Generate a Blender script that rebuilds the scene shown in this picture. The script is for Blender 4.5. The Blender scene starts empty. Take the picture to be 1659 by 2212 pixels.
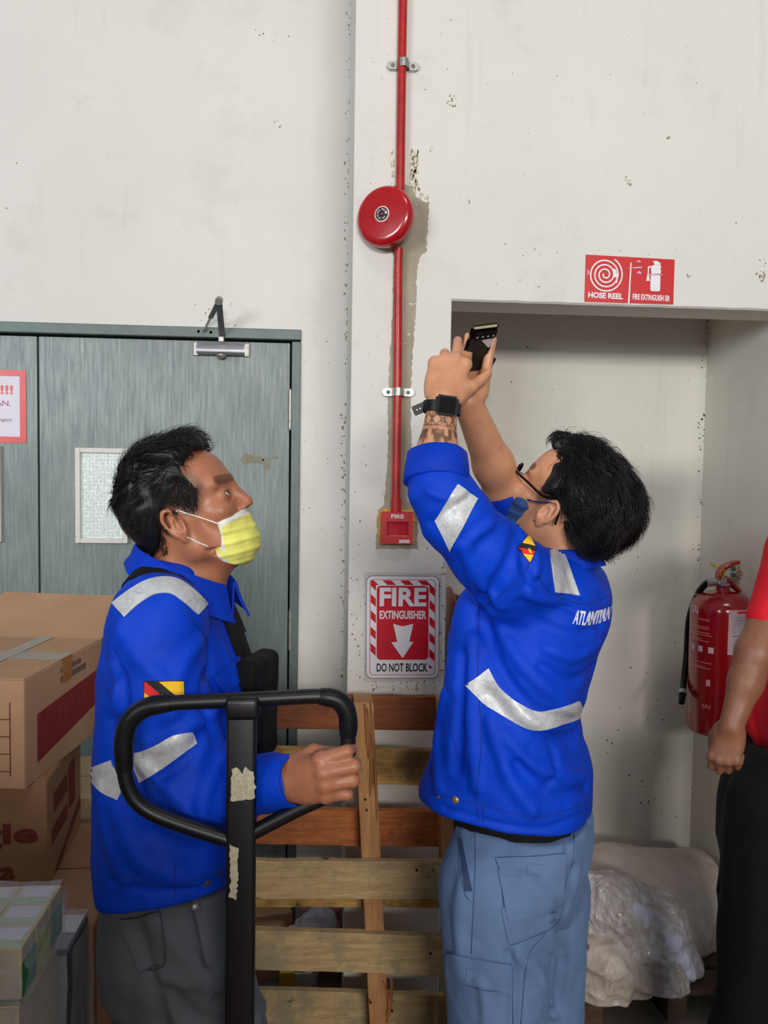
import bpy, bmesh, math, random
import numpy as np
from mathutils import Vector, Matrix, Euler
from mathutils.bvhtree import BVHTree

# ------------------------------------------------------------------ camera, light, exposure
SC = bpy.context.scene
COL = SC.collection
CAMZ = 1.62
FPX = 1680.0
YAW, PITCH, ROLL = math.radians(4.1), math.radians(-2.86), math.radians(0.875)
_fw = np.array([math.sin(YAW)*math.cos(PITCH), math.cos(YAW)*math.cos(PITCH), math.sin(PITCH)])
_r0 = np.array([math.cos(YAW), -math.sin(YAW), 0.0]); _u0 = np.cross(_r0, _fw)
_rt = math.cos(ROLL)*_r0 + math.sin(ROLL)*_u0
_up = -math.sin(ROLL)*_r0 + math.cos(ROLL)*_u0
CAMP = np.array([0.0, 0.0, CAMZ])
cam_d = bpy.data.cameras.new('camera'); cam = bpy.data.objects.new('camera', cam_d); COL.objects.link(cam)
cam_d.sensor_fit = 'HORIZONTAL'; cam_d.sensor_width = 36.0; cam_d.lens = FPX/1659.0*36.0
cam_d.clip_start = 0.05; cam_d.clip_end = 100
cam.matrix_world = Matrix(((_rt[0], _up[0], -_fw[0], 0), (_rt[1], _up[1], -_fw[1], 0), (_rt[2], _up[2], -_fw[2], CAMZ), (0, 0, 0, 1)))
SC.camera = cam

world = bpy.data.worlds.new('world'); SC.world = world; world.use_nodes = True
bg = world.node_tree.nodes['Background']; bg.inputs[0].default_value = (0.74, 0.86, 1.0, 1); bg.inputs[1].default_value = 0.27

def area_light(name, loc, target, sx, sy, power, color):
    d = bpy.data.lights.new(name, 'AREA'); d.shape = 'RECTANGLE'; d.size = sx; d.size_y = sy; d.energy = power; d.color = color
    o = bpy.data.objects.new(name, d); COL.objects.link(o); o.location = loc
    o.rotation_euler = (Vector(target)-Vector(loc)).to_track_quat('-Z', 'Y').to_euler(); return o
# the open loading bay behind the photographer, and a high row of roof lights
area_light('loading_bay_daylight', (0.75, -6.0, 3.15), (0.3, 2.4, 1.5), 2.6, 0.8, 400, (1.0, 0.97, 0.93))
area_light('left_fill_light', (-4.2, -3.6, 2.8), (0.3, 2.3, 1.2), 2.4, 1.4, 230, (0.90, 0.95, 1.0))  # added fill lamp at the left, softens the shade
area_light('roof_light', (1.0, -1.2, 6.0), (0.2, 2.4, 1.5), 1.6, 0.8, 40, (1.0, 0.97, 0.93))

SC.view_settings.view_transform = 'Standard'; SC.view_settings.look = 'None'
SC.view_settings.gamma = 1.0; SC.view_settings.use_curve_mapping = False
SC.view_settings.exposure = -0.20

# ------------------------------------------------------------------ measuring helpers
def P(px, py, Y):
    """World point on the plane at distance Y seen at photo pixel (px, py)."""
    d = _fw + _rt*((px-829.5)/FPX) - _up*((py-1106.0)/FPX)
    return CAMP + d*(Y/d[1])
def V(px, py, Y): return Vector(P(px, py, Y))
def mpp(Y): return Y/FPX

# ------------------------------------------------------------------ object helpers
def tag(o, label=None, cat=None, group=None, kind=None):
    if label: o['label'] = label
    if cat: o['category'] = cat
    if group: o['group'] = group
    if kind: o['kind'] = kind
    return o
def empty(name, loc, label=None, cat=None, group=None, kind=None):
    o = bpy.data.objects.new(name, None); COL.objects.link(o); o.location = loc; o.empty_display_size = 0.05
    return tag(o, label, cat, group, kind)
def link(name, me, mat, parent=None, smooth=True):
    o = bpy.data.objects.new(name, me); COL.objects.link(o)
    for m in (mat if isinstance(mat, (list, tuple)) else [mat]):
        me.materials.append(m)
    if smooth:
        me.polygons.foreach_set('use_smooth', [True]*len(me.polygons))
    if parent:
        o.parent = parent; o.matrix_parent_inverse = world_of(parent).inverted()
    return o
def world_of(o):
    m = o.matrix_basis.copy()
    return (world_of(o.parent) @ o.matrix_parent_inverse @ m) if o.parent else m
def pydata(name, vs, fs, mat, parent=None, smooth=False):
    me = bpy.data.meshes.new(name); me.from_pydata([tuple(map(float, v)) for v in vs], [], [tuple(f) for f in fs]); me.update()
    return link(name, me, mat, parent, smooth)
def bm_obj(name, bm, mat, parent=None, smooth=False, angle=None):
    me = bpy.data.meshes.new(name); bm.normal_update(); bm.to_mesh(me); bm.free()
    o = link(name, me, mat, parent, smooth)
    if smooth and angle:
        try:
            me.set_sharp_from_angle(angle=math.radians(angle))
        except Exception: pass
    return o
def M4(loc=(0, 0, 0), rot=(0, 0, 0)):
    return Matrix.Translation(Vector(loc)) @ Euler(rot).to_matrix().to_4x4()
def add_box(bm, c, s, rot=(0, 0, 0), bev=0.0, seg=2):
    """Box with centre c and full size s, optionally bevelled."""
    m = M4(c, rot) @ Matrix.Diagonal((s[0], s[1], s[2], 1))
    r = bmesh.ops.create_cube(bm, size=1.0, matrix=m)
    if bev > 0:
        es = list({e for v in r['verts'] for e in v.link_edges})
        bmesh.ops.bevel(bm, geom=es, offset=bev, segments=seg, affect='EDGES', profile=0.5)
    return bm
def add_cyl(bm, p0, p1, r0, r1=None, seg=24, caps=True):
    p0 = Vector(p0); p1 = Vector(p1); r1 = r0 if r1 is None else r1
    d = p1-p0
    m = Matrix.Translation((p0+p1)/2) @ d.to_track_quat('Z', 'Y').to_matrix().to_4x4()
    bmesh.ops.create_cone(bm, cap_ends=caps, segments=seg, radius1=r0, radius2=r1, depth=d.length, matrix=m)
    return bm
def add_lathe(bm, origin, axis, prof, seg=40, cap0=True, cap1=True):
    """prof: list of (radius, height along axis)."""
    q = Vector(axis).to_track_quat('Z', 'Y').to_matrix(); o = Vector(origin); rings = []
    for r, h in prof:
        ring = []
        for k in range(seg):
            a = 2*math.pi*k/seg
            ring.append(bm.verts.new(o + q @ Vector((r*math.cos(a), r*math.sin(a), h))))
        rings.append(ring)
    for a, b in zip(rings, rings[1:]):
        for k in range(seg): bm.faces.new((a[k], a[(k+1) % seg], b[(k+1) % seg], b[k]))
    if cap0: bm.faces.new(rings[0][::-1])
    if cap1: bm.faces.new(rings[-1])
    return bm
def smooth_path(pts, n=6, closed=False):
    pts = [np.array(p, float) for p in pts]; out = []; N = len(pts)
    rng = range(N if closed else N-1)
    for i in rng:
        g = (lambda k: pts[k % N]) if closed else (lambda k: pts[min(max(k, 0), N-1)])
        p0, p1, p2, p3 = g(i-1), g(i), g(i+1), g(i+2)
        for t in np.linspace(0, 1, n, endpoint=False):
            out.append(0.5*((2*p1)+(-p0+p2)*t+(2*p0-5*p1+4*p2-p3)*t*t+(-p0+3*p1-3*p2+p3)*t**3))
    if not closed: out.append(pts[-1])
    return out
def add_tube(bm, pts, r, seg=10, closed=False, radii=None, caps=True):
    pts = [Vector(p) for p in pts]; n = len(pts); rings = []; prev = None
    for i, p in enumerate(pts):
        a = pts[(i-1) % n] if (closed or i > 0) else p
        b = pts[(i+1) % n] if (closed or i < n-1) else p
        t = (b-a).normalized()
        if prev is None:
            nx = t.orthogonal().normalized()
        else:
            nx = (prev - t*prev.dot(t)).normalized()
        prev = nx; ny = t.cross(nx); rr = radii[i] if radii is not None else r
        rings.append([bm.verts.new(p + nx*rr*math.cos(2*math.pi*k/seg) + ny*rr*math.sin(2*math.pi*k/seg)) for k in range(seg)])
    prs = list(zip(rings, rings[1:]))
    for a, b in prs:
        for k in range(seg): bm.faces.new((a[k], a[(k+1) % seg], b[(k+1) % seg], b[k]))
    if closed:
        a, b = rings[-1], rings[0]
        off = min(range(seg), key=lambda o: sum((a[k].co-b[(k+o) % seg].co).length for k in range(seg)))
        for k in range(seg): bm.faces.new((a[k], a[(k+1) % seg], b[(k+1+off) % seg], b[(k+off) % seg]))
    elif caps:
        bm.faces.new(rings[0][::-1]); bm.faces.new(rings[-1])
    return bm
def poly_plate(name, outline, thick, mat, parent=None, normal=(0, -1, 0)):
    """A thin solid plate: 3D outline (planar) pulled out along normal by thick."""
    n = Vector(normal); vs = [Vector(p) for p in outline]; N = len(vs)
    bm = bmesh.new()
    b = [bm.verts.new(v) for v in vs]; f = [bm.verts.new(v+n*thick) for v in vs]
    ff = bm.faces.new(f); bb = bm.faces.new(b[::-1])
    for i in range(N): bm.faces.new((b[i], b[(i+1) % N], f[(i+1) % N], f[i]))
    bmesh.ops.recalc_face_normals(bm, faces=bm.faces)
    bmesh.ops.triangulate(bm, faces=[x for x in bm.faces if len(x.verts) > 4])
    return bm_obj(name, bm, mat, parent)
def text_mesh(txt, size, extr=0.0003, bold=0.0, align='CENTER', sx=1.0, space=1.0):
    cu = bpy.data.curves.new('lettering', 'FONT'); cu.body = txt; cu.size = size; cu.extrude = extr; cu.offset = bold
    cu.align_x = align; cu.align_y = 'CENTER'; cu.resolution_u = 3; cu.space_character = space
    o = bpy.data.objects.new('tmp', cu); COL.objects.link(o)
    dg = bpy.context.evaluated_depsgraph_get()
    me = bpy.data.meshes.new_from_object(o.evaluated_get(dg))
    bpy.data.objects.remove(o); bpy.data.curves.remove(cu)
    me.materials.clear()
    for v in me.vertices: v.co.x *= sx
    return me
def fit_text(txt, w, h, bold=0.0, extr=0.0003):
    """Lettering mesh centred on 0 whose capitals fill w by h (bold in units of its height)."""
    me = text_mesh(txt, 1.0, extr=1.0, bold=bold)
    co = np.empty(len(me.vertices)*3); me.vertices.foreach_get('co', co); co = co.reshape(-1, 3)
    lo, hi = co.min(0), co.max(0)
    co[:, 0] = (co[:, 0]-(lo[0]+hi[0])/2)*w/(hi[0]-lo[0]); co[:, 1] = (co[:, 1]-(lo[1]+hi[1])/2)*h/(hi[1]-lo[1])
    co[:, 2] = np.where(co[:, 2] > 0, extr, 0)
    me.vertices.foreach_set('co', co.ravel()); me.update(); return me
def place_text(name, txt, centre, w, h, mat, parent, bold=0.02, xdir=(1, 0, 0), ydir=(0, 0, 1), extr=0.0004):
    me = fit_text(txt, w, h, bold, extr)
    x = Vector(xdir).normalized(); z = x.cross(Vector(ydir)).normalized(); y = z.cross(x)
    m = Matrix(((x[0], y[0], z[0], centre[0]), (x[1], y[1], z[1], centre[1]), (x[2], y[2], z[2], centre[2]), (0, 0, 0, 1)))
    me.transform(m); return link(name, me, mat, parent, False)

# ------------------------------------------------------------------ materials
def lin(c):
    c = [x/255.0 for x in c]
    return tuple(x/12.92 if x <= 0.04045 else ((x+0.055)/1.055)**2.4 for x in c)
class N:
    def __init__(s, name):
        s.m = bpy.data.materials.new(name); s.m.use_nodes = True; s.t = s.m.node_tree; s.b = s.t.nodes['Principled BSDF']
        s.co = s.t.nodes.new('ShaderNodeTexCoord').outputs['Object']
    def new(s, k, **kw):
        n = s.t.nodes.new('ShaderNode'+k)
        for a, b in kw.items(): setattr(n, a, b)
        return n
    def l(s, a, b): s.t.links.new(a, b)
    def noise(s, scale, detail=4, rough=0.6, vec=None, dist=0.0, stretch=None):
        n = s.new('TexNoise'); n.inputs['Scale'].default_value = scale; n.inputs['Detail'].default_value = detail
        n.inputs['Roughness'].default_value = rough; n.inputs['Distortion'].default_value = dist
        v = vec or s.co
        if stretch:
            mp = s.new('Mapping'); mp.inputs['Scale'].default_value = stretch; s.l(v, mp.inputs['Vector']); v = mp.outputs[0]
        s.l(v, n.inputs['Vector']); return n.outputs['Fac']
    def ramp(s, fac, stops):
        r = s.new('ValToRGB'); e = r.color_ramp.elements
        while len(e) < len(stops): e.new(0.5)
        for x, (p, c) in zip(e, stops):
            x.position = p; x.color = (c, c, c, 1) if isinstance(c, (int, float)) else (*c[:3], 1)
        s.l(fac, r.inputs['Fac']); return r.outputs['Color']
    def mix(s, a, b, fac, mode='MIX'):
        m = s.new('MixRGB', blend_type=mode)
        for i, x in ((1, a), (2, b)):
            if hasattr(x, 'default_value') or hasattr(x, 'links'): s.l(x, m.inputs[i])
            else: m.inputs[i].default_value = (*x[:3], 1)
        if isinstance(fac, (int, float)): m.inputs[0].default_value = fac
        else: s.l(fac, m.inputs[0])
        return m.outputs[0]
    def bump(s, h, strength=0.3, dist=0.01, normal=None):
        b = s.new('Bump'); b.inputs['Strength'].default_value = strength; b.inputs['Distance'].default_value = dist
        s.l(h, b.inputs['Height'])
        if normal is not None: s.l(normal, b.inputs['Normal'])
        s.l(b.outputs[0], s.b.inputs['Normal']); return b.outputs[0]
    def set(s, **kw):
        for k, v in kw.items():
            i = s.b.inputs[k.replace('_', ' ')]
            if hasattr(v, 'links') or hasattr(v, 'is_output'): s.l(v, i)
            else: i.default_value = (*v, 1) if isinstance(v, tuple) and len(v) == 3 and i.type == 'RGBA' else v
        return s
    def math(s, op, a, b=0.0):
        m = s.new('Math', operation=op)
        for i, x in enumerate((a, b)):
            if isinstance(x, (int, float)): m.inputs[i].default_value = x
            else: s.l(x, m.inputs[i])
        return m.outputs[0]
def plain(name, rgb, rough=0.5, metal=0.0, var=0.08, nscale=20, bump=0.0, bscale=200, **kw):
    n = N(name); c = lin(rgb)
    f = n.noise(nscale, 4)
    col = n.mix(tuple(x*(1-var) for x in c), tuple(min(1, x*(1+var)) for x in c), n.ramp(f, [(0.3, 0.0), (0.7, 1.0)]))
    n.set(Base_Color=col, Roughness=rough, Metallic=metal, **kw)
    if bump: n.bump(n.noise(bscale, 3), bump, 0.002)
    return n.m

# ------------------------------------------------------------------ sculpting engine: smooth solids on a sparse grid
def smin(a, b, k):
    if k <= 0: return np.minimum(a, b)
    h = np.maximum(k-np.abs(a-b), 0.0)/k
    return np.minimum(a, b)-h*h*k*0.25
def rotm(ax, deg):
    return np.array(Matrix.Rotation(math.radians(deg), 3, ax))
class Field:
    def __init__(s): s.p = []
    def _add(s, f, c, R, op, k): s.p.append((f, np.array(c, float), float(R), op, k)); return s
    def cap(s, a, b, ra, rb=None, k=0.02, op='u', flat=None):
        """Tapered limb from a to b. flat=(axis, factor) squashes it across axis."""
        a = np.array(a, float); b = np.array(b, float); rb = ra if rb is None else rb
        ab = b-a; L2 = max(float(ab@ab), 1e-12)
        def f(p):
            q = p-a; t = np.clip((q@ab)/L2, 0, 1); v = q-t[..., None]*ab
            if flat is not None:
                ax = np.array(flat[0], float); ax /= np.linalg.norm(ax)
                v = v+(v@ax)[..., None]*ax*(1/flat[1]-1)
                return (np.linalg.norm(v, axis=-1)-(ra+(rb-ra)*t))*min(1.0, flat[1]**0.5)
            return np.linalg.norm(v, axis=-1)-(ra+(rb-ra)*t)
        return s._add(f, (a+b)/2, np.linalg.norm(ab)/2+max(ra, rb), op, k)
    def chain(s, pts, rad, k=0.02, op='u'):
        for i in range(len(pts)-1): s.cap(pts[i], pts[i+1], rad[i], rad[i+1], k, op)
        return s
    def ell(s, c, r, R=None, k=0.02, op='u'):
        c = np.array(c, float); r = np.array(r, float); R = np.eye(3) if R is None else R
        def f(p):
            q = (p-c)@R; k0 = np.linalg.norm(q/r, axis=-1); k1 = np.linalg.norm(q/(r*r), axis=-1)
            return k0*(k0-1)/np.maximum(k1, 1e-9)
        return s._add(f, c, r.max(), op, k)
    def box(s, c, h, rd=0.0, R=None, k=0.0, op='u'):
        c = np.array(c, float); h = np.array(h, float); R = np.eye(3) if R is None else R
        def f(p):
            q = np.abs((p-c)@R)-(h-rd)
            return np.linalg.norm(np.maximum(q, 0), axis=-1)+np.minimum(q.max(-1), 0)-rd
        return s._add(f, c, np.linalg.norm(h), op, k)
    def loft(s, secs, k=0.02, op='u', n=2.5, edge=0.012):
        """secs: (z, cx, cy, a, b, deg) ellipse-like sections, z ascending."""
        S = np.array(sorted(secs, key=lambda q: q[0]), float)
        z0, z1 = S[0, 0], S[-1, 0]
        zz = np.linspace(z0, z1, 96)
        T = np.stack([pchip(S[:, 0], S[:, j], zz) for j in range(6)], 1)
        def f(p):
            z = p[..., 2]; g = [np.interp(z, zz, T[:, j]) for j in range(1, 6)]
            a = np.radians(g[4]); dx = p[..., 0]-g[0]; dy = p[..., 1]-g[1]
            x = np.abs(dx*np.cos(a)+dy*np.sin(a))+1e-7; y = np.abs(-dx*np.sin(a)+dy*np.cos(a))+1e-7
            A, B = g[2], g[3]
            q = ((x/A)**n+(y/B)**n)**(1/n)
            gr = q**(1-n)*np.sqrt((x**(n-1)/A**n)**2+(y**(n-1)/B**n)**2)
            d = np.where(q < 0.6, (q-1)*np.minimum(A, B), (q-1)/np.maximum(gr, 1e-3))
            e = np.abs(z-(z0+z1)/2)-(z1-z0)/2
            return -smin(-d, -e, edge)
        c = (S[:, 1].mean(), S[:, 2].mean(), (z0+z1)/2)
        R = math.hypot((z1-z0)/2, max(S[:, 3].max(), S[:, 4].max())+np.abs(S[:, 1:3]-np.array(c[:2])).max()*1.4)
        return s._add(f, c, R, op, k)
    def disp(s, f, c, R): return s._add(f, c, R, 'd', 0)
    def ridge(s, pts, r, amt, n=6):
        """A soft fold: raises (amt > 0) or sinks the surface along a 3D line, width r."""
        pts = np.array(smooth_path(pts, n))
        def f(p):
            best = None
            for a, b in zip(pts[:-1], pts[1:]):
                ab = b-a; q = p-a; t = np.clip((q@ab)/max(ab@ab, 1e-12), 0, 1)
                v = np.linalg.norm(q-t[..., None]*ab, axis=-1)
                best = v if best is None else np.minimum(best, v)
            return -amt*np.exp(-(best/r)**2)
        c = (pts.min(0)+pts.max(0))/2
        return s._add(f, c, np.linalg.norm(pts.max(0)-pts.min(0))/2+2.2*r-0.02, 'd', 0)
    def ev(s, p, cen, half):
        """p (B, n, 3) block points, cen (B, 3) block centres, half = block reach."""
        d = np.full(p.shape[:2], 1.0, np.float32)
        for f, c, R, op, k in s.p:
            m = np.linalg.norm(cen-c, axis=1) < R+half+max(k, 0.02)
            if not m.any(): continue
            v = f(p[m])
            if op == 'u': d[m] = smin(d[m], v, k)
            elif op == 's': d[m] = -smin(-d[m], v, k)
            elif op == 'd': d[m] = d[m]+v
            elif op == 'i': d[m] = -smin(-d[m], -v, k)
        return d
def pchip(x, y, q):
    h = np.diff(x); dl = np.diff(y)/h; m = np.zeros_like(y)
    for i in range(1, len(x)-1):
        if dl[i-1]*dl[i] > 0: m[i] = 2*dl[i-1]*dl[i]/(dl[i-1]+dl[i])
    m[0] = dl[0]; m[-1] = dl[-1]
    i = np.clip(np.searchsorted(x, q)-1, 0, len(x)-2); t = (q-x[i])/h[i]
    return (2*t**3-3*t**2+1)*y[i]+(t**3-2*t**2+t)*h[i]*m[i]+(-2*t**3+3*t**2)*y[i+1]+(t**3-t**2)*h[i]*m[i+1]
def vnoise(p, scale, seed=0):
    """Smooth value noise in [-1, 1]."""
    q = p*scale+seed*17.31; i = np.floor(q).astype(np.int64); f = q-i; f = f*f*(3-2*f); out = 0
    def h(a, b, c):
        n = (a*73856093 ^ b*19349663 ^ c*83492791 ^ (seed*9781+11)) & 0xffffff
        n = (n*(n*n*15731+789221)+1376312589) & 0x7fffffff
        return n/1073741824.0-1.0
    for dx in (0, 1):
        for dy in (0, 1):
            for dz in (0, 1):
                w = (f[..., 0] if dx else 1-f[..., 0])*(f[..., 1] if dy else 1-f[..., 1])*(f[..., 2] if dz else 1-f[..., 2])
                out = out+w*h(i[..., 0]+dx, i[..., 1]+dy, i[..., 2]+dz)
    return out
def sculpt(F, h, coarse=1.0):
    lo = np.min([c-R for f, c, R, op, k in F.p if op == 'u'], axis=0)-4*h
    hi = np.max([c+R for f, c, R, op, k in F.p if op == 'u'], axis=0)+4*h
    bs = 8*h; nb = np.ceil((hi-lo)/bs).astype(int)
    g = np.stack(np.meshgrid(*[np.arange(n) for n in nb], indexing='ij'), -1).reshape(-1, 3)
    cen = lo+(g+0.5)*bs
    d = F.ev(cen[:, None, :], cen, bs*0.9)[:, 0]
    g = g[np.abs(d) < bs*0.87*1.9+0.008]; cen = lo+(g+0.5)*bs
    a = np.arange(9); loc = np.stack(np.meshgrid(a, a, a, indexing='ij'), -1).reshape(-1, 3)
    D = np.empty((len(g), 729), np.float32)
    for s0 in range(0, len(g), 600):
        gg = g[s0:s0+600]
        pts = lo+(gg[:, None, :]*8+loc[None])*h
        D[s0:s0+600] = F.ev(pts, cen[s0:s0+600], bs*0.9)
    # neighbouring blocks share their border samples exactly
    bd = np.nonzero(((loc == 0) | (loc == 8)).any(1))[0]
    nid = ((g[:, None, 0]*8+loc[None, bd, 0]).astype(np.int64)*(nb[1]*8+9)+(g[:, None, 1]*8+loc[None, bd, 1]))*(nb[2]*8+9)+(g[:, None, 2]*8+loc[None, bd, 2])
    _, fi, inv = np.unique(nid.ravel(), return_index=True, return_inverse=True)
    sub = D[:, bd]; D[:, bd] = sub.ravel()[fi][inv.ravel()].reshape(sub.shape)
    D = D.reshape(-1, 9, 9, 9)
    NY, NZ = int(nb[1]*8+2), int(nb[2]*8+2)
    cid = lambda q: (q[..., 0].astype(np.int64)*NY+q[..., 1])*NZ+q[..., 2]
    sgn = D < 0
    cor = [(i, j, k) for i in (0, 1) for j in (0, 1) for k in (0, 1)]
    cs = sum(sgn[:, i:8+i, j:8+j, k:8+k].astype(np.int8) for i, j, k in cor)
    B, I, J, K = np.nonzero((cs > 0) & (cs < 8))
    acc = np.zeros((len(B), 3)); cnt = np.zeros(len(B))
    for c0 in cor:
        for ax in range(3):
            if c0[ax]: continue
            c1 = list(c0); c1[ax] = 1
            v0 = D[B, I+c0[0], J+c0[1], K+c0[2]]; v1 = D[B, I+c1[0], J+c1[1], K+c1[2]]
            m = (v0 < 0) != (v1 < 0); t = np.where(m, v0/np.where(m, v0-v1, 1), 0)
            q = np.tile(np.array(c0, float), (len(B), 1)); q[:, ax] += t
            acc += q*m[:, None]; cnt += m
    base = g[B]*8+np.stack([I, J, K], 1)
    verts = lo+(base+acc/cnt[:, None])*h
    ids = cid(base); order = np.argsort(ids); sid = ids[order]
    quads = []
    for ax in range(3):
        sl0 = (slice(None), slice(0, 8), slice(0, 8), slice(0, 8))
        v0 = sgn[sl0]; s1 = [slice(0, 8)]*3; s1[ax] = slice(1, 9); v1 = sgn[(slice(None), *s1)]
        B2, i2, j2, k2 = np.nonzero(v0 != v1)
        nd = g[B2]*8+np.stack([i2, j2, k2], 1); flip = v0[B2, i2, j2, k2]
        u, w = [(1, 2), (2, 0), (0, 1)][ax]
        eu = np.eye(3, dtype=int)[u]; ew = np.eye(3, dtype=int)[w]
        q = np.stack([cid(nd-eu-ew), cid(nd-ew), cid(nd), cid(nd-eu)], 1)
        pos = np.clip(np.searchsorted(sid, q), 0, len(sid)-1); ok = (sid[pos] == q).all(1)
        q = order[pos]; q[~flip] = q[~flip][:, ::-1]
        quads.append(q[ok])
    return verts, np.concatenate(quads)
def mesh_np(name, verts, quads):
    me = bpy.data.meshes.new(name); n = len(quads)
    me.vertices.add(len(verts)); me.vertices.foreach_set('co', np.asarray(verts, np.float32).ravel())
    me.loops.add(n*4); me.loops.foreach_set('vertex_index', quads.ravel().astype(np.int32))
    me.polygons.add(n); me.polygons.foreach_set('loop_start', np.arange(0, n*4, 4, dtype=np.int32))
    me.polygons.foreach_set('loop_total', np.full(n, 4, np.int32))
    me.update(calc_edges=True); me.validate(); return me
def relax(verts, quads, it=2, lam=0.5):
    for _ in range(it):
        acc = np.zeros_like(verts); cnt = np.zeros(len(verts))
        for a, b in ((0, 1), (1, 2), (2, 3), (3, 0)):
            for i, j in ((a, b), (b, a)):
                for ax in range(3): acc[:, ax] += np.bincount(quads[:, i], verts[quads[:, j], ax], len(verts))
                cnt += np.bincount(quads[:, i], minlength=len(verts))
        verts = verts+(acc/np.maximum(cnt, 1)[:, None]-verts)*lam
    return verts
def sdf_obj(name, F, h, mat, parent=None, it=2, attrs=None, keep_bvh=False):
    v, q = sculpt(F, h); v = relax(v, q, it)
    me = mesh_np(name, v, q)
    for an, fn in (attrs or {}).items():
        at = me.attributes.new(an, 'FLOAT_COLOR', 'POINT'); c = fn(v)
        at.data.foreach_set('color', np.concatenate([c, np.ones((len(v), 1))], 1).astype(np.float32).ravel())
    o = link(name, me, mat, parent, True)
    if keep_bvh: BV[o.name] = BVHTree.FromPolygons([tuple(x) for x in v.tolist()], q.tolist())
    return o
BV = {}
def ray(bv, px, py):
    d = Vector(_fw+_rt*((px-829.5)/FPX)-_up*((py-1106.0)/FPX)).normalized()
    r = bv.ray_cast(Vector(CAMP), d)
    return (None, None) if r[0] is None else (r[0], r[1])
def decal_grid(bv, corners, nu, nv, lift, curve=None):
    """A patch that hugs a surface: corners TL, TR, BR, BL seen from the photo; returns outer points grid."""
    c = [np.array(x, float) for x in corners]; g = {}
    for j in range(nv+1):
        for i in range(nu+1):
            u, v = i/nu, j/nv
            p = (c[0]*(1-u)+c[1]*u)*(1-v)+(c[3]*(1-u)+c[2]*u)*v
            if curve: p = p+np.array(curve(u, v))
            h, nn = ray(bv, *p)
            g[i, j] = None if h is None else (h, nn)
    return g
def decal(name, bv, corners, nu, nv, lift, mat, parent, curve=None, thick=0.0012):
    """Cloth patch lying on a garment (thin solid)."""
    g = decal_grid(bv, corners, nu, nv, lift, curve); bm = bmesh.new(); T = {}; Bq = {}
    for k, x in g.items():
        if x is None: continue
        T[k] = bm.verts.new(x[0]+x[1]*(lift+thick)); Bq[k] = bm.verts.new(x[0]-x[1]*0.002)
    far = lambda a, b: (a.co-b.co).length > 0.09
    for j in range(nv):
        for i in range(nu):
            ks = [(i, j), (i, j+1), (i+1, j+1), (i+1, j)]
            if all(k in T for k in ks) and not any(far(T[ks[a]], T[ks[(a+1) % 4]]) for a in range(4)):
                bm.faces.new([T[k] for k in ks]); bm.faces.new([Bq[k] for k in ks[::-1]])
    bd = [e for e in bm.edges if e.is_boundary]
    inv = {v: k for k, v in T.items()}
    for e in bd:
        a, b = e.verts
        if a in inv and b in inv:
            try: bm.faces.new((b, a, Bq[inv[a]], Bq[inv[b]]))
            except ValueError: pass
    for v in [v for v in bm.verts if not v.link_faces]: bm.verts.remove(v)
    bmesh.ops.recalc_face_normals(bm, faces=bm.faces)
    return bm_obj(name, bm, mat, parent, True, 50)
def strip(name, bv, cl, w, nu, nv, lift, mat, parent, thick=0.0012):
    """Tape along a photo-pixel centre line cl [(x, y)...], widths w (px, one per point)."""
    cl = np.array(smooth_path(cl, 8)); ww = np.interp(np.linspace(0, 1, len(cl)), np.linspace(0, 1, len(w)), w)
    t = np.gradient(cl, axis=0); t /= np.linalg.norm(t, axis=1)[:, None]; nrm = np.stack([-t[:, 1], t[:, 0]], 1)
    def cv(u, v):
        x = u*(len(cl)-1); i = min(int(x), len(cl)-2); f = x-i
        return (cl[i]*(1-f)+cl[i+1]*f)+(nrm[i]*(1-f)+nrm[i+1]*f)*(v-0.5)*(ww[i]*(1-f)+ww[i+1]*f)
    z = (0, 0)
    return decal(name, bv, [z, z, z, z], nu, nv, lift, mat, parent, curve=cv, thick=thick)
def seam(name, bv, cl, r, mat, parent, n=8, lift=0.0):
    """A stitched seam or thin cord lying along a photo-pixel line on a surface."""
    pts = []
    for p in smooth_path(cl, n):
        h, nn = ray(bv, *p)
        if h is not None and (not pts or (h-pts[-1]).length < 0.08): pts.append(h+nn*lift)
    if len(pts) < 3: return None
    bm = bmesh.new(); add_tube(bm, pts, r, 6); return bm_obj(name, bm, mat, parent, True)

def tuck(body, bv, cond, gap=0.010):
    """Keep the covered part of a body inside its garment."""
    me = body.data; n = len(me.vertices); co = np.empty(n*3, np.float32); me.vertices.foreach_get('co', co); co = co.reshape(-1, 3)
    idx = np.nonzero(cond(co))[0]; fn = bv.find_nearest
    for i in idx.tolist():
        p = Vector(co[i].tolist()); h, nn, _, d = fn(p, 0.12)
        if h is None: continue
        if (p-h).dot(nn) > -gap: co[i] = h-nn*gap
    me.vertices.foreach_set('co', co.ravel()); me.update()

def folds(F, lst, gain=1.0, h=.011):
    """Lay creases on a garment: each (photo pixel line, width, height) is first dropped onto the rough shape."""
    v, q = sculpt(F, h); bv = BVHTree.FromPolygons([tuple(x) for x in v.tolist()], q.tolist())
    for pts, r, am in lst:
        p3 = []
        for p in smooth_path([np.array(p[:2], float) for p in pts], 3):
            a, nn = ray(bv, *p)
            if a is not None: p3.append(np.array(a))
        if len(p3) >= 2: F.ridge(p3, r, am*gain, 2)

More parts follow.
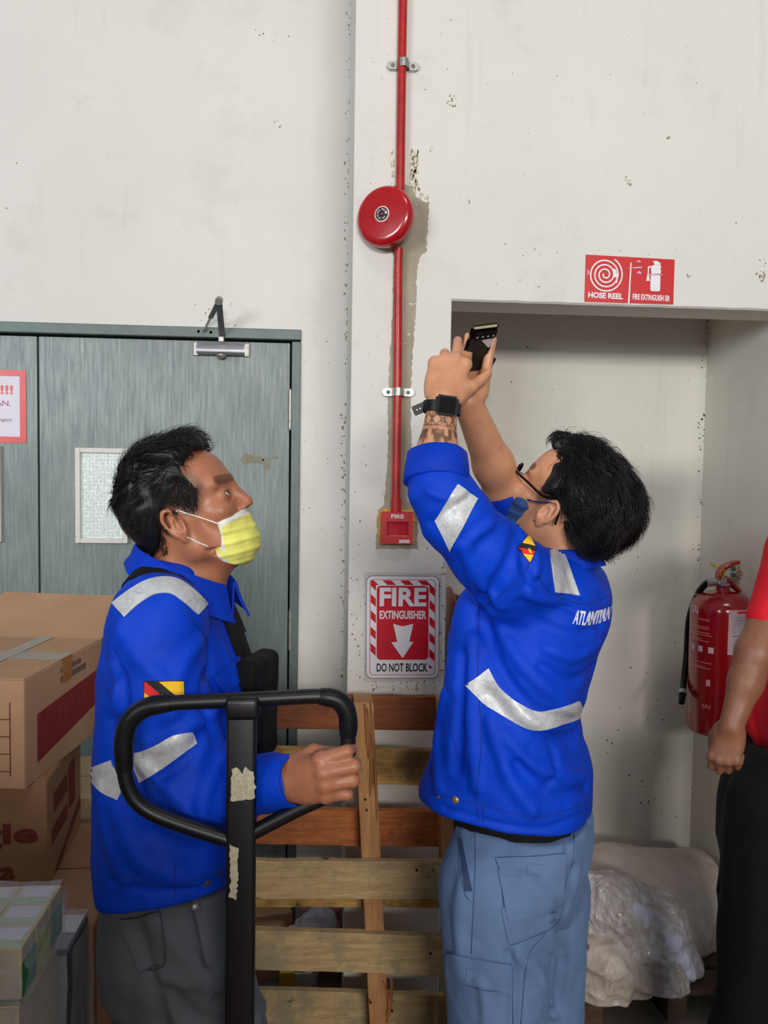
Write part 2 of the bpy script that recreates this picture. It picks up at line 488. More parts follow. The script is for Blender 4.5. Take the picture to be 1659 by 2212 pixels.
# ------------------------------------------------------------------ the materials of the place
def wall_mat(name, base, dirt=1.0, cool=0.0):
    n = N(name); c = lin(base)
    col = n.mix(tuple(x*0.93 for x in c), c, n.ramp(n.noise(1.3, 5), [(0.35, 0.0), (0.65, 1.0)]))
    col = n.mix(col, lin((188, 182, 166)), n.math('MULTIPLY', n.ramp(n.noise(3.1, 7, 0.7), [(0.56, 0.0), (0.74, 1.0)]), 0.35*dirt))
    # soft brown scuffs and tiny dark flecks where plaster has chipped
    spot = n.ramp(n.noise(17, 3, 0.5), [(0.70, 0.0), (0.76, 1.0)])
    fleck = n.ramp(n.noise(70, 4, 0.6), [(0.60, 0.0), (0.66, 1.0)])
    m = n.math('MULTIPLY', spot, fleck)
    col = n.mix(col, lin((96, 80, 58)), n.math('MULTIPLY', m, 0.85*dirt))
    run = n.ramp(n.noise(5, 5, 0.6, stretch=(3, 3, 0.25)), [(0.60, 0.0), (0.75, 1.0)])
    col = n.mix(col, lin((170, 160, 140)), n.math('MULTIPLY', run, 0.18*dirt))
    n.set(Base_Color=col, Roughness=0.75)
    b = n.bump(n.noise(55, 5, 0.6), 0.18, 0.004)
    n.bump(n.noise(4, 3, 0.5), 0.35, 0.02, b)
    return n.m
M_WALL = wall_mat('painted_plaster', (226, 222, 214))
M_WALL2 = wall_mat('painted_plaster_pillar', (224, 220, 211), 1.2)
M_RECESS = wall_mat('painted_plaster_recess', (221, 217, 206), 0.9)
def cement_mat():
    n = N('bare_cement_render'); 
    col = n.mix(lin((142, 132, 112)), lin((176, 168, 148)), n.ramp(n.noise(9, 6, 0.65, stretch=(1, 1, 0.4)), [(0.3, 0.0), (0.7, 1.0)]))
    col = n.mix(col, lin((214, 209, 197)), n.ramp(n.noise(60, 4, 0.6), [(0.64, 0.0), (0.70, 1.0)]))
    n.set(Base_Color=col, Roughness=0.85); n.bump(n.noise(90, 5, 0.7), 0.5, 0.003); return n.m
M_CEM = cement_mat()
def door_mat():
    n = N('grey_green_door_paint')
    streak = n.noise(26, 6, 0.7, stretch=(4.5, 4.5, 0.30))
    col = n.mix(lin((106, 118, 115)), lin((142, 154, 149)), n.ramp(streak, [(0.35, 0.0), (0.68, 1.0)]))
    col = n.mix(col, lin((84, 98, 100)), n.ramp(n.noise(1.7, 3), [(0.40, 0.0), (0.70, 0.55)]))
    n.set(Base_Color=col, Roughness=n.ramp(streak, [(0.3, 0.42), (0.7, 0.28)]))
    n.bump(n.noise(40, 6, 0.7, stretch=(5, 5, 0.35)), 0.35, 0.002); return n.m
M_DOOR = door_mat()
M_DOORF = plain('door_frame_paint', (98, 112, 108), 0.45, var=0.12, bump=0.3, bscale=120)
M_CHIP = plain('bare_door_timber', (134, 128, 108), 0.8, var=0.15)
M_GAPSHADE = plain('gap_shade', (14, 15, 15), 0.9)  # near-black colour carries the shade of the door gaps
M_FRAMEW = plain('white_window_bead', (214, 210, 202), 0.5, var=0.08, nscale=60)
M_RUST = plain('rust', (142, 92, 52), 0.8, var=0.3)
def glass_mat():
    n = N('wired_obscure_glass')
    f = n.noise(120, 4, 0.6, stretch=(1, 1, 0.6))
    br = n.new('TexBrick'); br.offset = 0; mp = n.new('Mapping'); n.l(n.co, mp.inputs['Vector']); mp.inputs['Rotation'].default_value = (math.pi/2, 0, 0)
    n.l(mp.outputs[0], br.inputs['Vector'])
    for k, v in (('Scale', 1.0), ('Mortar Size', 0.0006), ('Brick Width', 0.0125), ('Row Height', 0.0125), ('Mortar Smooth', 0.3)): br.inputs[k].default_value = v
    br.inputs['Color1'].default_value = br.inputs['Color2'].default_value = (0, 0, 0, 1); br.inputs['Mortar'].default_value = (1, 1, 1, 1)
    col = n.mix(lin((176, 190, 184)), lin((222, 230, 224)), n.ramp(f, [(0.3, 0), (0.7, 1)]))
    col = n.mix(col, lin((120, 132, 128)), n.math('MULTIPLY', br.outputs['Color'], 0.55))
    # faint emission in the pane stands in for daylight behind it
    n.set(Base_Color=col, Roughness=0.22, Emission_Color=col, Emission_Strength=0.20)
    n.bump(f, 0.6, 0.003); return n.m
M_GLASS = glass_mat()
M_RED = plain('red_gloss_enamel', (170, 16, 22), 0.22, var=0.10, nscale=30, Coat_Weight=0.5)
M_REDPIPE = plain('red_painted_conduit', (174, 30, 28), 0.35, var=0.25, nscale=25, bump=0.2)
M_REDPL = plain('red_call_point_plastic', (205, 26, 36), 0.35, var=0.08)
M_YELSEAL = plain('yellow_sealant', (226, 178, 30), 0.5, var=0.2, nscale=80)
M_GALV = plain('galvanised_steel', (168, 168, 160), 0.42, 0.7, var=0.18, nscale=70)
M_STEEL = plain('dull_aluminium', (196, 192, 194), 0.30, 0.85, var=0.08, nscale=50)
M_DKST = plain('grey_steel_arm', (98, 100, 102), 0.45, 0.5, var=0.12)
M_WHITE = plain('white_print', (232, 230, 232), 0.4, var=0.02)
M_SIGNR = plain('red_print', (204, 26, 40), 0.28, var=0.06, nscale=12)
M_SIGNR2 = plain('red_sign_vinyl', (200, 30, 28), 0.4, var=0.05)
M_BLACKP = plain('black_print', (22, 22, 30), 0.4)
M_LILAC = plain('torn_vinyl', (206, 176, 200), 0.5, var=0.1)
M_TAPECL = plain('clear_tape', (214, 212, 206), 0.18, var=0.06, Alpha=0.35)
def wood_mat(name, a, b, dirt=(90, 84, 66), dirt_amt=0.5, along=(1, 12, 12), warm=0.0):
    n = N(name)
    g = n.noise(7, 7, 0.65, dist=0.6, stretch=along)
    col = n.mix(lin(a), lin(b), n.ramp(g, [(0.32, 0.0), (0.68, 1.0)]))
    fine = n.noise(45, 4, 0.6, stretch=along)
    col = n.mix(col, tuple(x*0.55 for x in lin(a)), n.math('MULTIPLY', n.ramp(fine, [(0.52, 0.0), (0.70, 1.0)]), 0.5))
    d = n.math('MULTIPLY', n.ramp(n.noise(6, 6, 0.7), [(0.48, 0.0), (0.62, 1.0)]), dirt_amt)
    col = n.mix(col, lin(dirt), d)
    col = n.mix(col, lin((46, 30, 18)), n.math('MULTIPLY', n.ramp(n.noise(28, 3, 0.5), [(0.68, 0.0), (0.75, 1.0)]), 0.8))
    n.set(Base_Color=col, Roughness=0.72); n.bump(fine, 0.45, 0.003); return n.m
M_WD_BROWN = wood_mat('pallet_board_red_brown', (118, 62, 30), (160, 92, 48), dirt=(84, 50, 30), dirt_amt=0.5)
M_WD_TAN = wood_mat('pallet_board_weathered', (178, 144, 98), (218, 188, 134), dirt=(150, 138, 110), dirt_amt=0.9)
M_WD_ORG = wood_mat('pallet_board_orange', (160, 86, 40), (202, 122, 62), dirt=(96, 54, 30), dirt_amt=0.4)
M_WD_YEL = wood_mat('pallet_board_yellow', (176, 132, 66), (216, 174, 102), dirt=(104, 78, 44), dirt_amt=0.7)
M_WD_STR = wood_mat('pallet_stringer', (176, 122, 74), (208, 154, 100), dirt=(150, 108, 68), dirt_amt=0.3, along=(12, 12, 1))
M_WD_STR2 = wood_mat('pallet_stringer_split', (140, 84, 44), (196, 134, 80), dirt=(100, 58, 30), dirt_amt=0.6, along=(16, 16, 1))
M_NAIL = plain('nail_hole', (30, 20, 16), 0.8)
def cloth(name, rgb, var=0.10, rough=0.8, weave=900, sheen=0.25, bump=0.25, wr=0.45, big=9):
    n = N(name); c = lin(rgb)
    col = n.mix(tuple(x*(1-var) for x in c), tuple(min(1, x*(1+var)) for x in c), n.ramp(n.noise(9, 4), [(0.3, 0.0), (0.7, 1.0)]))
    n.set(Base_Color=col, Roughness=rough, Sheen_Weight=sheen, Sheen_Roughness=0.4, Specular_IOR_Level=0.2)
    n.set(Sheen_Tint=tuple(min(1, x*1.5+0.05) for x in c))
    b = n.bump(n.noise(weave, 2), bump, 0.0006)
    n.bump(n.noise(big, 3, 0.5, dist=0.3), wr, 0.012, b); return n.m
M_BLUE = cloth('royal_blue_drill', (0, 62, 196), 0.12, 0.62, wr=0.55, sheen=0.04)
M_BLUED = cloth('royal_blue_collar', (0, 52, 178), 0.10, 0.66, sheen=0.08)
M_STITCH = plain('blue_stitching', (3, 40, 140), 0.7)
M_NAVY = cloth('pocket_lining', (52, 68, 100), 0.1)
M_GREYT = cloth('grey_work_trouser_cloth', (92, 94, 98), 0.12, 0.85, wr=0.5)
M_BLUET = cloth('faded_blue_trouser_cloth', (98, 122, 158), 0.14, 0.85, wr=0.5)
M_BLUETS = plain('trouser_stitching', (66, 88, 128), 0.8)
M_GREYTS = plain('grey_trouser_stitching', (60, 62, 66), 0.8)
M_BLACKT = cloth('black_trouser_cloth', (14, 14, 17), 0.1, 0.85, sheen=0.1)
M_REDS = cloth('red_shirt_cloth', (206, 28, 40), 0.08, 0.75)
M_BLKC = cloth('black_webbing', (16, 16, 19), 0.1, 0.8, sheen=0.1)
def tape_mat():
    n = N('silver_reflective_tape')
    f = n.noise(60, 4, 0.7); v = n.new('TexVoronoi', feature='DISTANCE_TO_EDGE'); v.inputs['Scale'].default_value = 55; n.l(n.co, v.inputs['Vector'])
    cr = n.ramp(v.outputs['Distance'], [(0.0, 1.0), (0.05, 0.0)])
    col = n.mix(lin((188, 188, 188)), lin((216, 217, 218)), n.ramp(f, [(0.3, 0), (0.7, 1)]))
    col = n.mix(col, lin((140, 140, 144)), n.math('MULTIPLY', cr, 0.35))
    n.set(Base_Color=col, Roughness=0.42, Metallic=0.12); n.bump(f, 0.4, 0.003); return n.m
M_TAPE = tape_mat()
def skin_mat(name, rgb, spec=0.4, rough=0.45):
    n = N(name); c = lin(rgb)
    at = n.new('Attribute'); at.attribute_name = 'tint'
    col = n.mix(tuple(x*y for x, y in zip(c, (0.92, 0.86, 0.84))), tuple(min(1, x*1.08) for x in c), n.ramp(n.noise(38, 5, 0.6), [(0.3, 0.0), (0.7, 1.0)]))
    col = n.mix(col, at.outputs['Color'], 1.0, 'MULTIPLY')
    n.set(Base_Color=col, Roughness=n.ramp(n.noise(25, 3), [(0.3, rough-0.06), (0.7, rough+0.12)]), Subsurface_Weight=0.10, Subsurface_Scale=0.012)
    n.set(Subsurface_Radius=(1.0, 0.35, 0.2))
    b = n.bump(n.noise(420, 3, 0.6), 0.12, 0.0012); n.bump(n.noise(110, 4, 0.6), 0.10, 0.003, b); return n.m
M_SKIN1 = skin_mat('tan_skin', (172, 112, 80), rough=0.42)
M_SKIN2 = skin_mat('light_tan_skin', (204, 146, 110))
M_SKIN3 = skin_mat('brown_skin', (134, 88, 62))
def hair_mat():
    n = N('black_hair'); n.set(Base_Color=(0.006, 0.0055, 0.006), Roughness=0.42, Specular_IOR_Level=0.30)
    n.bump(n.noise(160, 3, 0.6), 0.25, 0.002); return n.m
M_HAIR = hair_mat()
def eye_mat():
    n = N('eyeball'); at = n.new('Attribute'); at.attribute_name = 'tint'
    n.set(Base_Color=at.outputs['Color'], Roughness=0.08); return n.m
M_EYE = eye_mat()
M_MASKY = cloth('yellow_mask_fabric', (232, 226, 110), 0.05, 0.85, sheen=0.1, wr=0.2)
M_MASKW = cloth('white_mask_binding', (228, 226, 216), 0.03, 0.85, sheen=0.1, wr=0.1)
M_MASKB = cloth('blue_mask_fabric', (38, 70, 122), 0.10, 0.85, sheen=0.1)
M_MASKBD = cloth('dark_blue_mask_edge', (30, 42, 108), 0.1, 0.8)
M_BLKPL = plain('black_plastic', (10, 10, 11), 0.42, var=0.1, Specular_IOR_Level=0.18)
M_BLKRUB = plain('black_rubber_grip', (16, 16, 18), 0.40, var=0.15, bump=0.1, Specular_IOR_Level=0.3)
M_BLKPNT = plain('black_painted_steel', (8, 8, 9), 0.42, var=0.2, nscale=40)
M_BARE = plain('worn_sticker_remains', (178, 168, 142), 0.7, var=0.25, nscale=140, bump=0.5, bscale=120)
M_SCRN = plain('watch_glass', (18, 14, 14), 0.06)
M_LENS = None
def lens_mat():
    n = N('clear_lens'); n.set(Base_Color=(0.97, 0.98, 1.0), Roughness=0.02, Transmission_Weight=1.0, IOR=1.15); return n.m
M_LENS = lens_mat()
def card(name, rgb, var=0.10):
    n = N(name); c = lin(rgb)
    col = n.mix(tuple(x*(1-var) for x in c), tuple(min(1, x*(1+var*0.6)) for x in c), n.ramp(n.noise(5, 5, 0.6), [(0.3, 0), (0.7, 1)]))
    w = n.noise(34, 3, 0.5, stretch=(6, 0.3, 0.3))
    n.set(Base_Color=col, Roughness=0.8); n.bump(w, 0.15, 0.002); return n.m
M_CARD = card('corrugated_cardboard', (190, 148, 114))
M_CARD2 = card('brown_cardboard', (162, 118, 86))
M_CARD3 = card('pale_cardboard', (196, 172, 134))
M_CARDD = card('dark_cardboard', (118, 84, 64))
M_PRINTR = plain('dark_red_carton_print', (140, 34, 40), 0.7, var=0.15)
M_PRINTB = plain('grey_carton_print', (112, 90, 76), 0.8, var=0.15)
M_PRINTM = plain('maroon_carton_print', (118, 44, 34), 0.8, var=0.15)
M_TAPEO = plain('orange_brown_tape', (196, 128, 62), 0.22, var=0.12, Alpha=0.75)
def crinkle(name, rgb, alpha, rough=0.12, scale=60):
    n = N(name)
    f = n.noise(scale, 5, 0.7, dist=1.5, stretch=(1, 2.4, 1))
    n.set(Base_Color=lin(rgb), Roughness=rough, Alpha=alpha, Specular_IOR_Level=0.7); n.bump(f, 0.9, 0.006); return n.m
M_FILM = crinkle('shrink_film', (222, 226, 228), 0.34)
M_PTAPE = crinkle('shiny_packing_tape', (216, 214, 206), 0.85, 0.10, 90)
M_GRN = plain('green_carton', (60, 140, 84), 0.5, var=0.25, nscale=30)
M_YGR = plain('yellow_green_carton', (196, 196, 84), 0.5, var=0.25, nscale=40)
M_CREAM = plain('cream_carton', (206, 190, 156), 0.6, var=0.1)
M_LABEL = plain('white_label', (222, 216, 226), 0.5, var=0.04)
def sack_mat():
    n = N('woven_plastic_sack')
    col = n.mix(lin((176, 160, 146)), lin((214, 202, 192)), n.ramp(n.noise(6, 5), [(0.3, 0), (0.7, 1)]))
    n.set(Base_Color=col, Roughness=0.42, Specular_IOR_Level=0.6); n.bump(n.noise(38, 5, 0.65, dist=1.0), 0.5, 0.006); return n.m
M_SACK = sack_mat()
def bag_mat():
    n = N('clear_plastic_bag')
    col = n.mix(lin((184, 170, 160)), lin((226, 222, 226)), n.ramp(n.noise(16, 5, 0.7), [(0.35, 0), (0.65, 1)]))
    n.set(Base_Color=col, Roughness=0.16, Specular_IOR_Level=0.9, Coat_Weight=0.8, Coat_Roughness=0.08)
    n.bump(n.noise(30, 5, 0.65, dist=1.2, stretch=(1.6, 1.6, 0.9)), 1.0, 0.012); return n.m
M_BAG = bag_mat()
M_BAGP = plain('pale_polythene', (206, 206, 222), 0.16, var=0.06, bump=0.6, bscale=60)
def floor_mat():
    n = N('worn_concrete_floor')
    col = n.mix(lin((86, 80, 72)), lin((120, 112, 102)), n.ramp(n.noise(3, 7, 0.7), [(0.3, 0), (0.7, 1)]))
    n.set(Base_Color=col, Roughness=0.6); n.bump(n.noise(40, 5), 0.2, 0.004); return n.m
M_FLOOR = floor_mat()

# ------------------------------------------------------------------ the room
YW, YP = 2.75, 2.20            # wall with the doors; pillar and lintel face
XP0 = P(768.5, 0, YP)[0]*0.5+P(750, 1450, YP)[0]*0.5
XP1 = P(966, 1230, YP)[0]*0.5+P(975, 665, YP)[0]*0.5
ZL = P(1300, 658.5, YP)[2]      # underside of the lintel
XR = P(1510, 1250, YW)[0]      # right side wall of the recess
TOPZ = 3.6
def block(name, x0, x1, y0, y1, z0, z1, mat, parent=None, kind='structure', bev=0.0):
    bm = bmesh.new(); add_box(bm, ((x0+x1)/2, (y0+y1)/2, (z0+z1)/2), (x1-x0, y1-y0, z1-z0), bev=bev, seg=2)
    o = bm_obj(name, bm, mat, parent)
    if kind: o['kind'] = kind
    return o
block('floor', -5.0, 5.0, -8.0, 3.1, -0.1, 0.0, M_FLOOR)
XD1 = P(648, 1000, YW)[0]; ZD1 = P(400, 706, YW)[2]      # outer edge of the door frame
wl = bmesh.new()
add_box(wl, ((XD1+XP0+0.12)/2, YW+0.1, TOPZ/2), (XP0+0.12-XD1, 0.2, TOPZ))
add_box(wl, ((-2.9+XD1)/2, YW+0.1, (ZD1+TOPZ)/2), (XD1+2.9, 0.2, TOPZ-ZD1))
o = bm_obj('wall_left', wl, M_WALL); o['kind'] = 'structure'
block('wall_back', XP0+0.121, XR+0.25, YW, YW+0.2, 0, ZL+0.5, M_RECESS)
# pillar: full height, then the lintel running to the right over the recess
bm = bmesh.new()
XLR = 2.6
add_box(bm, ((XP0+XP1)/2, (YP+YW)/2, TOPZ/2), (XP1-XP0, YW-YP, TOPZ), bev=0.004, seg=2)
o = bm_obj('wall_middle', bm, M_WALL2); o['kind'] = 'structure'
bm = bmesh.new()
# front leaf with a slightly worn lower arris
vs = []
nseg = 60
for i in range(nseg+1):
    x = XP1-0.0045+(XLR-XP1)*i/nseg; w = 0.0008*math.sin(i*1.7)+0.0007*math.sin(i*3.9+1)
    vs.append((x, w))
f0 = [bm.verts.new((x, YP, ZL+0.004+w)) for x, w in vs]; f1 = [bm.verts.new((x, YP, TOPZ)) for x, w in vs]
b0 = [bm.verts.new((x, YP+0.006, ZL-0.001+w*0.5)) for x, w in vs]; c0 = [bm.verts.new((x, YP+0.15, ZL)) for x, w in vs]; c1 = [bm.verts.new((x, YP+0.15, TOPZ)) for x, w in vs]
for i in range(nseg):
    for a, b in ((f1, f0), (f0, b0), (b0, c0), (c0, c1)):
        bm.faces.new((a[i], b[i], b[i+1], a[i+1]))
bmesh.ops.recalc_face_normals(bm, faces=bm.faces)
o = bm_obj('wall_front', bm, M_WALL2); o['kind'] = 'structure'
block('wall_right', XR, XR+1.9, YP+0.002, YW, 0, ZL+0.5, M_RECESS)
block('ceiling', XP1, XR+0.25, YP+0.15, YW, ZL+0.5, ZL+0.6, M_RECESS)
WM = bpy.data.objects['wall_middle']; WF = bpy.data.objects['wall_front']; WL = bpy.data.objects['wall_left']; WB = bpy.data.objects['wall_back']; WR = bpy.data.objects['wall_right']

def ragged(pts, amp, step, seed, closed=True):
    """Outline with a torn edge; pts are photo pixels."""
    rnd = random.Random(seed); out = []
    n = len(pts)
    for i in range(n):
        a = np.array(pts[i], float); b = np.array(pts[(i+1) % n], float); L = np.linalg.norm(b-a); k = max(1, int(L/step))
        t = (b-a)/max(L, 1e-6); nn = np.array([-t[1], t[0]])
        for j in range(k):
            out.append(a+(b-a)*j/k+(nn*rnd.uniform(-amp, amp) if j or True else 0))
    return out
def patch(name, pts, Y, mat, parent, thick=0.0015, amp=2.0, step=7, seed=1, label=None):
    o = poly_plate(name, [P(x, y, Y) for x, y in ragged(pts, amp, step, seed)], thick, mat, parent)
    if label: o['label'] = label
    return o
# bare cement render where the conduit was chased in (two pieces, above and below the lintel line)
patch('cement_patch', [(851, 400), (842, 470), (846, 540), (852, 560), (848, 655), (898, 655), (899, 590), (905, 560), (921, 540), (925, 480), (925, 440), (900, 425), (888, 400)], YP, M_CEM, WF, 0.0012, 2.0, 6, 3, 'grey-green bare cement streak around the red conduit')
patch('cement_patch', [(848, 656), (846, 700), (838, 850), (838, 960), (836, 1010), (829, 1090), (816, 1102), (812, 1186), (902, 1186), (904, 1100), (892, 1060), (890, 1000), (888, 960), (886, 850), (890, 780), (896, 700), (898, 656)], YP, M_CEM, WM, 0.0012, 1.6, 6, 4)
M_FADE = plain('thin_cement_smear', (204, 198, 182), 0.85, var=0.12, nscale=90)
rn = random.Random(5)
for k in range(150):   # brushed remnants of render fading upwards beside the pipe
    y = rn.uniform(325, 440); x = rn.uniform(884, 903+max(0, (y-400))*0.8) if rn.random() < 0.85 else rn.uniform(845, 852)
    L = rn.uniform(2, 6); w = rn.uniform(1.0, 2.4); a = rn.uniform(-0.5, 0.5)
    if k == 0: bmf = bmesh.new()
    q = [(x, y-L), (x+w, y-L*0.3), (x+w*0.6+a, y+L), (x-w*0.5+a, y+L*0.5)]
    f = [bmf.verts.new(V(u, v, YP)+Vector((0, -0.0009, 0))) for u, v in q]; bmf.faces.new(f[::-1])
    b = [bmf.verts.new(V(u, v, YP)+Vector((0, 0.0005, 0))) for u, v in q]
    for i in range(4): bmf.faces.new((f[i], f[(i+1) % 4], b[(i+1) % 4], b[i]))
bmesh.ops.recalc_face_normals(bmf, faces=bmf.faces)
o = bm_obj('render_flecks', bmf, plain('cement_flecks', (176, 168, 138), 0.9, var=0.15), WF); o['kind'] = 'stuff'
# chipped plaster specks with a shape of their own
def chips(parent, Y, boxes, seed, mat, nm='plaster_chip', nrm=(0, -1, 0)):
    rnd = random.Random(seed); bm = bmesh.new()
    for (x0, y0, x1, y1, n, s) in boxes:
        for _ in range(n):
            cx, cy = rnd.uniform(x0, x1), rnd.uniform(y0, y1); r = rnd.uniform(0.4, 1.0)*s; m = rnd.randint(5, 7); ph = rnd.random()*6; el = rnd.uniform(0.4, 1.6)
            vs = []
            for k in range(m):
                a = ph+2*math.pi*k/m; q = r*rnd.uniform(0.5, 1.2)
                vs.append(bm.verts.new(V(cx+q*math.cos(a), cy+q*el*math.sin(a), Y)+Vector((0, -0.0008, 0))))
            cv = bm.verts.new(V(cx, cy, Y)+Vector((0, -0.0016, 0)))
            for k in range(m): bm.faces.new((vs[k], vs[(k+1) % m], cv))
    bmesh.ops.recalc_face_normals(bm, faces=bm.faces)
    o = bm_obj(nm, bm, mat, parent); o['kind'] = 'stuff'; return o
M_SPECK = plain('chipped_plaster', (148, 132, 104), 0.9, var=0.3, nscale=200)
M_SPECKD = plain('dark_insect_specks', (70, 62, 50), 0.9, var=0.3)
chips(WL, YW, [(747, 0, 757, 300, 22, 2.2), (744, 300, 753, 900, 60, 2.6), (736, 880, 748, 1480, 80, 3.4), (540, 40, 700, 90, 6, 2.0), (585, 255, 610, 275, 4, 2), (655, 700, 745, 1460, 26, 1.6), (420, 640, 520, 706, 16, 1.8), (0, 290, 40, 640, 3, 2.2)], 2, M_SPECK)
chips(WF, YP, [(965, 205, 985, 230, 14, 2.6), (1350, 380, 1362, 400, 9, 2.6), (925, 315, 935, 330, 4, 2), (1438, 296, 1446, 305, 3, 3.2), (1630, 585, 1655, 608, 16, 3.0), (1484, 586, 1492, 600, 4, 2.6), (910, 60, 1640, 640, 34, 1.6), (1070, 520, 1170, 620, 9, 2.2), (768, 0, 850, 640, 18, 1.5), (1275, 540, 1420, 555, 10, 1.3), (1636, 560, 1655, 580, 5, 2.4), (1010, 430, 1020, 440, 3, 3)], 3, M_SPECK)
chips(WM, YP, [(763, 700, 840, 1090, 16, 1.6), (757, 1100, 968, 1240, 30, 2.0), (752, 1240, 790, 1490, 34, 2.6), (790, 1468, 940, 1492, 40, 2.6), (950, 1200, 962, 1460, 34, 2.8), (905, 800, 960, 1080, 8, 1.8)], 4, M_SPECK)
chips(WB, YW, [(1040, 720, 1200, 760, 3, 2.4), (1516, 690, 1530, 900, 20, 2.2), (1507, 900, 1524, 1300, 40, 2.6), (1490, 1300, 1512, 1750, 36, 2.6), (1320, 1180, 1500, 1800, 26, 2.0), (1050, 760, 1500, 1100, 14, 1.3), (1300, 1480, 1480, 1760, 20, 2.2)], 5, M_SPECKD)
# ------------------------------------------------------------------ doors
def YPw(x, y): return V(x, y, YW)
def px_rect(x0, x1, y0, y1, Y):
    a = P(x0, (y0+y1)/2, Y)[0]; b = P(x1, (y0+y1)/2, Y)[0]; xm = (x0+x1)/2
    return a, b, P(xm, y1, Y)[2], P(xm, y0, Y)[2]
XH = P(626, 1000, YW)[0]; XM = P(80.5, 1000, YW)[0]; ZT = P(350, 731, YW)[2]
fr = bmesh.new()
add_box(fr, ((XD1+XH+0.004)/2, YW+0.045, ZT/2), (XD1-XH-0.004, 0.11, ZT), bev=0.003)
add_box(fr, ((-2.9+XD1)/2, YW+0.045, (ZT+0.006+ZD1)/2), (XD1+2.9, 0.11, ZD1-ZT-0.006), bev=0.003)
o = bm_obj('trim_1', fr, M_DOORF); o['kind'] = 'structure'; o['label'] = 'grey-green painted frame around the double doors'
block('trim_2', -2.9, XH+0.01, YW+0.09, YW+0.12, 0, ZT+0.02, M_GAPSHADE)['label'] = 'near-black sheet behind the door leaves, gap shade put into its colour'
d1 = bmesh.new(); add_box(d1, ((XM+0.003+XH-0.003)/2, YW+0.035, (ZT-0.004)/2+0.004), (XH-XM-0.006, 0.045, ZT-0.008), bev=0.002)
D1 = bm_obj('door_1', d1, M_DOOR); tag(D1, 'grey-green right-hand door leaf with a closer', kind='structure')
XL0 = XM-(XH-XM)
d2 = bmesh.new(); add_box(d2, ((XL0+XM-0.003)/2, YW+0.035, (ZT-0.004)/2+0.004), (XM-0.003-XL0, 0.045, ZT-0.008), bev=0.002)
D2 = bm_obj('door_2', d2, M_DOOR); tag(D2, 'grey-green left-hand door leaf with a red-bordered notice', kind='structure')
YD = YW+0.0125    # face of the leaves
def vision(parent, x0, x1, y0, y1):
    a, b, z0, z1 = px_rect(x0, x1, y0, y1, YD); w = 0.017
    bm = bmesh.new()
    for c, s in (((a+w/2, YD-0.006, (z0+z1)/2), (w, 0.02, z1-z0)), ((b-w/2, YD-0.006, (z0+z1)/2), (w, 0.02, z1-z0)), (((a+b)/2, YD-0.006, z0+w/2), (b-a-2*w, 0.0196, w)), (((a+b)/2, YD-0.006, z1-w/2), (b-a-2*w, 0.0196, w))):
        add_box(bm, c, s, bev=0.002)
    f = bm_obj('window_frame', bm, M_FRAMEW, parent); f['label'] = 'white beaded frame of the vision panel'
    bm = bmesh.new(); add_box(bm, ((a+b)/2, YD-0.001, (z0+z1)/2), (b-a-2*w+0.002, 0.004, z1-z0-2*w+0.002))
    g = bm_obj('glass_pane', bm, M_GLASS, f); g['label'] = 'obscure wired glass'
vision(D1, 165, 278, 968, 1173)
vision(D2, -108, 5, 962, 1170)
def hinge(y0, y1):
    bm = bmesh.new(); x = P(627, (y0+y1)/2, YW)[0]; z0, z1 = P(627, y1, YW)[2], P(627, y0, YW)[2]; n = 5
    for k in range(n):
        a = z0+(z1-z0)*k/n; add_cyl(bm, (x, YW-0.006, a+0.0006), (x, YW-0.006, a+(z1-z0)/n-0.0006), 0.0062, seg=14)
    add_cyl(bm, (x, YW-0.006, z0-0.006), (x, YW-0.006, z1+0.006), 0.004, seg=12)
    return bm_obj('hinge', bm, M_GALV, D1, True, 40)
hinge(845, 925); hinge(1318, 1402)
for (q, s) in (([(518, 992), (530, 980), (552, 984), (572, 990), (566, 1002), (540, 1000), (524, 1002)], 1), ([(566, 990), (582, 990), (586, 1012), (572, 1016)], 2), ([(585, 986), (602, 986), (603, 990), (588, 990)], 3), ([(566, 1184), (584, 1185), (584, 1189), (566, 1188)], 4)):
    o = poly_plate('paint_chip', [P(x, y, YD) for x, y in ragged(q, 1.6, 5, s)], 0.0006, M_CHIP, D1)
# door closer on the leaf
cb = bmesh.new()
a, b, z0, z1 = px_rect(428, 530, 741, 768, YD)
prof = [(0.0, z0), (-0.030, z0), (-0.040, z0+0.008), (-0.040, z0+0.026), (-0.030, z1-0.006), (-0.026, z1), (0.0, z1)]
A = [cb.verts.new((a, YD+p, z)) for p, z in prof]; Bv = [cb.verts.new((b, YD+p, z)) for p, z in prof]
cb.faces.new(A); cb.faces.new(Bv[::-1])
for i in range(len(prof)): cb.faces.new((A[i], Bv[i], Bv[(i+1) % len(prof)], A[(i+1) % len(prof)]))
bmesh.ops.recalc_face_normals(cb, faces=cb.faces)
bmesh.ops.bevel(cb, geom=list(cb.edges), offset=0.002, segments=2, affect='EDGES')
CL = bm_obj('door_closer', cb, M_STEEL, D1, True, 45); CL['label'] = 'silver door closer body'
for xx, sg in ((a, -1), (b, 1)):
    bm = bmesh.new(); add_box(bm, (xx+sg*0.006, YD-0.004, (z0+z1)/2-0.002), (0.018, 0.008, 0.046), bev=0.002)
    for dz in (-0.012, 0.012): add_cyl(bm, (xx+sg*0.008, YD-0.008, (z0+z1)/2-0.002+dz), (xx+sg*0.008, YD-0.011, (z0+z1)/2-0.002+dz), 0.0042, seg=12)
    bm_obj('end_plate', bm, M_GALV, CL)
bm = bmesh.new(); xc = P(480, 770, YD)[0]
add_lathe(bm, (xc, YD-0.020, z0+0.001), (0, 0, -1), [(0.017, 0), (0.017, 0.004), (0.013, 0.011), (0.006, 0.015)], 24)
bm_obj('valve_cap', bm, M_GALV, CL, True, 40)
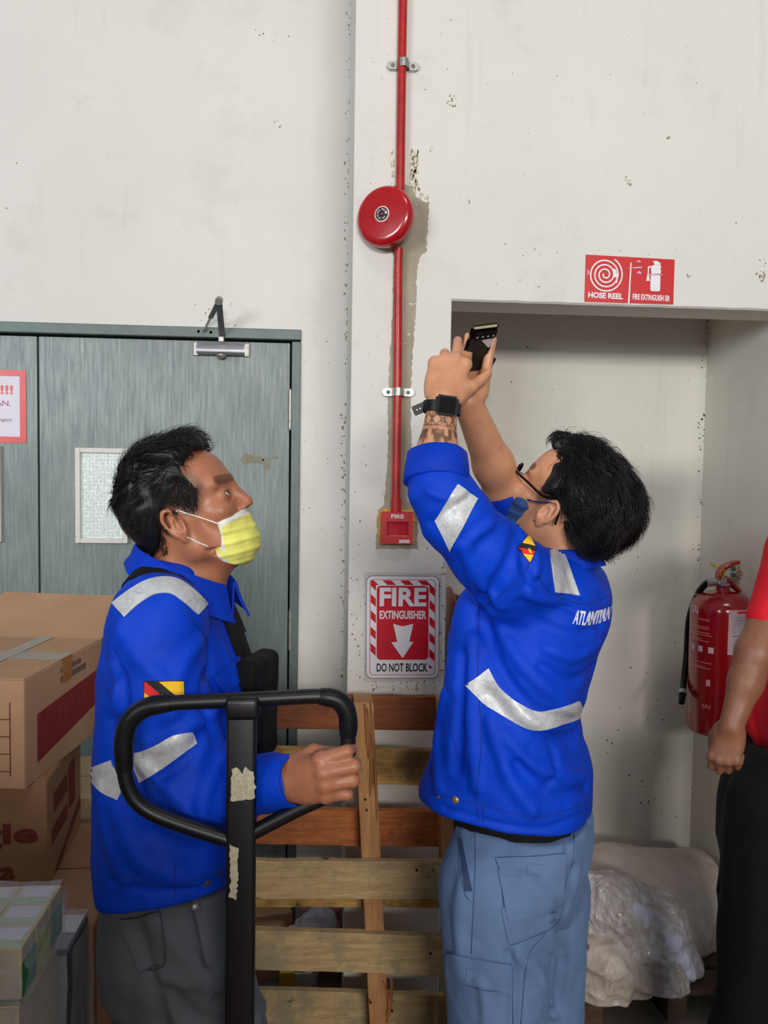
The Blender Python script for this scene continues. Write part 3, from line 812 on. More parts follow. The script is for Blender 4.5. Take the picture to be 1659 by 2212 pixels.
bm = bmesh.new(); add_box(bm, (xc, YD-0.020, z1+0.009), (0.020, 0.020, 0.020), bev=0.003); bm_obj('spindle_block', bm, M_GALV, CL)
def flat_bar(pts, w, t, name, mat, par):
    bm = bmesh.new()
    for p, q in zip(pts, pts[1:]):
        p = Vector(p); q = Vector(q); d = q-p
        m = Matrix.Translation((p+q)/2) @ d.to_track_quat('X', 'Y').to_matrix().to_4x4() @ Matrix.Diagonal((d.length, t, w, 1))
        r = bmesh.ops.create_cube(bm, size=1, matrix=m)
    bmesh.ops.bevel(bm, geom=list(bm.edges), offset=0.0015, segments=1, affect='EDGES')
    return bm_obj(name, bm, mat, par)
k = P(473, 650, YD-0.16); e = V(480, 724, YD-0.022)
flat_bar([e+Vector((0, 0, -0.004)), k], 0.020, 0.007, 'main_arm', M_DKST, CL)
sh = V(440, 716, YW-0.012)
mid = Vector(k)*0.45+sh*0.55
flat_bar([k, mid], 0.016, 0.008, 'forearm', M_DKST, CL)
bm = bmesh.new(); add_cyl(bm, mid+(Vector(k)-mid)*0.15, sh, 0.0042, seg=12); add_cyl(bm, Vector(k)+Vector((0, -0.006, -0.004)), Vector(k)+Vector((0, 0.010, 0.006)), 0.0125, seg=20)
bm_obj('arm_rod', bm, M_GALV, CL, True, 40)
bm = bmesh.new(); add_box(bm, sh+Vector((0.006, 0.0085, 0.0)), (0.062, 0.005, 0.016), rot=(0, math.radians(5), 0), bev=0.001)
add_cyl(bm, sh+Vector((-0.018, 0.004, 0)), sh+Vector((-0.018, 0.002, 0)), 0.005, seg=10); add_cyl(bm, sh+Vector((0.024, 0.004, -0.002)), sh+Vector((0.024, 0.002, -0.002)), 0.005, seg=10)
bm_obj('shoe_bracket', bm, M_GALV, CL)
# notice taped to the left leaf
a, b, z0, z1 = px_rect(-190, 57, 797, 955, YD)
bm = bmesh.new(); add_box(bm, ((a+b)/2, YD-0.0006, (z0+z1)/2), (b-a-0.02, 0.0008, z1-z0-0.02))
NT = bm_obj('paper_notice', bm, M_LABEL); tag(NT, 'white printed notice with a red tape border on the left door', 'notice')
w = 0.021
for nm, c, s in (('border_tape', ((a+b)/2, YD-0.0016, z1-w/2), (b-a, 0.0008, w)), ('border_tape', ((a+b)/2, YD-0.0016, z0+w/2), (b-a, 0.0008, w)), ('border_tape', (b-w/2, YD-0.0024, (z0+z1)/2), (w, 0.0008, z1-z0)), ('border_tape', (a+w/2, YD-0.0024, (z0+z1)/2), (w, 0.0008, z1-z0))):
    bm = bmesh.new(); add_box(bm, c, s); bm_obj(nm, bm, plain('red_cloth_tape', (212, 58, 48), 0.35, var=0.08) if nm not in bpy.data.materials and 'red_cloth_tape' not in bpy.data.materials else bpy.data.materials['red_cloth_tape'], NT)
def onwall(x, y, Y, off): q = V(x, y, Y); q.y = Y-off; return q
place_text('lettering', '!!!', onwall(15, 842, YD, 0.0014), 0.042, 0.031, bpy.data.materials['red_cloth_tape'], NT, 0.03)
place_text('lettering', 'AN.', onwall(7, 871, YD, 0.0014), 0.050, 0.018, plain('purple_print', (150, 70, 100), 0.5), NT, 0.0)
place_text('lettering', '-INI!!!!', onwall(8, 908, YD, 0.0014), 0.052, 0.011, M_PRINTB, NT, 0.0)

# ------------------------------------------------------------------ fire fixtures on the pillar
def onp(x, y, off=0.0, Y=YP): q = V(x, y, Y-off); return q
pipe = empty('conduit_pipe', onp(857, 1100, 0.02), 'red painted conduit pipe running down the pillar to the call point', 'pipe')
RP = 0.0122
bm = bmesh.new()
pts = [onp(871.5, -60, 0.018), onp(868, 150, 0.018), onp(866, 300, 0.018), onp(864.5, 414, 0.018)]
add_tube(bm, smooth_path(pts, 6), RP, 20); bm_obj('pipe_run', bm, M_REDPIPE, pipe, True, 50)
bm = bmesh.new(); pts = [onp(861.5, 536, 0.018), onp(860, 600, 0.017), onp(859, 820, 0.017), onp(856, 1078, 0.017)]
add_tube(bm, smooth_path(pts, 6), RP, 20); bm_obj('pipe_run', bm, M_REDPIPE, pipe, True, 50)
bm = bmesh.new(); add_cyl(bm, onp(856, 1076, 0.017), onp(855.5, 1106, 0.017), 0.0150, seg=24); bm_obj('pipe_socket', bm, M_REDPIPE, pipe, True, 40)
def clamp(x, y):
    c = onp(x, y, 0.0); bm = bmesh.new(); n = 12; hw = 0.011
    prof = [(-0.034, 0.003), (-0.034, 0.0075), (-0.018, 0.0085), (-0.0155, 0.018)]
    for k in range(n+1):
        a = math.pi*(1-k/n); prof.append((0.0148*math.cos(a), 0.018+0.0148*math.sin(a)))
    prof += [(0.0155, 0.018), (0.018, 0.0085), (0.034, 0.0075)]
    prof = prof[1:]
    t = 0.002
    rings = []
    for i, (u, v) in enumerate(prof):
        rings.append([bm.verts.new(c+Vector((u, -v, -hw))), bm.verts.new(c+Vector((u, -v, hw))), bm.verts.new(c+Vector((u, -v+t, hw))), bm.verts.new(c+Vector((u, -v+t, -hw)))])
    for a, b in zip(rings, rings[1:]):
        for k in range(4): bm.faces.new((a[k], b[k], b[(k+1) % 4], a[(k+1) % 4]))
    bm.faces.new(rings[0][::-1]); bm.faces.new(rings[-1])
    for s in (-1, 1):
        add_cyl(bm, c+Vector((s*0.034, -0.0055, 0)), c+Vector((s*0.034, -0.0077, 0)), hw, seg=20)
    bmesh.ops.recalc_face_normals(bm, faces=bm.faces)
    sd = bm_obj('pipe_clamp', bm, M_GALV, pipe, True, 35)
    bm = bmesh.new(); add_box(bm, c+Vector((0, -0.002, -0.002)), (0.074, 0.004, 0.022), bev=0.0015); bm_obj('back_plate', bm, M_GALV, sd)
    for s in (-1, 1):
        bm = bmesh.new(); add_lathe(bm, c+Vector((s*0.028, -0.0075, 0)), (0, -1, 0), [(0.0055, 0), (0.005, 0.002), (0.002, 0.003)], 16)
        bm_obj('screw', bm, M_DKST, sd, True, 40)
clamp(870, 145); clamp(859.5, 848)
# bell: pressed dome on a shallow base, mounted over the conduit
bc = onp(839, 480); bc.y = YP-0.0
BA_ = Vector((-.46, -.89, .02)).normalized()
bell = empty('alarm_bell', bc, 'round red fire alarm bell mounted on the pillar over the conduit', 'bell')
bm = bmesh.new(); add_lathe(bm, bc+Vector((0.006, 0, 0)), (0, -1, 0), [(0.040, 0.0), (0.042, 0.034), (0.034, 0.038)], 40); bm_obj('back_box', bm, M_GALV, bell, True, 40)
R = 0.0825
prof = [(R-0.004, 0.026), (R, 0.026), (R+0.0006, 0.030), (R-0.0005, 0.036)]
for k in range(1, 9):
    a = math.pi/2*k/8; prof.append((R-0.022+0.0215*math.cos(a), 0.036+0.019*math.sin(a)))
prof += [(0.035, 0.0565), (0.022, 0.0570), (0.0, 0.0572)]
bo = bc+Vector((0.004, -0.012, 0)); bm = bmesh.new(); add_lathe(bm, bo, BA_, prof[:-1], 72, cap0=False); bm_obj('gong', bm, M_RED, bell, True, 60)
bm = bmesh.new(); add_lathe(bm, bo+BA_*0.0568, BA_, [(0.0215, 0), (0.0215, 0.0012), (0.0185, 0.0016)], 40); bm_obj('badge_rim', bm, plain('bell_badge_rim', (224, 200, 186), 0.4), bell, True, 40)
bd = bo+BA_*0.0584; BX_ = BA_.cross(Vector((0, 0, 1))).normalized()*-1; BZ_ = BX_.cross(BA_)*-1
BX_ = BX_ if BX_.x > 0 else -BX_; BZ_ = BZ_ if BZ_.z > 0 else -BZ_
def bp(x, o_, z): return bd+BX_*x+BA_*o_+BZ_*z
def bdir(x, z): return BX_*x+BZ_*z
bm = bmesh.new(); add_lathe(bm, bd, BA_, [(0.0182, 0), (0.0182, 0.0006)], 40); BG = bm_obj('badge', bm, plain('dark_badge', (44, 30, 30), 0.3), bell)
bm = bmesh.new(); add_lathe(bm, bp(0, 0.0006, 0), BA_, [(0.0062, 0), (0.0055, 0.0016), (0.002, 0.0026)], 24); bm_obj('centre_bolt', bm, plain('badge_bolt', (120, 60, 54), 0.25, 0.4), BG, True)
for i, ch in enumerate('ALARM BELL'):
    if ch == ' ': continue
    a = math.radians(205-i*20.0); r = 0.0125
    xd = bdir(math.sin(a), -math.cos(a)); yd = bdir(math.cos(a), math.sin(a))
    place_text('lettering', ch, bp(r*math.cos(a), 0.0008, r*math.sin(a)), 0.0030, 0.0044, M_WHITE, BG, 0.02, xd, yd)
for i, ch in enumerate('DC 24V'):
    if ch == ' ': continue
    a = math.radians(235+i*17.0); r = 0.0125
    place_text('lettering', ch, bp(r*math.cos(a), 0.0008, r*math.sin(a)), 0.0030, 0.0044, M_WHITE, BG, 0.02, bdir(-math.sin(a), math.cos(a)), bdir(-math.cos(a), -math.sin(a)))
bm = bmesh.new(); add_lathe(bm, bp(0.0126, 0.0006, 0.002), BA_, [(0.0038, 0), (0.0038, 0.0006)], 20); bm_obj('approval_dot', bm, plain('badge_dot', (206, 190, 190), 0.4), BG)
# call point
cc = onp(856, 1139); cp = empty('fire_call_point', cc, 'square red break-glass call point at the end of the conduit', 'call point')
bm = bmesh.new(); add_box(bm, cc+Vector((0, -0.004, 0)), (0.0985, 0.008, 0.0985), bev=0.003)
for k, (x, z, r) in enumerate([(-0.049, 0.03, .006), (-0.049, -0.02, .005), (0.05, 0.02, .006), (0.0, 0.05, .005), (0.049, -0.035, .004), (-0.03, 0.049, .005)]): 
    bmesh.ops.create_icosphere(bm, subdivisions=1, radius=r, matrix=Matrix.Translation(cc+Vector((x, -0.003, z))))
bm_obj('sealant', bm, M_YELSEAL, cp, True, 40)
def frame_box(bm, c, w, h, y0, y1, iw, ih, ic=(0, 0), bev=0.003):
    """Square ring with a window."""
    def rect(W, H, y, o=(0, 0)): return [bm.verts.new(Vector((c[0]+o[0]+sx*W/2, y, c[2]+o[1]+sz*H/2))) for sx, sz in ((-1, -1), (1, -1), (1, 1), (-1, 1))]
    o0 = rect(w, h, y0); o1 = rect(w-0.004, h-0.004, y1); i1 = rect(iw, ih, y1, ic); i0 = rect(iw-0.003, ih-0.003, y0, ic)
    for a, b in ((o0, o1), (o1, i1), (i1, i0)):
        for k in range(4): bm.faces.new((a[k], a[(k+1) % 4], b[(k+1) % 4], b[k]))
    bmesh.ops.recalc_face_normals(bm, faces=bm.faces)
bm = bmesh.new(); frame_box(bm, cc, 0.092, 0.092, cc.y-0.008, cc.y-0.036, 0.062, 0.040, (0, -0.002)); bm_obj('housing', bm, M_REDPL, cp)
bm = bmesh.new(); add_box(bm, cc+Vector((0, -0.020, -0.002)), (0.064, 0.012, 0.042), bev=0.001)
add_box(bm, cc+Vector((0, -0.027, -0.002)), (0.050, 0.002, 0.032), bev=0.0008); bm_obj('break_glass', bm, plain('translucent_red_pane', (196, 40, 44), 0.12, Coat_Weight=0.6), cp)
place_text('lettering', 'FIRE', cc+Vector((0, -0.0362, 0.033)), 0.036, 0.011, M_WHITE, cp, 0.03)
bm = bmesh.new(); add_box(bm, cc+Vector((0.020, -0.0364, -0.037)), (0.030, 0.0006, 0.009)); bm_obj('label', bm, plain('pale_label', (226, 206, 206), 0.5), cp)
bm = bmesh.new()
M_DSC = plain('dark_screw', (90, 16, 20), 0.5); bm.free()
for x, z in ((-0.030, 0.024), (0.034, 0.033), (-0.002, -0.036), (-0.040, -0.030), (0.038, 0.006)):
    bm = bmesh.new(); add_cyl(bm, cc+Vector((x, -0.0355, z)), cc+Vector((x, -0.0368, z)), 0.0016, seg=10); bm_obj('screw', bm, M_DSC, cp)
# small red plate further right on the pillar
bm = bmesh.new(); q = onp(944, 1118); add_box(bm, q+Vector((0, -0.002, 0)), (0.056, 0.004, 0.064), bev=0.0008)
o = bm_obj('wall_plate', bm, M_REDPL); tag(o, 'small square red plate on the pillar edge behind the raised arm', 'sign')

# ------------------------------------------------------------------ extinguisher sign on the pillar (flat print on a backing sheet)
def sign_frame(tl, tr, br, bl, Y):
    """Maps (u, v) in the unit square of a sign to the wall."""
    C = [np.array(onp(*q, 0.0, Y)) for q in (tl, tr, br, bl)]
    def f(u, v, off=0.0):
        p = (C[0]*(1-u)+C[1]*u)*(1-v)+(C[3]*(1-u)+C[2]*u)*v
        return Vector((p[0], p[1]-off, p[2]))
    W = np.linalg.norm(C[1]-C[0]); H = np.linalg.norm(C[3]-C[0]); x = Vector(C[1]-C[0]).normalized(); y = Vector(C[0]-C[3]).normalized()
    return f, W, H, x, y
def rrect(x0, y0, x1, y1, r, asp=1.0, n=5):
    out = []
    for cx, cy, a0 in ((x1-r, y0+r*asp, -90), (x1-r, y1-r*asp, 0), (x0+r, y1-r*asp, 90), (x0+r, y0+r*asp, 180)):
        for k in range(n+1):
            a = math.radians(a0+90*k/n); out.append((cx+r*math.cos(a), cy+r*asp*math.sin(a)))
    return out
S, W, H, sx, sy = sign_frame((791, 1243), (949, 1244), (948, 1465), (790, 1466), YP)
asp = W/H
def plate(pts, off, mat, par, name, th=0.00025):
    return poly_plate(name, [S(u, v, off) for u, v in pts], th, mat, par)
sg = plate([(-0.03, -0.03), (1.03, -0.028), (1.04, 1.025), (-0.03, 1.035)], 0.0, M_TAPECL, None, 'clear_backing', 0.0006)
sg.name = 'fire_extinguisher_sign'; tag(sg, 'red and white FIRE EXTINGUISHER DO NOT BLOCK sign on the pillar above the pallet', 'sign')
plate(rrect(0, 0, 1, 1, 0.09, asp), 0.0007, M_BLACKP, sg, 'black_border')
plate(rrect(0.007, 0.005, 0.993, 0.995, 0.085, asp), 0.0010, M_WHITE, sg, 'white_panel')
plate(rrect(0.05, 0.036, 0.95, 0.965, 0.05, asp), 0.0013, M_SIGNR, sg, 'red_border')
plate(rrect(0.058, 0.041, 0.942, 0.960, 0.045, asp), 0.0016, M_WHITE, sg, 'white_panel')
def clip(poly, x0, y0, x1, y1):
    for ax, lim, sg_ in ((0, x0, 1), (0, x1, -1), (1, y0, 1), (1, y1, -1)):
        out = []
        for i in range(len(poly)):
            a, b = poly[i], poly[(i+1) % len(poly)]; ia = (a[ax]-lim)*sg_ >= 0; ib = (b[ax]-lim)*sg_ >= 0
            if ia: out.append(a)
            if ia != ib:
                t = (lim-a[ax])/(b[ax]-a[ax]); out.append((a[0]+(b[0]-a[0])*t, a[1]+(b[1]-a[1])*t))
        poly = out
        if not poly: return []
    return poly
# the diagonal stripes: slope taken from the print
bars = [(0.062, 0.045, 0.133, 0.80), (0.862, 0.045, 0.938, 0.90), (0.133, 0.045, 0.862, 0.092)]
for j in range(-3, 12):
    for bi, (x0, y0, x1, y1) in enumerate(bars):
        off = 0.158*j
        st = [(0, off-0.18), (1.0, off-0.18+0.66), (1.0, off-0.18+0.66+0.079), (0, off-0.18+0.079)]
        if bi == 1: pass
        q = clip(st, x0, y0, x1, y1)
        if len(q) >= 3: plate(q, 0.0019, M_SIGNR, sg, 'red_stripe')
plate(rrect(0.135, 0.090, 0.865, 0.825, 0.06, asp), 0.0022, M_WHITE, sg, 'white_panel')
plate(rrect(0.145, 0.097, 0.853, 0.815, 0.055, asp), 0.0025, M_SIGNR, sg, 'red_panel')
plate([(0.370, 0.465), (0.50, 0.490), (0.645, 0.465), (0.590, 0.640), (0.650, 0.640), (0.500, 0.800), (0.345, 0.645), (0.425, 0.640)], 0.0028, M_WHITE, sg, 'arrow')
for txt, u, v, w, h, m, b in (('FIRE', 0.503, 0.205, 0.64, 0.180, M_WHITE, 0.035), ('EXTINGUISHER', 0.503, 0.378, 0.64, 0.082, M_WHITE, 0.03), ('DO NOT BLOCK', 0.495, 0.890, 0.70, 0.082, M_BLACKP, 0.02)):
    place_text('lettering', txt, S(u, v, 0.0028), W*w, H*h, m, sg, b, sx, sy)
# ------------------------------------------------------------------ hose reel / extinguisher sign over the recess
S, W, H, sx, sy = sign_frame((1265, 550), (1457, 561), (1454, 658), (1262, 652), YP)
asp = W/H
hs = plate([(0, 0), (1, 0), (1, 1), (0, 1)], 0.0, M_SIGNR2, None, 'hose_reel_sign', 0.0012)
tag(hs, 'red HOSE REEL and FIRE EXTINGUISHER sign on the wall above the recess', 'sign')
plate([(0.503, 0.12), (0.516, 0.12), (0.505, 1.0), (0.488, 1.0)], 0.0012, M_WHITE, hs, 'divider')
# coiled hose spiral
bm = bmesh.new(); nS = 150; prev = None; wv = 0.0076
for k in range(nS+1):
    t = k/nS; a = math.radians(150+t*360*3.75); r = 0.012+0.0745*t*0.62+0.0
    r = 0.006+0.054*t
    c = S(0.225, 0.405, 0.0012); w = wv*(0.62 if t > 0.06 else 0.62)
    i_ = c+(sx*math.cos(a)+sy*math.sin(a))*(r-w/2)*0.85; o_ = c+(sx*math.cos(a)+sy*math.sin(a))*(r+w/2)*0.85
    cur = [bm.verts.new(i_+Vector((0, -0.0003, 0))), bm.verts.new(o_+Vector((0, -0.0003, 0)))]
    if prev: bm.faces.new((prev[0], prev[1], cur[1], cur[0]))
    prev = cur
bm_obj('hose_symbol', bm, M_WHITE, hs)
plate([(0.315, 0.26), (0.345, 0.30), (0.365, 0.46), (0.325, 0.45)], 0.0012, M_WHITE, hs, 'hose_symbol')
plate([(0.345, 0.49), (0.362, 0.49), (0.362, 0.56), (0.352, 0.58), (0.342, 0.54)], 0.0012, M_WHITE, hs, 'hose_symbol')
plate(rrect(0.735, 0.36, 0.845, 0.72, 0.02, asp), 0.0012, M_WHITE, hs, 'extinguisher_symbol')
plate([(0.742, 0.17), (0.770, 0.14), (0.845, 0.15), (0.850, 0.20), (0.838, 0.22), (0.850, 0.25), (0.846, 0.33), (0.742, 0.345), (0.735, 0.20), (0.715, 0.21), (0.712, 0.33), (0.727, 0.50), (0.685, 0.50), (0.700, 0.32), (0.700, 0.18)], 0.0012, M_WHITE, hs, 'extinguisher_symbol')
plate([(0.755, 0.06), (0.800, 0.05), (0.842, 0.10), (0.842, 0.14), (0.780, 0.14)], 0.0012, M_WHITE, hs, 'extinguisher_symbol')
for q in ([(0.46, 0.245), (0.55, 0.215), (0.625, 0.195), (0.635, 0.225), (0.56, 0.24)], [(0.565, 0.09), (0.59, 0.06), (0.62, 0.08), (0.61, 0.105)], [(0.575, 0.34), (0.60, 0.29), (0.63, 0.32), (0.62, 0.36)], [(0.01, 0.33), (0.04, 0.33), (0.045, 0.40), (0.02, 0.43), (0.03, 0.36)], [(0.68, 0.385), (0.74, 0.35), (0.84, 0.35), (0.87, 0.335), (0.86, 0.365), (0.75, 0.375)]):
    plate(q, 0.0016, M_LILAC, hs, 'vinyl_tear')
place_text('lettering', 'HOSE REEL', S(0.235, 0.855, 0.0013), W*0.39, H*0.125, M_WHITE, hs, 0.035, sx, sy)
place_text('lettering', 'FIRE EXTINGUISH ER', S(0.748, 0.862, 0.0013), W*0.42, H*0.125, M_WHITE, hs, 0.03, sx, sy)

# ------------------------------------------------------------------ hose reel inside the recess, seen edge on
hc = Vector((XP1+0.055, 2.50, 1.01)); hr = empty('hose_reel', (hc.x, hc.y, 0.74), 'red hose reel with black hose on the side of the pillar behind the man', 'hose reel')
for dx in (0.0, 0.125):
    bm = bmesh.new(); add_lathe(bm, hc+Vector((dx, 0, 0)), (1, 0, 0), [(0.235, 0), (0.242, 0.003), (0.242, 0.007), (0.225, 0.010)], 64); bm_obj('reel_disc', bm, M_RED, hr, True, 40)
for j in range(4):
    for lay in range(2):
        bm = bmesh.new(); rr = 0.205-0.027*lay
        add_tube(bm, [hc+Vector((0.024+0.027*j, rr*math.cos(a), rr*math.sin(a))) for a in np.linspace(0, 2*math.pi, 48, endpoint=False)], 0.0135, 10, closed=True); bm_obj('hose_coil', bm, M_BLKRUB, hr, True)
bm = bmesh.new(); add_cyl(bm, hc+Vector((-0.055, 0, 0)), hc+Vector((0.14, 0, 0)), 0.03, seg=20); add_box(bm, hc+Vector((-0.051, 0, 0)), (0.008, 0.12, 0.16), bev=0.002); bm_obj('axle_bracket', bm, M_DKST, hr, True, 40)

# ------------------------------------------------------------------ fire extinguisher hanging on the right side wall
YE = 2.44
top = P(1553, 1290, YE); ex = P(1555.5, 1400, YE)[0]; zs = P(1553, 1268, YE)[2]; zb = P(1553, 1578, YE)[2]
er = (P(1616, 1420, YE)[0]-P(1493, 1420, YE)[0])/2; ex = P(1555, 1420, YE)[0]
ec = Vector((ex, YE, zb)); EX = empty('fire_extinguisher', ec, 'large red fire extinguisher hanging on a wall bracket at the right', 'fire extinguisher')
hb = zs-zb
prof = [(er-0.016, 0.0), (er-0.006, 0.003), (er, 0.012), (er, hb-0.075)]
for k in range(1, 9):
    a = math.pi/2*k/8; prof.append((0.024+(er-0.024)*math.cos(a)**0.9 if k < 8 else 0.024, hb-0.075+0.062*math.sin(a)))
prof += [(0.022, hb-0.01), (0.022, hb+0.004)]
bm = bmesh.new(); add_lathe(bm, ec, (0, 0, 1), prof, 64); bm_obj('cylinder', bm, plain('extinguisher_red_enamel', (150, 14, 22), 0.20, var=0.06, Coat_Weight=0.6), EX, True, 60)
bm = bmesh.new(); add_lathe(bm, ec+Vector((0, 0, hb+0.003)), (0, 0, 1), [(0.020, 0), (0.024, 0.004), (0.024, 0.010), (0.015, 0.016), (0.015, 0.03)], 28)
add_cyl(bm, ec+Vector((0, 0, hb+0.022)), ec+Vector((-0.046, -0.012, hb+0.018)), 0.009, seg=16)
bm_obj('valve', bm, M_STEEL, EX, True, 40)
nk = ec+Vector((0, 0, hb+0.03))
def blade(pts, w, t, nm, mat):
    F = smooth_path([tuple(nk+Vector(p)) for p in pts], 6); bm = bmesh.new(); R_ = []
    for i, p in enumerate(F):
        a = F[max(0, i-1)]; b = F[min(len(F)-1, i+1)]; tt = Vector(b-a).normalized(); yy = Vector((0.25, -1, 0)).normalized(); nn = tt.cross(yy).normalized()
        u = i/(len(F)-1); ww = w*(0.75+0.35*math.sin(u*math.pi)) if u < 0.95 else w*0.6
        R_.append([bm.verts.new(Vector(p)+yy*sx_*ww/2+nn*sn*t/2) for sx_, sn in ((-1, -1), (1, -1), (1, 1), (-1, 1))])
    for a, b in zip(R_, R_[1:]):
        for k in range(4): bm.faces.new((a[k], a[(k+1) % 4], b[(k+1) % 4], b[k]))
    bm.faces.new(R_[0][::-1]); bm.faces.new(R_[-1]); bmesh.ops.recalc_face_normals(bm, faces=bm.faces)
    bmesh.ops.bevel(bm, geom=list(bm.edges), offset=0.0015, segments=1, affect='EDGES')
    return bm_obj(nm, bm, mat, EX, True, 35)
blade([(-0.014, 0, -0.012), (-0.012, 0, 0.018), (0.006, 0, 0.036), (0.030, 0, 0.048), (0.052, 0, 0.052)], 0.026, 0.012, 'squeeze_lever', M_RED)
blade([(-0.010, 0, 0.004), (0.016, 0, -0.008), (0.038, 0, -0.028), (0.058, 0, -0.044)], 0.026, 0.010, 'carry_handle', M_RED)
bm = bmesh.new(); yt = nk+Vector((0.0, -0.014, 0.0))
add_tube(bm, smooth_path([yt+Vector(p) for p in ((-0.016, 0, 0.014), (0.004, -0.006, 0.006), (0.022, -0.008, 0.0), (0.038, -0.008, 0.004), (0.050, -0.008, 0.014), (0.046, -0.008, 0.026), (0.034, -0.008, 0.020), (0.036, -0.008, 0.004), (0.050, -0.008, 0.0))], 6), 0.0016, 6); bm_obj('pull_cord', bm, plain('brown_cord', (120, 74, 36), 0.7), EX, True)
bm = bmesh.new(); add_tube(bm, [yt+Vector((-0.012, -0.004, 0.018+0*i)) + Vector((0.007*math.cos(a), -0.004, 0.012*math.sin(a))) for i, a in enumerate(np.linspace(0, 6.28, 14, endpoint=False))], 0.0018, 6, closed=True); bm_obj('safety_tie', bm, M_YELSEAL, EX, True)
poly_plate('seal_tag', [nk+Vector(p) for p in ((-0.020, -0.006, 0.030), (-0.024, -0.006, 0.036), (-0.044, -0.006, 0.050), (-0.050, -0.006, 0.044), (-0.034, -0.006, 0.034))], 0.001, plain('yellow_plastic_tag', (222, 204, 46), 0.4), EX)
hp = [ec+Vector((-0.040, -0.010, hb+0.019)), ec+Vector((-0.056, 0.000, hb+0.010)), ec+Vector((-0.068, 0.030, hb-0.03)), ec+Vector((-0.070, 0.080, hb-0.12)), ec+Vector((-0.072, 0.085, hb*0.5)), ec+Vector((-0.090, 0.060, hb*0.34)), ec+Vector((-0.112, 0.02, hb*0.27))]
bm = bmesh.new(); add_tube(bm, smooth_path(hp, 8), 0.0105, 14); bm_obj('hose', bm, M_BLKRUB, EX, True)
e = hp[-1]; dd = (hp[-1]-hp[-2]).normalized()
bm = bmesh.new(); add_cyl(bm, hp[0]+Vector((0.01, 0, 0)), hp[0]+Vector((-0.018, 0, -0.004)), 0.0135, seg=18); bm_obj('hose_ferrule', bm, M_GALV, EX, True, 40)
bm = bmesh.new(); add_cyl(bm, e, e+dd*0.016, 0.0125, seg=18); NZ = bm_obj('nozzle_collar', bm, M_GALV, EX, True, 40)
bm = bmesh.new(); add_cyl(bm, e+dd*0.014, e+dd*0.052, 0.012, 0.0095, seg=18); bm_obj('nozzle', bm, M_BLKPL, EX, True, 40)
def on_cyl(ang, z, off=0.0004):   # ang measured from straight towards the camera, + to the right
    a = math.radians(ang-27); return ec+Vector(((er+off)*math.sin(a), -(er+off)*math.cos(a), z))
def cyl_patch(name, a0, a1, z0, z1, off, mat, par=None, n=10):
    bm = bmesh.new(); g = [[bm.verts.new(on_cyl(a0+(a1-a0)*i/n, z, off)) for i in range(n+1)] for z in (z0, z1)]
    for i in range(n): bm.faces.new((g[0][i], g[0][i+1], g[1][i+1], g[1][i]))
    return bm_obj(name, bm, mat, par or EX, True)
def zpx(y): return P(1555, y, YE-er)[2]-zb
LB = cyl_patch('inspection_label', 12, 66, zpx(1415), zpx(1318), 0.0006, plain('pinkish_label', (206, 166, 172), 0.4))
cyl_patch('label_sheet', 20, 64, zpx(1400), zpx(1330), 0.0010, plain('grey_white_form', (176, 168, 172), 0.4), LB)
cyl_patch('label_header', 28, 60, zpx(1326), zpx(1321), 0.0012, M_SIGNR, LB)
for yy, a0, a1 in ((1335, 26, 40), (1341, 26, 44), (1347, 26, 38), (1374, 20, 33), (1390, 30, 40)): cyl_patch('print_line', a0, a1, zpx(yy+1.2), zpx(yy), 0.0014, M_BLACKP if yy > 1370 else plain('faint_print', (120, 116, 122), 0.5), LB, 4)
M_EXP = plain('pale_extinguisher_print', (216, 150, 158), 0.4)
def cyl_text(txt, ang, y, w, h, mat=M_EXP, bold=0.0):
    a = math.radians(ang); xd = (math.cos(a), math.sin(a), 0)
    me = fit_text(txt, w, h, bold, 0.0004)
    z = zpx(y)
    for v in me.vertices:
        t = a+v.co.x/er; q = on_cyl(math.degrees(t), z+v.co.y, 0.0004+v.co.z); v.co = q
    return link('lettering', me, mat, EX, False)
cyl_text('SRI', -56, 1326, 0.034, 0.024, plain('white_extinguisher_print', (226, 190, 196), 0.4), 0.03)
cyl_text('EXTINGUISHER', -42, 1345, 0.070, 0.006)
for yy, a0, a1 in ((1352, -66, -46), (1360, -66, -22), (1364, -66, -22), (1373, -66, -20), (1378, -66, -16), (1387, -66, -34), (1391, -66, -20), (1438, -64, -14), (1450, -64, -16), (1447, -64, -30)):
    cyl_patch('print_line', a0, a1, zpx(yy+1.3), zpx(yy), 0.0004, M_EXP, None, 8)
for a in (-58, -38, -17): cyl_patch('pictogram', a-5, a+5, zpx(1416), zpx(1403), 0.0004, plain('pictogram_white', (214, 184, 196), 0.4) if a == -58 else bpy.data.materials['pictogram_white'])
cyl_text('01839147', -42, 1293, 0.055, 0.009)
cyl_text('SRI', -22, 1533, 0.026, 0.012)
bm = bmesh.new(); cyl_patch('maker_shield', -24, -16, zpx(1488), zpx(1474), 0.0004, M_EXP)
pl = Vector((XR, 2.50, P(1612, 1240, 2.5)[2]))
bm = bmesh.new(); add_box(bm, pl+Vector((-0.002, 0, 0)), (0.004, 0.055, 0.062), bev=0.002)
add_tube(bm, smooth_path([pl+Vector((-0.004, 0, -0.024)), pl+Vector((-0.05, -0.012, -0.028)), ec+Vector((0.024, 0.006, pl.z-0.026-ec.z))], 4), 0.0055, 8)
b_ = bm_obj('wall_bracket', bm, M_GALV, EX, True, 40)
bm = bmesh.new()
for dz in (0.018, -0.004): add_cyl(bm, pl+Vector((-0.004, 0, dz)), pl+Vector((-0.012, 0, dz)), 0.007, seg=12)
bm_obj('anchor_bolt', bm, M_DKST, b_, True, 40)

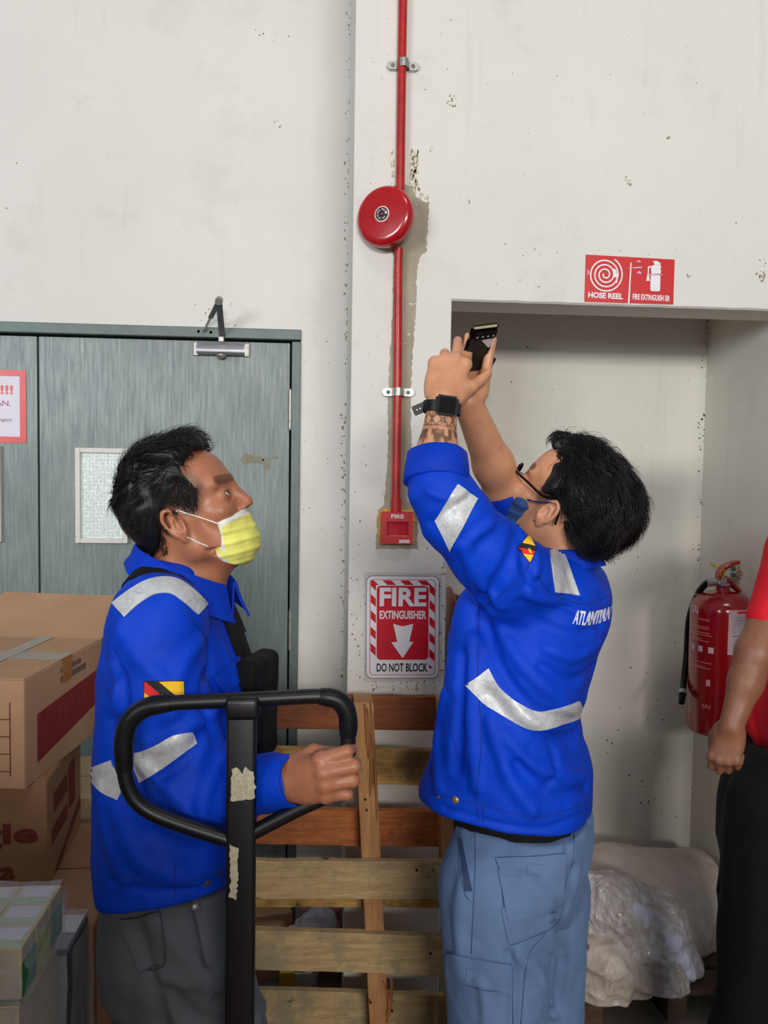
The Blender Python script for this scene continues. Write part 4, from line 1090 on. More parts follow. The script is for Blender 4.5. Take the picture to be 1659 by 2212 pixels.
# ------------------------------------------------------------------ people: anatomy builders
class Frame:
    """Local frame: columns x (forward), y (left), z (up)."""
    def __init__(s, o, fwd, up, sc=1.0):
        s.o = np.array(o, float); f = np.array(fwd, float); f /= np.linalg.norm(f); u = np.array(up, float); u -= f*(u@f); u /= np.linalg.norm(u)
        s.R = np.stack([f, np.cross(u, f), u], 1); s.s = sc
    def w(s, *p):
        p = p[0] if len(p) == 1 else p
        return s.o+s.R@(np.array(p, float)*s.s)
    def l(s, P_): return ((P_-s.o)@s.R)/s.s
def add_head(F, H, ears=(1, -1)):
    s = H.s; w = H.w
    def E(c, r, k=0.02, op='u', rot=None):
        F.ell(w(c), np.array(r)*s, H.R if rot is None else H.R@rot, k*s, op)
    def C(a, b, ra, rb, k=0.02, op='u'): F.cap(w(a), w(b), ra*s, rb*s, k*s, op)
    E((-.014, 0, .052), (.098, .076, .082), .0)
    E((.040, 0, .055), (.052, .063, .056), .03)
    E((.040, 0, -.015), (.050, .057, .062), .03)
    E((.030, 0, -.060), (.050, .046, .045), .03)
    for q in (1, -1):
        C((.000, q*.055, -.050), (.058, q*.016, -.092), .015, .016, .03)
        C((-.002, q*.062, -.010), (.000, q*.056, -.052), .016, .015, .03)
        E((.064, q*.044, -.012), (.020, .020, .017), .02)
        C((.088, q*.010, .036), (.074, q*.048, .037), .0095, .0090, .016)
        E((.090, q*.032, .012), (.016, .017, .0125), .014, 's')
    C((.068, -.008, -.092), (.068, .008, -.092), .017, .017, .02)
    C((.087, 0, .034), (.104, 0, -.012), .0075, .0095, .014)
    E((.1025, 0, -.019), (.0120, .0110, .0105), .006)
    for q in (1, -1):
        E((.0940, q*.0130, -.0235), (.0115, .0075, .0085), .005)
        E((.100, q*.0060, -.0310), (.0060, .0035, .0030), .003, 's')
    C((.083, -.016, -.050), (.083, .016, -.050), .0085, .0085, .012)
    C((.081, -.014, -.061), (.081, .014, -.061), .0090, .0090, .008)
    for q in (1, -1):   # lids
        E((.0785, q*.0315, .013), (.0140, .0170, .0115), .009)
        E((.0920, q*.0325, .0122), (.0120, .0128, .0042), .002, 's')
    for q in ears:
        rr = rotm('Z', q*24)@rotm('Y', -14)
        E((-.008, q*.0800, .000), (.0165, .0065, .0300), .006, 'u', rr)
        E((-.004, q*.0870, .004), (.0105, .0060, .0180), .003, 's', rr)
        hx = [(-.002, q*.081, .010), (-.004, q*.086, .026), (-.016, q*.089, .030), (-.0235, q*.089, .018), (-.0235, q*.087, .002), (-.018, q*.084, -.014), (-.008, q*.081, -.024)]
        hp = smooth_path(hx, 3)
        for a, b in zip(hp[:-1], hp[1:]): C(a, b, .0034, .0034, .003)
        C((-.011, q*.0830, .012), (-.014, q*.0830, -.008), .0030, .0034, .004)
        E((.0035, q*.0800, -.002), (.0050, .0042, .0070), .003)
        E((-.006, q*.0800, -.0270), (.0075, .0045, .0085), .004)
def eyeballs(H, parent, look=(1, 0, .05)):
    for q in (1, -1):
        me = bpy.data.meshes.new('eye'); bm = bmesh.new(); c = H.w(.0778, q*.0315, .0130); r = .0120*H.s
        bmesh.ops.create_uvsphere(bm, u_segments=32, v_segments=24, radius=r, matrix=Matrix.Translation(Vector(c))); bm.to_mesh(me); bm.free()
        g = H.R@(np.array(look, float)/np.linalg.norm(look)); v = np.array([x.co[:] for x in me.vertices]); d = ((v-c)/r)@g
        colr = np.where(d[:, None] > .975, (.004, .003, .003), np.where(d[:, None] > .875, (.035, .014, .008), (.62, .56, .52)))
        at = me.attributes.new('tint', 'FLOAT_COLOR', 'POINT'); at.data.foreach_set('color', np.concatenate([colr, np.ones((len(v), 1))], 1).astype(np.float32).ravel())
        link('eye', me, M_EYE, parent, True)
def add_hand(F, wrist, d, n, side, curls, spread=0.0, thumb=None, s=1.0, lead=0.0, fat=1.0):
    """wrist point, d = towards the fingers, n = out of the back of the hand, side = +1 when the thumb is towards cross(d, n).
    curls: four (mcp, pip, dip) degrees, index first. Returns dict of joints."""
    W = np.array(wrist, float); d = np.array(d, float); d /= np.linalg.norm(d); n = np.array(n, float); n -= d*(n@d); n /= np.linalg.norm(n)
    lat = np.cross(d, n)*side     # towards the thumb
    T = lambda a, b, c: W+(d*a+lat*b+n*c)*s
    J = {'W': W, 'd': d, 'n': n, 'lat': lat}
    mc = [(.088, .026, .000), (.091, .006, .003), (.086, -.013, .001), (.077, -.031, -.004)]
    base = [(.012, .014, -.001), (.010, .005, .000), (.010, -.005, .000), (.012, -.014, -.002)]
    for m, b in zip(mc, base): F.cap(T(*b), T(*m), .0135*s, .0108*s, .016*s)
    F.ell(T(.050, -.002, -.007), np.array((.040, .034, .0120))*s, np.stack([d, lat, n], 1), .012*s)
    F.ell(T(.030, .026, -.010), np.array((.030, .014, .014))*s, np.stack([d, lat, n], 1), .012*s)   # thenar
    F.ell(T(.034, -.026, -.008), np.array((.032, .012, .013))*s, np.stack([d, lat, n], 1), .012*s)
    L = [(.044, .027, .021), (.048, .030, .022), (.044, .028, .021), (.034, .021, .019)]
    Rr = [(.0098, .0088, .0078, .0066), (.0099, .0090, .0079, .0067), (.0095, .0085, .0075, .0064), (.0084, .0076, .0067, .0057)]
    for i in range(4):
        p = T(*mc[i]); sp = math.radians(lead+spread*(1.2, .3, -.5, -1.5)[i]); fd = d*math.cos(sp)+lat*math.sin(sp); ang = 0; pts = [p]
        for k in range(3):
            ang += curls[i][k]; a = math.radians(ang); q = fd*math.cos(a)-n*math.sin(a); p = p+q*L[i][k]*s; pts.append(p)
        J[i] = pts
        for k in range(3): F.cap(pts[k], pts[k+1], Rr[i][k]*s*fat, Rr[i][k+1]*s*fat, .008*s if k == 0 else .003*s)
        for k in (1,):
            nn = fd*math.sin(0)+n
        F.ell(pts[0]+n*.002*s, np.array((.011, .0095, .0095))*s, np.stack([d, lat, n], 1), .006*s)
    th = thumb or [(.022, .026, -.012), (.052, .048, -.022), (.078, .056, -.028), (.102, .056, -.030)]
    tp = [T(*q) for q in th]; J['t'] = tp
    for k in range(3): F.cap(tp[k], tp[k+1], (.0155, .0120, .0100)[k]*s, (.0120, .0100, .0078)[k]*s, .010*s if k == 0 else .004*s)
    return J
def no_tint(v): return np.ones((len(v), 3))
def blend_to(col, mask, c):
    return col*(1-mask[:, None])+np.array(c)*mask[:, None]
def sstep(a, b, x):
    t = np.clip((x-a)/(b-a), 0, 1); return t*t*(3-2*t)
def hair_strands(bv, roots, comb, H, length, lift, rad, seed, seg=5, jit=0.25, droop=0.0):
    """Thin locks growing from scalp points, combed along comb(local point)."""
    rnd = np.random.RandomState(seed); V_, Q = [], []
    for r in roots:
        loc, nrm, idx, dist = bv.find_nearest(Vector(r))
        if loc is None: continue
        p = np.array(loc)-np.array(nrm)*0.003; n = np.array(nrm); lp = H.l(p)
        d = H.R@np.array(comb(lp)); d = d/np.linalg.norm(d)+rnd.normal(0, jit, 3); d -= n*(d@n); d /= np.linalg.norm(d)+1e-9
        L = length(lp)*rnd.uniform(.7, 1.2)*H.s; lf = lift(lp)*rnd.uniform(.5, 1.5); rr = rad*rnd.uniform(.7, 1.3)
        pts = [p]; cur = p
        for k in range(seg):
            t = (k+1)/seg; dd = d*(1-0.25*t)+n*lf*(1-t*0.9)+np.array([0, 0, -droop*t]); dd /= np.linalg.norm(dd)
            cur = cur+dd*L/seg
            loc2, n2, _, _ = bv.find_nearest(Vector(cur))
            if loc2 is not None:
                sd = (cur-np.array(loc2))@np.array(n2)
                if sd < 0.0006+0.002*t*lf*8: cur = np.array(loc2)+np.array(n2)*(0.0006+0.0012*rnd.rand()+0.002*t*lf*8)
                n = np.array(n2); d = d-n*(d@n); d /= np.linalg.norm(d)+1e-9
            pts.append(cur)
        b0 = len(V_)
        for k, q in enumerate(pts):
            t = k/seg; a = pts[min(k+1, seg)]-pts[max(k-1, 0)]; a = a/(np.linalg.norm(a)+1e-9)
            u = np.cross(a, n); u /= np.linalg.norm(u)+1e-9; v2 = np.cross(u, a); w = rr*(1.0-0.85*t**1.5)
            V_ += [q+u*w, q+v2*w*.6, q-u*w]
        for k in range(seg):
            for j in range(3):
                a = b0+k*3+j; b = b0+k*3+(j+1) % 3; Q.append((a, b, b+3, a+3))
    return V_, Q
def cuff(name, c0, c1, r0, r1, mat, parent, wall=0.004, seg=40, flat=None, wob=0.0, seed=0, fold=True):
    """A turned-up cuff: an open tube with thickness between two centres."""
    c0 = np.array(c0, float); c1 = np.array(c1, float); a = c1-c0; L = np.linalg.norm(a); a /= L
    u = np.cross(a, (0.2, 0.9, 0.4)); u /= np.linalg.norm(u); v = np.cross(a, u); rnd = random.Random(seed); ph = [rnd.uniform(0, 6.3) for _ in range(3)]
    bm = bmesh.new(); rings = []
    prof = [(0.00, 1.0, 0), (0.04, 1.05, 0), (0.5, 1.06, 0), (0.96, 1.04, 0), (1.0, 1.0, 0), (0.98, 1.0, 1), (0.5, 1.0, 1), (0.0, 0.98, 1)]
    for t, f, inn in prof:
        ring = []
        for k in range(seg):
            th = 2*math.pi*k/seg; w = 1+wob*(math.sin(2*th+ph[0])*.6+math.sin(3*th+ph[1]+t)*.4+math.sin(7*th+ph[2]+2*t)*.22)
            r = (r0+(r1-r0)*t)*f*w-(wall if inn else 0)
            ring.append(bm.verts.new(c0+a*L*t+(u*math.cos(th)+v*math.sin(th)*(flat or 1))*r))
        rings.append(ring)
    for i in range(len(rings)):
        A = rings[i]; B = rings[(i+1) % len(rings)]
        for k in range(seg): bm.faces.new((A[k], A[(k+1) % seg], B[(k+1) % seg], B[k]))
    bmesh.ops.recalc_face_normals(bm, faces=bm.faces)
    return bm_obj(name, bm, mat, parent, True, 60)
def shoe(toe_dir, heel, parent, mat, sole_mat):
    F = Field(); h = np.array(heel, float); d = np.array(toe_dir, float); d /= np.linalg.norm(d)
    F.cap(h+(0, 0, .052), h+d*.10+(0, 0, .048), .040, .044, .03); F.cap(h+d*.10+(0, 0, .045), h+d*.20+(0, 0, .040), .044, .036, .03); F.cap(h+(0, 0, .06), h+(0, 0, .13), .042, .046, .03)
    F.box(h+d*.1+(0, 0, -.03), (.4, .4, .045), op='s', k=.004)
    o = sdf_obj('shoe', F, .005, mat, parent)
    G = Field(); G.cap(h+(0, 0, .010), h+d*.20+(0, 0, .010), .046, .044, .01); G.box(h+d*.1+(0, 0, .060), (.4, .4, .042), op='s', k=.003); G.box(h+d*.1+(0, 0, -.060), (.4, .4, .060), op='s', k=.003)
    sdf_obj('sole', G, .005, sole_mat, o); return o
M_SHOE = plain('black_leather_shoe', (22, 21, 21), 0.45, var=0.1, bump=0.2)
M_SOLE = plain('dark_rubber_sole', (34, 31, 28), 0.8)
def poly_sd(x, y, poly):
    """Signed distance to a polygon (negative inside)."""
    P_ = np.array(poly, float); n = len(P_); best = np.full(x.shape, 1e9); ins = np.zeros(x.shape, bool)
    for i in range(n):
        a, b = P_[i], P_[(i+1) % n]; e = b-a; wx = x-a[0]; wy = y-a[1]; t = np.clip((wx*e[0]+wy*e[1])/max(e@e, 1e-12), 0, 1)
        best = np.minimum(best, (wx-e[0]*t)**2+(wy-e[1]*t)**2)
        c = (a[1] > y) != (b[1] > y); xi = a[0]+(y-a[1])*(b[0]-a[0])/(b[1]-a[1]+1e-15); ins ^= c & (x < xi)
    return np.where(ins, -1, 1)*np.sqrt(best)
def prism(F, H, poly, R=0.3, k=0.004):
    """Keep only what lies inside a side-view polygon given in the head's own x-z plane."""
    def f(p):
        q = H.l(p); return poly_sd(q[..., 0], q[..., 2], poly)*H.s
    F._add(f, H.o, R, 'i', k)
def px_local(H, pts, ly):
    """Photo pixels to the head's x-z plane at side offset ly."""
    out = []
    for x, y in pts:
        d = _fw+_rt*((x-829.5)/FPX)-_up*((y-1106.0)/FPX)
        o = H.l(CAMP); v = H.R.T@d/H.s; t = (ly-o[1])/v[1]; q = o+v*t; out.append((q[0], q[2]))
    return out
def collar(name, c, fwd, rt, zt_b, zt_f, h_b, h_f, flare, mat, parent, th0=28, seg=56, tilt_c=None):
    """Folded collar round the neck: c centre (x, y), fwd direction, zt top height at back/front."""
    f = np.array(fwd[:2], float); f /= np.linalg.norm(f); l = np.array((-f[1], f[0])); c = np.array(c, float)
    bm = bmesh.new(); rows = []
    for i in range(seg+1):
        th = math.radians(th0+(360-2*th0)*i/seg); k = (1-math.cos(th))/2; k = k**0.8
        zt = zt_f+(zt_b-zt_f)*k; h = h_f+(h_b-h_f)*k; cc = c+(np.array(tilt_c[0])*k+np.array(tilt_c[1])*(1-k) if tilt_c else 0)
        dr = f*math.cos(th)+l*math.sin(th); w = 0.0025*math.sin(5*th)+0.0015*math.sin(11*th+1)
        pt = lambda r, z: (cc[0]+dr[0]*r, cc[1]+dr[1]*r, z)
        fl = flare*(1+0.25*(1-k))
        rows.append([bm.verts.new(pt(*q)) for q in ((rt[0]*1.0-.002, zt-h*.95), (rt[0]*0.99, zt-.006), (rt[0]+.003, zt), (rt[0]+.007, zt-.003), (rt[0]+fl*.55+w, zt-h*.55), (rt[0]+fl+w, zt-h), (rt[0]+fl-.004+w, zt-h-.001), (rt[0]+fl*.5-.004, zt-h*.55), (rt[0]+.0035, zt-.012), (rt[0]+.002, zt-h*.95))])
    for a, b in zip(rows, rows[1:]):
        m = len(a)
        for k in range(m): bm.faces.new((a[k], b[k], b[(k+1) % m], a[(k+1) % m]))
    bm.faces.new(rows[0]); bm.faces.new(rows[-1][::-1])
    bmesh.ops.recalc_face_normals(bm, faces=bm.faces)
    return bm_obj(name, bm, mat, parent, True, 55)
def flag(bv, tl, tr, br, bl, parent, n=8):
    C = [np.array(q, float) for q in (tl, tr, br, bl)]
    def m(u, v): return tuple((C[0]*(1-u)+C[1]*u)*(1-v)+(C[3]*(1-u)+C[2]*u)*v)
    Y_ = bpy.data.materials.get('flag_yellow') or plain('flag_yellow', (244, 190, 24), 0.7, bump=0.3)
    R_ = bpy.data.materials.get('flag_red') or plain('flag_red', (216, 28, 30), 0.7, bump=0.3)
    K_ = bpy.data.materials.get('flag_black') or plain('flag_black', (22, 20, 26), 0.7, bump=0.3)
    f = decal('flag_patch', bv, [m(-.02, -.04), m(1.02, -.04), m(1.02, 1.04), m(-.02, 1.04)], n, n, 0.0008, K_, parent)
    f['label'] = 'yellow flag patch with a red and black diagonal and a yellow star'
    q = lambda *a: [m(*x) for x in a]
    decal('flag_field', bv, q((.38, .0), (1., .0), (1., .0), (1., .80)), n, n, 0.0018, Y_, f, thick=.0006)
    decal('flag_field', bv, q((.0, .42), (.0, .42), (.52, 1.), (.0, 1.)), n, n, 0.0018, Y_, f, thick=.0006)
    decal('flag_stripe', bv, q((.0, .0), (.06, .0), (.80, 1.), (.50, 1.)), n, 2, 0.0018, R_, f, thick=.0006) if False else decal('flag_stripe', bv, q((.0, .0), (.05, .0), (.80, 1.), (.50, 1.)), 6, n*2, 0.0017, R_, f, thick=.0006)
    decal('flag_stripe', bv, q((.0, .0), (.0, .0), (.50, 1.), (.0, .42)), n, n, 0.0017, R_, f, thick=.0006)
    bm = bmesh.new(); c = (.47, .68); pc = ray(bv, *m(*c)); k = 9
    if pc[0] is not None:
        cv = bm.verts.new(pc[0]+pc[1]*.0036); rg = []
        for i in range(2*k):
            a = math.pi*i/k+math.pi/2; r = .125 if i % 2 == 0 else .062
            h, nn = ray(bv, *m(c[0]+r*math.cos(a), c[1]-r*math.sin(a)*1.75)); rg.append(bm.verts.new((h if h is not None else pc[0])+(nn if nn is not None else pc[1])*.0030))
        for i in range(2*k): bm.faces.new((rg[i], cv, rg[(i+1) % (2*k)]))
        bmesh.ops.recalc_face_normals(bm, faces=bm.faces); bm_obj('flag_star', bm, Y_, f)
    return f
def button(name, bv, px, py, r, mat, parent, ring=False):
    h, nn = ray(bv, px, py)
    if h is None: return
    bm = bmesh.new()
    if ring: add_lathe(bm, h, nn, [(r*.5, .0), (r*.5, .001), (r*.75, .0022), (r, .001), (r, 0)], 20, cap0=False, cap1=False)
    else: add_lathe(bm, h-nn*.001, nn, [(r, 0), (r, .002), (r*.7, .0032), (r*.2, .0036)], 20)
    return bm_obj(name, bm, mat, parent, True, 50)
M_BRASS = plain('brass_snap', (196, 164, 104), 0.3, 0.7)
M_DULLSNAP = plain('dull_snap', (96, 86, 96), 0.35, 0.6)
def proj(p):
    d = np.asarray(p)-CAMP; w_ = d@_fw; return 829.5+FPX*(d@_rt)/w_, 1106.0-FPX*(d@_up)/w_
def secs_px(rows, Yc, B, deg, n=2.5, grow=0.0):
    """rows: (py, xl, xr[, half breadth[, distance]]) outline rows -> loft sections whose outline falls on xl..xr."""
    out = []; th = np.linspace(0, 2*np.pi, 72, endpoint=False); ct, st = np.cos(th), np.sin(th)
    ex, ey = np.sign(ct)*np.abs(ct)**(2/n), np.sign(st)*np.abs(st)**(2/n)
    a = math.radians(deg)
    for r in rows:
        py, xl, xr = r[:3]; b = r[3] if len(r) > 3 else B; Yr = r[4] if len(r) > 4 else Yc
        z = P((xl+xr)/2, py, Yr)[2]; cx = P((xl+xr)/2, py, Yr)[0]; A = (xr-xl)/2*Yr/FPX
        for _ in range(10):
            x, y = ex*A, ey*b
            pts = np.stack([cx+x*np.cos(a)-y*np.sin(a), Yr+x*np.sin(a)+y*np.cos(a), np.full(72, z)], 1)
            u = proj(pts)[0]; m = Yr/FPX
            cx += ((xl+xr)/2-(u.min()+u.max())/2)*m; A = max(A+((xr-xl)-(u.max()-u.min()))/2*m*0.9, 0.03)
        out.append((z, cx, Yr, A-grow, b, deg))
    return out

def ribbon(name, bv, path, w, wdir, lift, mat, parent, thick=.002, n=8):
    """A strap draped over a garment: both edges are snapped to the cloth."""
    pts = smooth_path(path, n); bm = bmesh.new(); R_ = []; wd = np.array(wdir, float); wd /= np.linalg.norm(wd)
    for p in pts:
        h0, n0, _, _ = bv.find_nearest(Vector(p)); row = []
        i = len(R_); t = pts[min(i+1, len(pts)-1)]-pts[max(i-1, 0)]; t = t/np.linalg.norm(t); cr = np.cross(t, np.array(n0)); cr /= np.linalg.norm(cr)
        for u in (-.5, -.17, .17, .5):
            h, nn, _, _ = bv.find_nearest(h0+Vector(cr*w*u)); row.append((h, (nn+n0*.6).normalized()))
        R_.append([bm.verts.new(h+nn*(lift+thick)) for h, nn in row]+[bm.verts.new(h+nn*(lift-.001)) for h, nn in row[::-1]])
    for a, b in zip(R_, R_[1:]):
        for k in range(8): bm.faces.new((a[k], b[k], b[(k+1) % 8], a[(k+1) % 8]))
    bm.faces.new(R_[0]); bm.faces.new(R_[-1][::-1]); bmesh.ops.recalc_face_normals(bm, faces=bm.faces)
    return bm_obj(name, bm, mat, parent, True, 50)
def hemcut(pa, pb, pc):
    a, b, c = (np.array(x) for x in (pa, pb, pc)); n = np.cross(b-a, c-a); n /= np.linalg.norm(n); n = n if n[2] > 0 else -n
    return lambda p: -((p-a)@n)

# ------------------------------------------------------------------ the man on the left (profile, yellow mask)
YL = 1.48
GAIN = 2.3
lf = np.array((math.cos(math.radians(27))*math.cos(math.radians(7)), -math.cos(math.radians(27))*math.sin(math.radians(7)), math.sin(math.radians(27))))
HS = 1.02
H1 = Frame((0, 0, 0), lf, (-math.sin(math.radians(27)), 0, math.cos(math.radians(27))), HS)
H1.o = P(382, 1134, YL-0.083)-H1.R@(np.array((-.006, -.083, .0))*HS)
F = Field(); add_head(F, H1)
nb = P(392, 1300, YL); 
F.cap(H1.w(-.030, 0, -.030), (nb[0], YL, nb[2]), .056, .056, .03)
F.cap(H1.w(.020, 0, -.075), P(420, 1290, YL), .030, .045, .03)
# torso, arms
sh_n = P(338, 1352, 1.315); sh_f = P(408, 1345, 1.66); el_n = P(425, 1715, 1.275); wr_n = P(606, 1694, 1.175)
el_f = P(408, 1600, 1.72); wr_f = P(425, 1775, 1.68)
F.cap(P(385, 1350, YL), P(375, 1420, YL), .09, .10, .05); F.cap(P(375, 1420, YL), P(375, 1880, YL), .10, .11, .05)
for sh in (sh_n, sh_f): F.cap(nb+(0, 0, -.06), sh, .045, .045, .04)
F.cap(sh_n, el_n, .050, .042, .02); F.cap(el_n, wr_n, .042, .029, .02)
F.cap(sh_f, el_f, .050, .042, .02); F.cap(el_f, wr_f, .042, .028, .02)
hd = P(706, 668, 1)[0:3]
kn = P(718, 1673, 1.114)
# right hand closed round the upright of the loop
add_hand(F, P(614, 1694, 1.168), kn-P(614, 1694, 1.168), (-.45, -1.0, .10), -1,
         [(34, 76, 50), (38, 84, 55), (42, 84, 55), (46, 84, 55)], spread=8, lead=-10, s=.93, fat=1.2,
         thumb=[(.022, .026, -.010), (.050, .036, -.034), (.068, .024, -.054), (.076, .002, -.062)])
add_hand(F, wr_f, (0.05, 0.0, -1), (0, 1, 0), 1, [(12, 22, 16)]*4, spread=2, s=.98)
hairline = px_local(H1, [(458, 955), (440, 966), (406, 974), (396, 990), (401, 1017), (416, 1041), (429, 1054), (422, 1068), (404, 1074), (378, 1084), (356, 1108), (348, 1150), (338, 1190), (300, 1225), (180, 1200), (180, 860), (520, 860)], -.06)
stub = px_local(H1, [(396, 1010), (436, 1050), (428, 1108), (398, 1102), (385, 1098), (358, 1112), (352, 1160), (344, 1196), (300, 1200), (300, 1010)], -.07)
def tint1(v):
    q = H1.l(v); c = no_tint(v)
    m = sstep(.010, -.006, poly_sd(q[:, 0], q[:, 2], stub))*(np.abs(q[:, 1]) > .035)*(q[:, 2] > -.11)*sstep(.10, .07, q[:, 0])*(np.linalg.norm(q, axis=1) < .2)
    m = m*(1-sstep(.076, .079, np.abs(q[:, 1]))*(np.abs(q[:, 0]+.008) < .022)*(np.abs(q[:, 2]) < .033))
    c = blend_to(c, m*.86*(.75+.25*vnoise(q, 260, 3)), (.16, .13, .13))
    for s_ in (1, -1):
        a = np.array((.0985, s_*.010, .036)); b = np.array((.0850, s_*.048, .040)); ab = b-a; t = np.clip(((q-a)@ab)/(ab@ab), 0, 1); dd = np.linalg.norm(q-a-t[:, None]*ab, axis=1)
        c = blend_to(c, sstep(.0105, .0060, dd)*.85*(.8+.3*vnoise(q, 500, 4)), (.10, .07, .06))
        e = np.linalg.norm((q-np.array((.088, s_*.0315, .013)))/np.array((.02, .014, .0075)), axis=1)
        c = blend_to(c, sstep(1.25, .8, e)*.55, (.45, .28, .24))
    e = np.linalg.norm((q-np.array((.09, 0, -.056)))/np.array((.02, .026, .012)), axis=1); c = blend_to(c, sstep(1.2, .8, e)*.6, (.75, .45, .45))
    return c
P1 = sdf_obj('person', F, .0028, M_SKIN1, None, 1, {'tint': tint1}, keep_bvh=True)
tag(P1, 'person in blue work jacket and yellow face mask, hand on the black loop', 'person')
eyeballs(H1, P1, (1, -.05, .15))
B1 = BV[P1.name]
# hair
F = Field()
F.ell(H1.w(-.018, 0, .068), np.array((.097, .0785, .086))*HS, H1.R, 0)
F.ell(H1.w(.030, 0, .058), np.array((.060, .0705, .058))*HS, H1.R, .012)
F.ell(H1.w(-.045, 0, .035), np.array((.072, .0785, .075))*HS, H1.R, .02)
F.ell(H1.w(-.040, 0, -.015), np.array((.060, .064, .075))*HS, H1.R, .02)
F.cap(H1.w(-.02, -.02, .128), H1.w(.056, -.018, .122), .026*HS, .024*HS, .03)
F.cap(H1.w(-.02, .02, .128), H1.w(.056, .018, .122), .026*HS, .024*HS, .03)
F.cap(H1.w(.045, -.03, .108), H1.w(.045, .03, .108), .030*HS, .030*HS, .02)
def hfold(p):
    q = H1.l(p); return .0022*np.sin(q[..., 1]*420+9*vnoise(q, 22, 1)+q[..., 0]*60)*sstep(.04, .08, q[..., 2])+.003*vnoise(q, 38, 2)
F.disp(hfold, H1.o, .25)
prism(F, H1, hairline, k=.006)
hair1 = sdf_obj('hair', F, .003, M_HAIR, P1, 1, keep_bvh=True)
hb_ = BV[hair1.name]
def top_roots(H, n, seed, cond, rad=.13, c0=(-.02, 0, .06)):
    r = np.random.RandomState(seed); out = []
    while len(out) < n:
        v = r.normal(0, 1, 3); v /= np.linalg.norm(v); p = np.array(c0)+v*rad
        if cond(v, p): out.append(H.w(p))
    return out
roots = top_roots(H1, 2600, 1, lambda v, p: v[2] > -.25 and v[0] < .75 and (v[2] > .25 or v[0] < .15))
Vh, Qh = hair_strands(hb_, roots, lambda l: (.55 if l[2] > .10 else -.5, .25*l[1]/.08, -.15 if l[2] > .08 else -1.0), H1, lambda l: .040 if l[2] > .09 else .020, lambda l: .42 if l[2] > .10 else .12, .00065, 3)
hs_ = mesh_np('hair_locks', np.array(Vh), np.array(Qh)); o = link('hair_locks', hs_, M_HAIR, hair1, True); o['kind'] = 'stuff'
srn = np.random.RandomState(12); rts = []; stp = np.array(stub)
while len(rts) < 3200:
    p = (srn.uniform(stp[:, 0].min(), stp[:, 0].max()), srn.uniform(stp[:, 1].min(), stp[:, 1].max()))
    if poly_sd(np.array([p[0]]), np.array([p[1]]), stub)[0] < -.001 and abs(math.hypot(p[0]+.008, p[1]*.6)) > .018: rts.append(H1.w(p[0], -.085, p[1]))
Vh, Qh = hair_strands(B1, rts, lambda l: (-.35, 0, -1.0), H1, lambda l: .009+.006*max(0, l[2])/.05, lambda l: .15, .00040, 13, seg=3)
o = link('hair_locks', mesh_np('hair_locks', np.array(Vh), np.array(Qh)), M_HAIR, hair1, True); o['kind'] = 'stuff'
# yellow mask
F = Field()
F.ell(H1.w(.050, 0, -.043), np.array((.042, .057, .045))*HS, H1.R, 0)
F.ell(H1.w(.046, 0, -.080), np.array((.047, .053, .040))*HS, H1.R, .03)
F.cap(H1.w(.082, 0, -.018), H1.w(.078, 0, -.055), .013*HS, .014*HS, .02)
F.cap(H1.w(.06, -.052, -.035), H1.w(.090, -.010, -.018), .010*HS, .010*HS, .012); F.cap(H1.w(.06, .052, -.035), H1.w(.090, .010, -.018), .010*HS, .010*HS, .012)
def pleat(p):
    q = H1.l(p); t = q[..., 2]+.25*q[..., 0]; return -.0022*np.maximum(0, np.sin(t*300+.6*np.sin(q[..., 1]*30)))*sstep(-.02, -.035, q[..., 2])+.0015*vnoise(q, 60, 5)
F.disp(pleat, H1.w(.08, 0, -.05), .12)
mp = px_local(H1, [(470, 1124), (500, 1114), (536, 1090), (640, 1070), (640, 1260), (480, 1214), (440, 1180), (482, 1178), (480, 1150)], -.045)
prism(F, H1, mp, k=.002)
e1 = np.array(px_local(H1, [(470, 1124), (536, 1092)], -.045)); e2 = np.array(px_local(H1, [(440, 1180), (480, 1212)], -.045)); e3 = np.array(px_local(H1, [(475, 1124), (484, 1178)], -.045))
def masktint(v):
    q = H1.l(v)[:, [0, 2]]; m = np.zeros(len(v))
    for e, w in ((e1, .0135), (e2, .0075), (e3, .0040)):
        t = (e[1]-e[0])/np.linalg.norm(e[1]-e[0]); d = np.abs((q-e[0])@np.array((-t[1], t[0]))); u = (q-e[0])@t
        m = np.maximum(m, sstep(w+.0015, w-.0015, d)*(1 if w > .01 else (u < np.linalg.norm(e[1]-e[0])+.01)))
    return np.stack([np.where(m > .5, lin((226, 224, 212))[i], lin((233, 228, 112))[i]) for i in range(3)], 1)
def tintmat(name, rough=.85):
    n = N(name); at = n.new('Attribute'); at.attribute_name = 'tint'; n.set(Base_Color=at.outputs['Color'], Roughness=rough); b = n.bump(n.noise(700, 2), .2, .0008); n.bump(n.noise(60, 4, .6), .25, .004, b); return n.m
mask1 = sdf_obj('face_mask', F, .0022, tintmat('yellow_and_white_mask'), P1, 1, {'tint': masktint}, keep_bvh=True); mask1['label'] = 'yellow pleated mask with white binding'
def in_mask(c):
    q = H1.l(c); return (poly_sd(q[:, 0], q[:, 2], mp) < -.002) & (np.linalg.norm(q, axis=1) < .2) & (q[:, 2] < -.026)
tuck(P1, BV[mask1.name], in_mask, .002)
def skin_cord(name, bv, pts, r, mat, par):
    out = []
    for x, y, Y in pts: out.append(V(x, y, Y))
    bm = bmesh.new(); add_tube(bm, smooth_path(out, 5), r, 8); return bm_obj(name, bm, mat, par, True)
def skin_y(bv, x, y):
    h, n = ray(bv, x, y); return h, n
def loop_cord(name, bv, pix, r, mat, par, lift=.0012):
    pts = []
    for x, y in pix:
        h, n = ray(bv, x, y)
        if h is not None: pts.append(h+n*lift)
    bm = bmesh.new(); add_tube(bm, smooth_path(pts, 5), r, 8); return bm_obj(name, bm, mat, par, True)
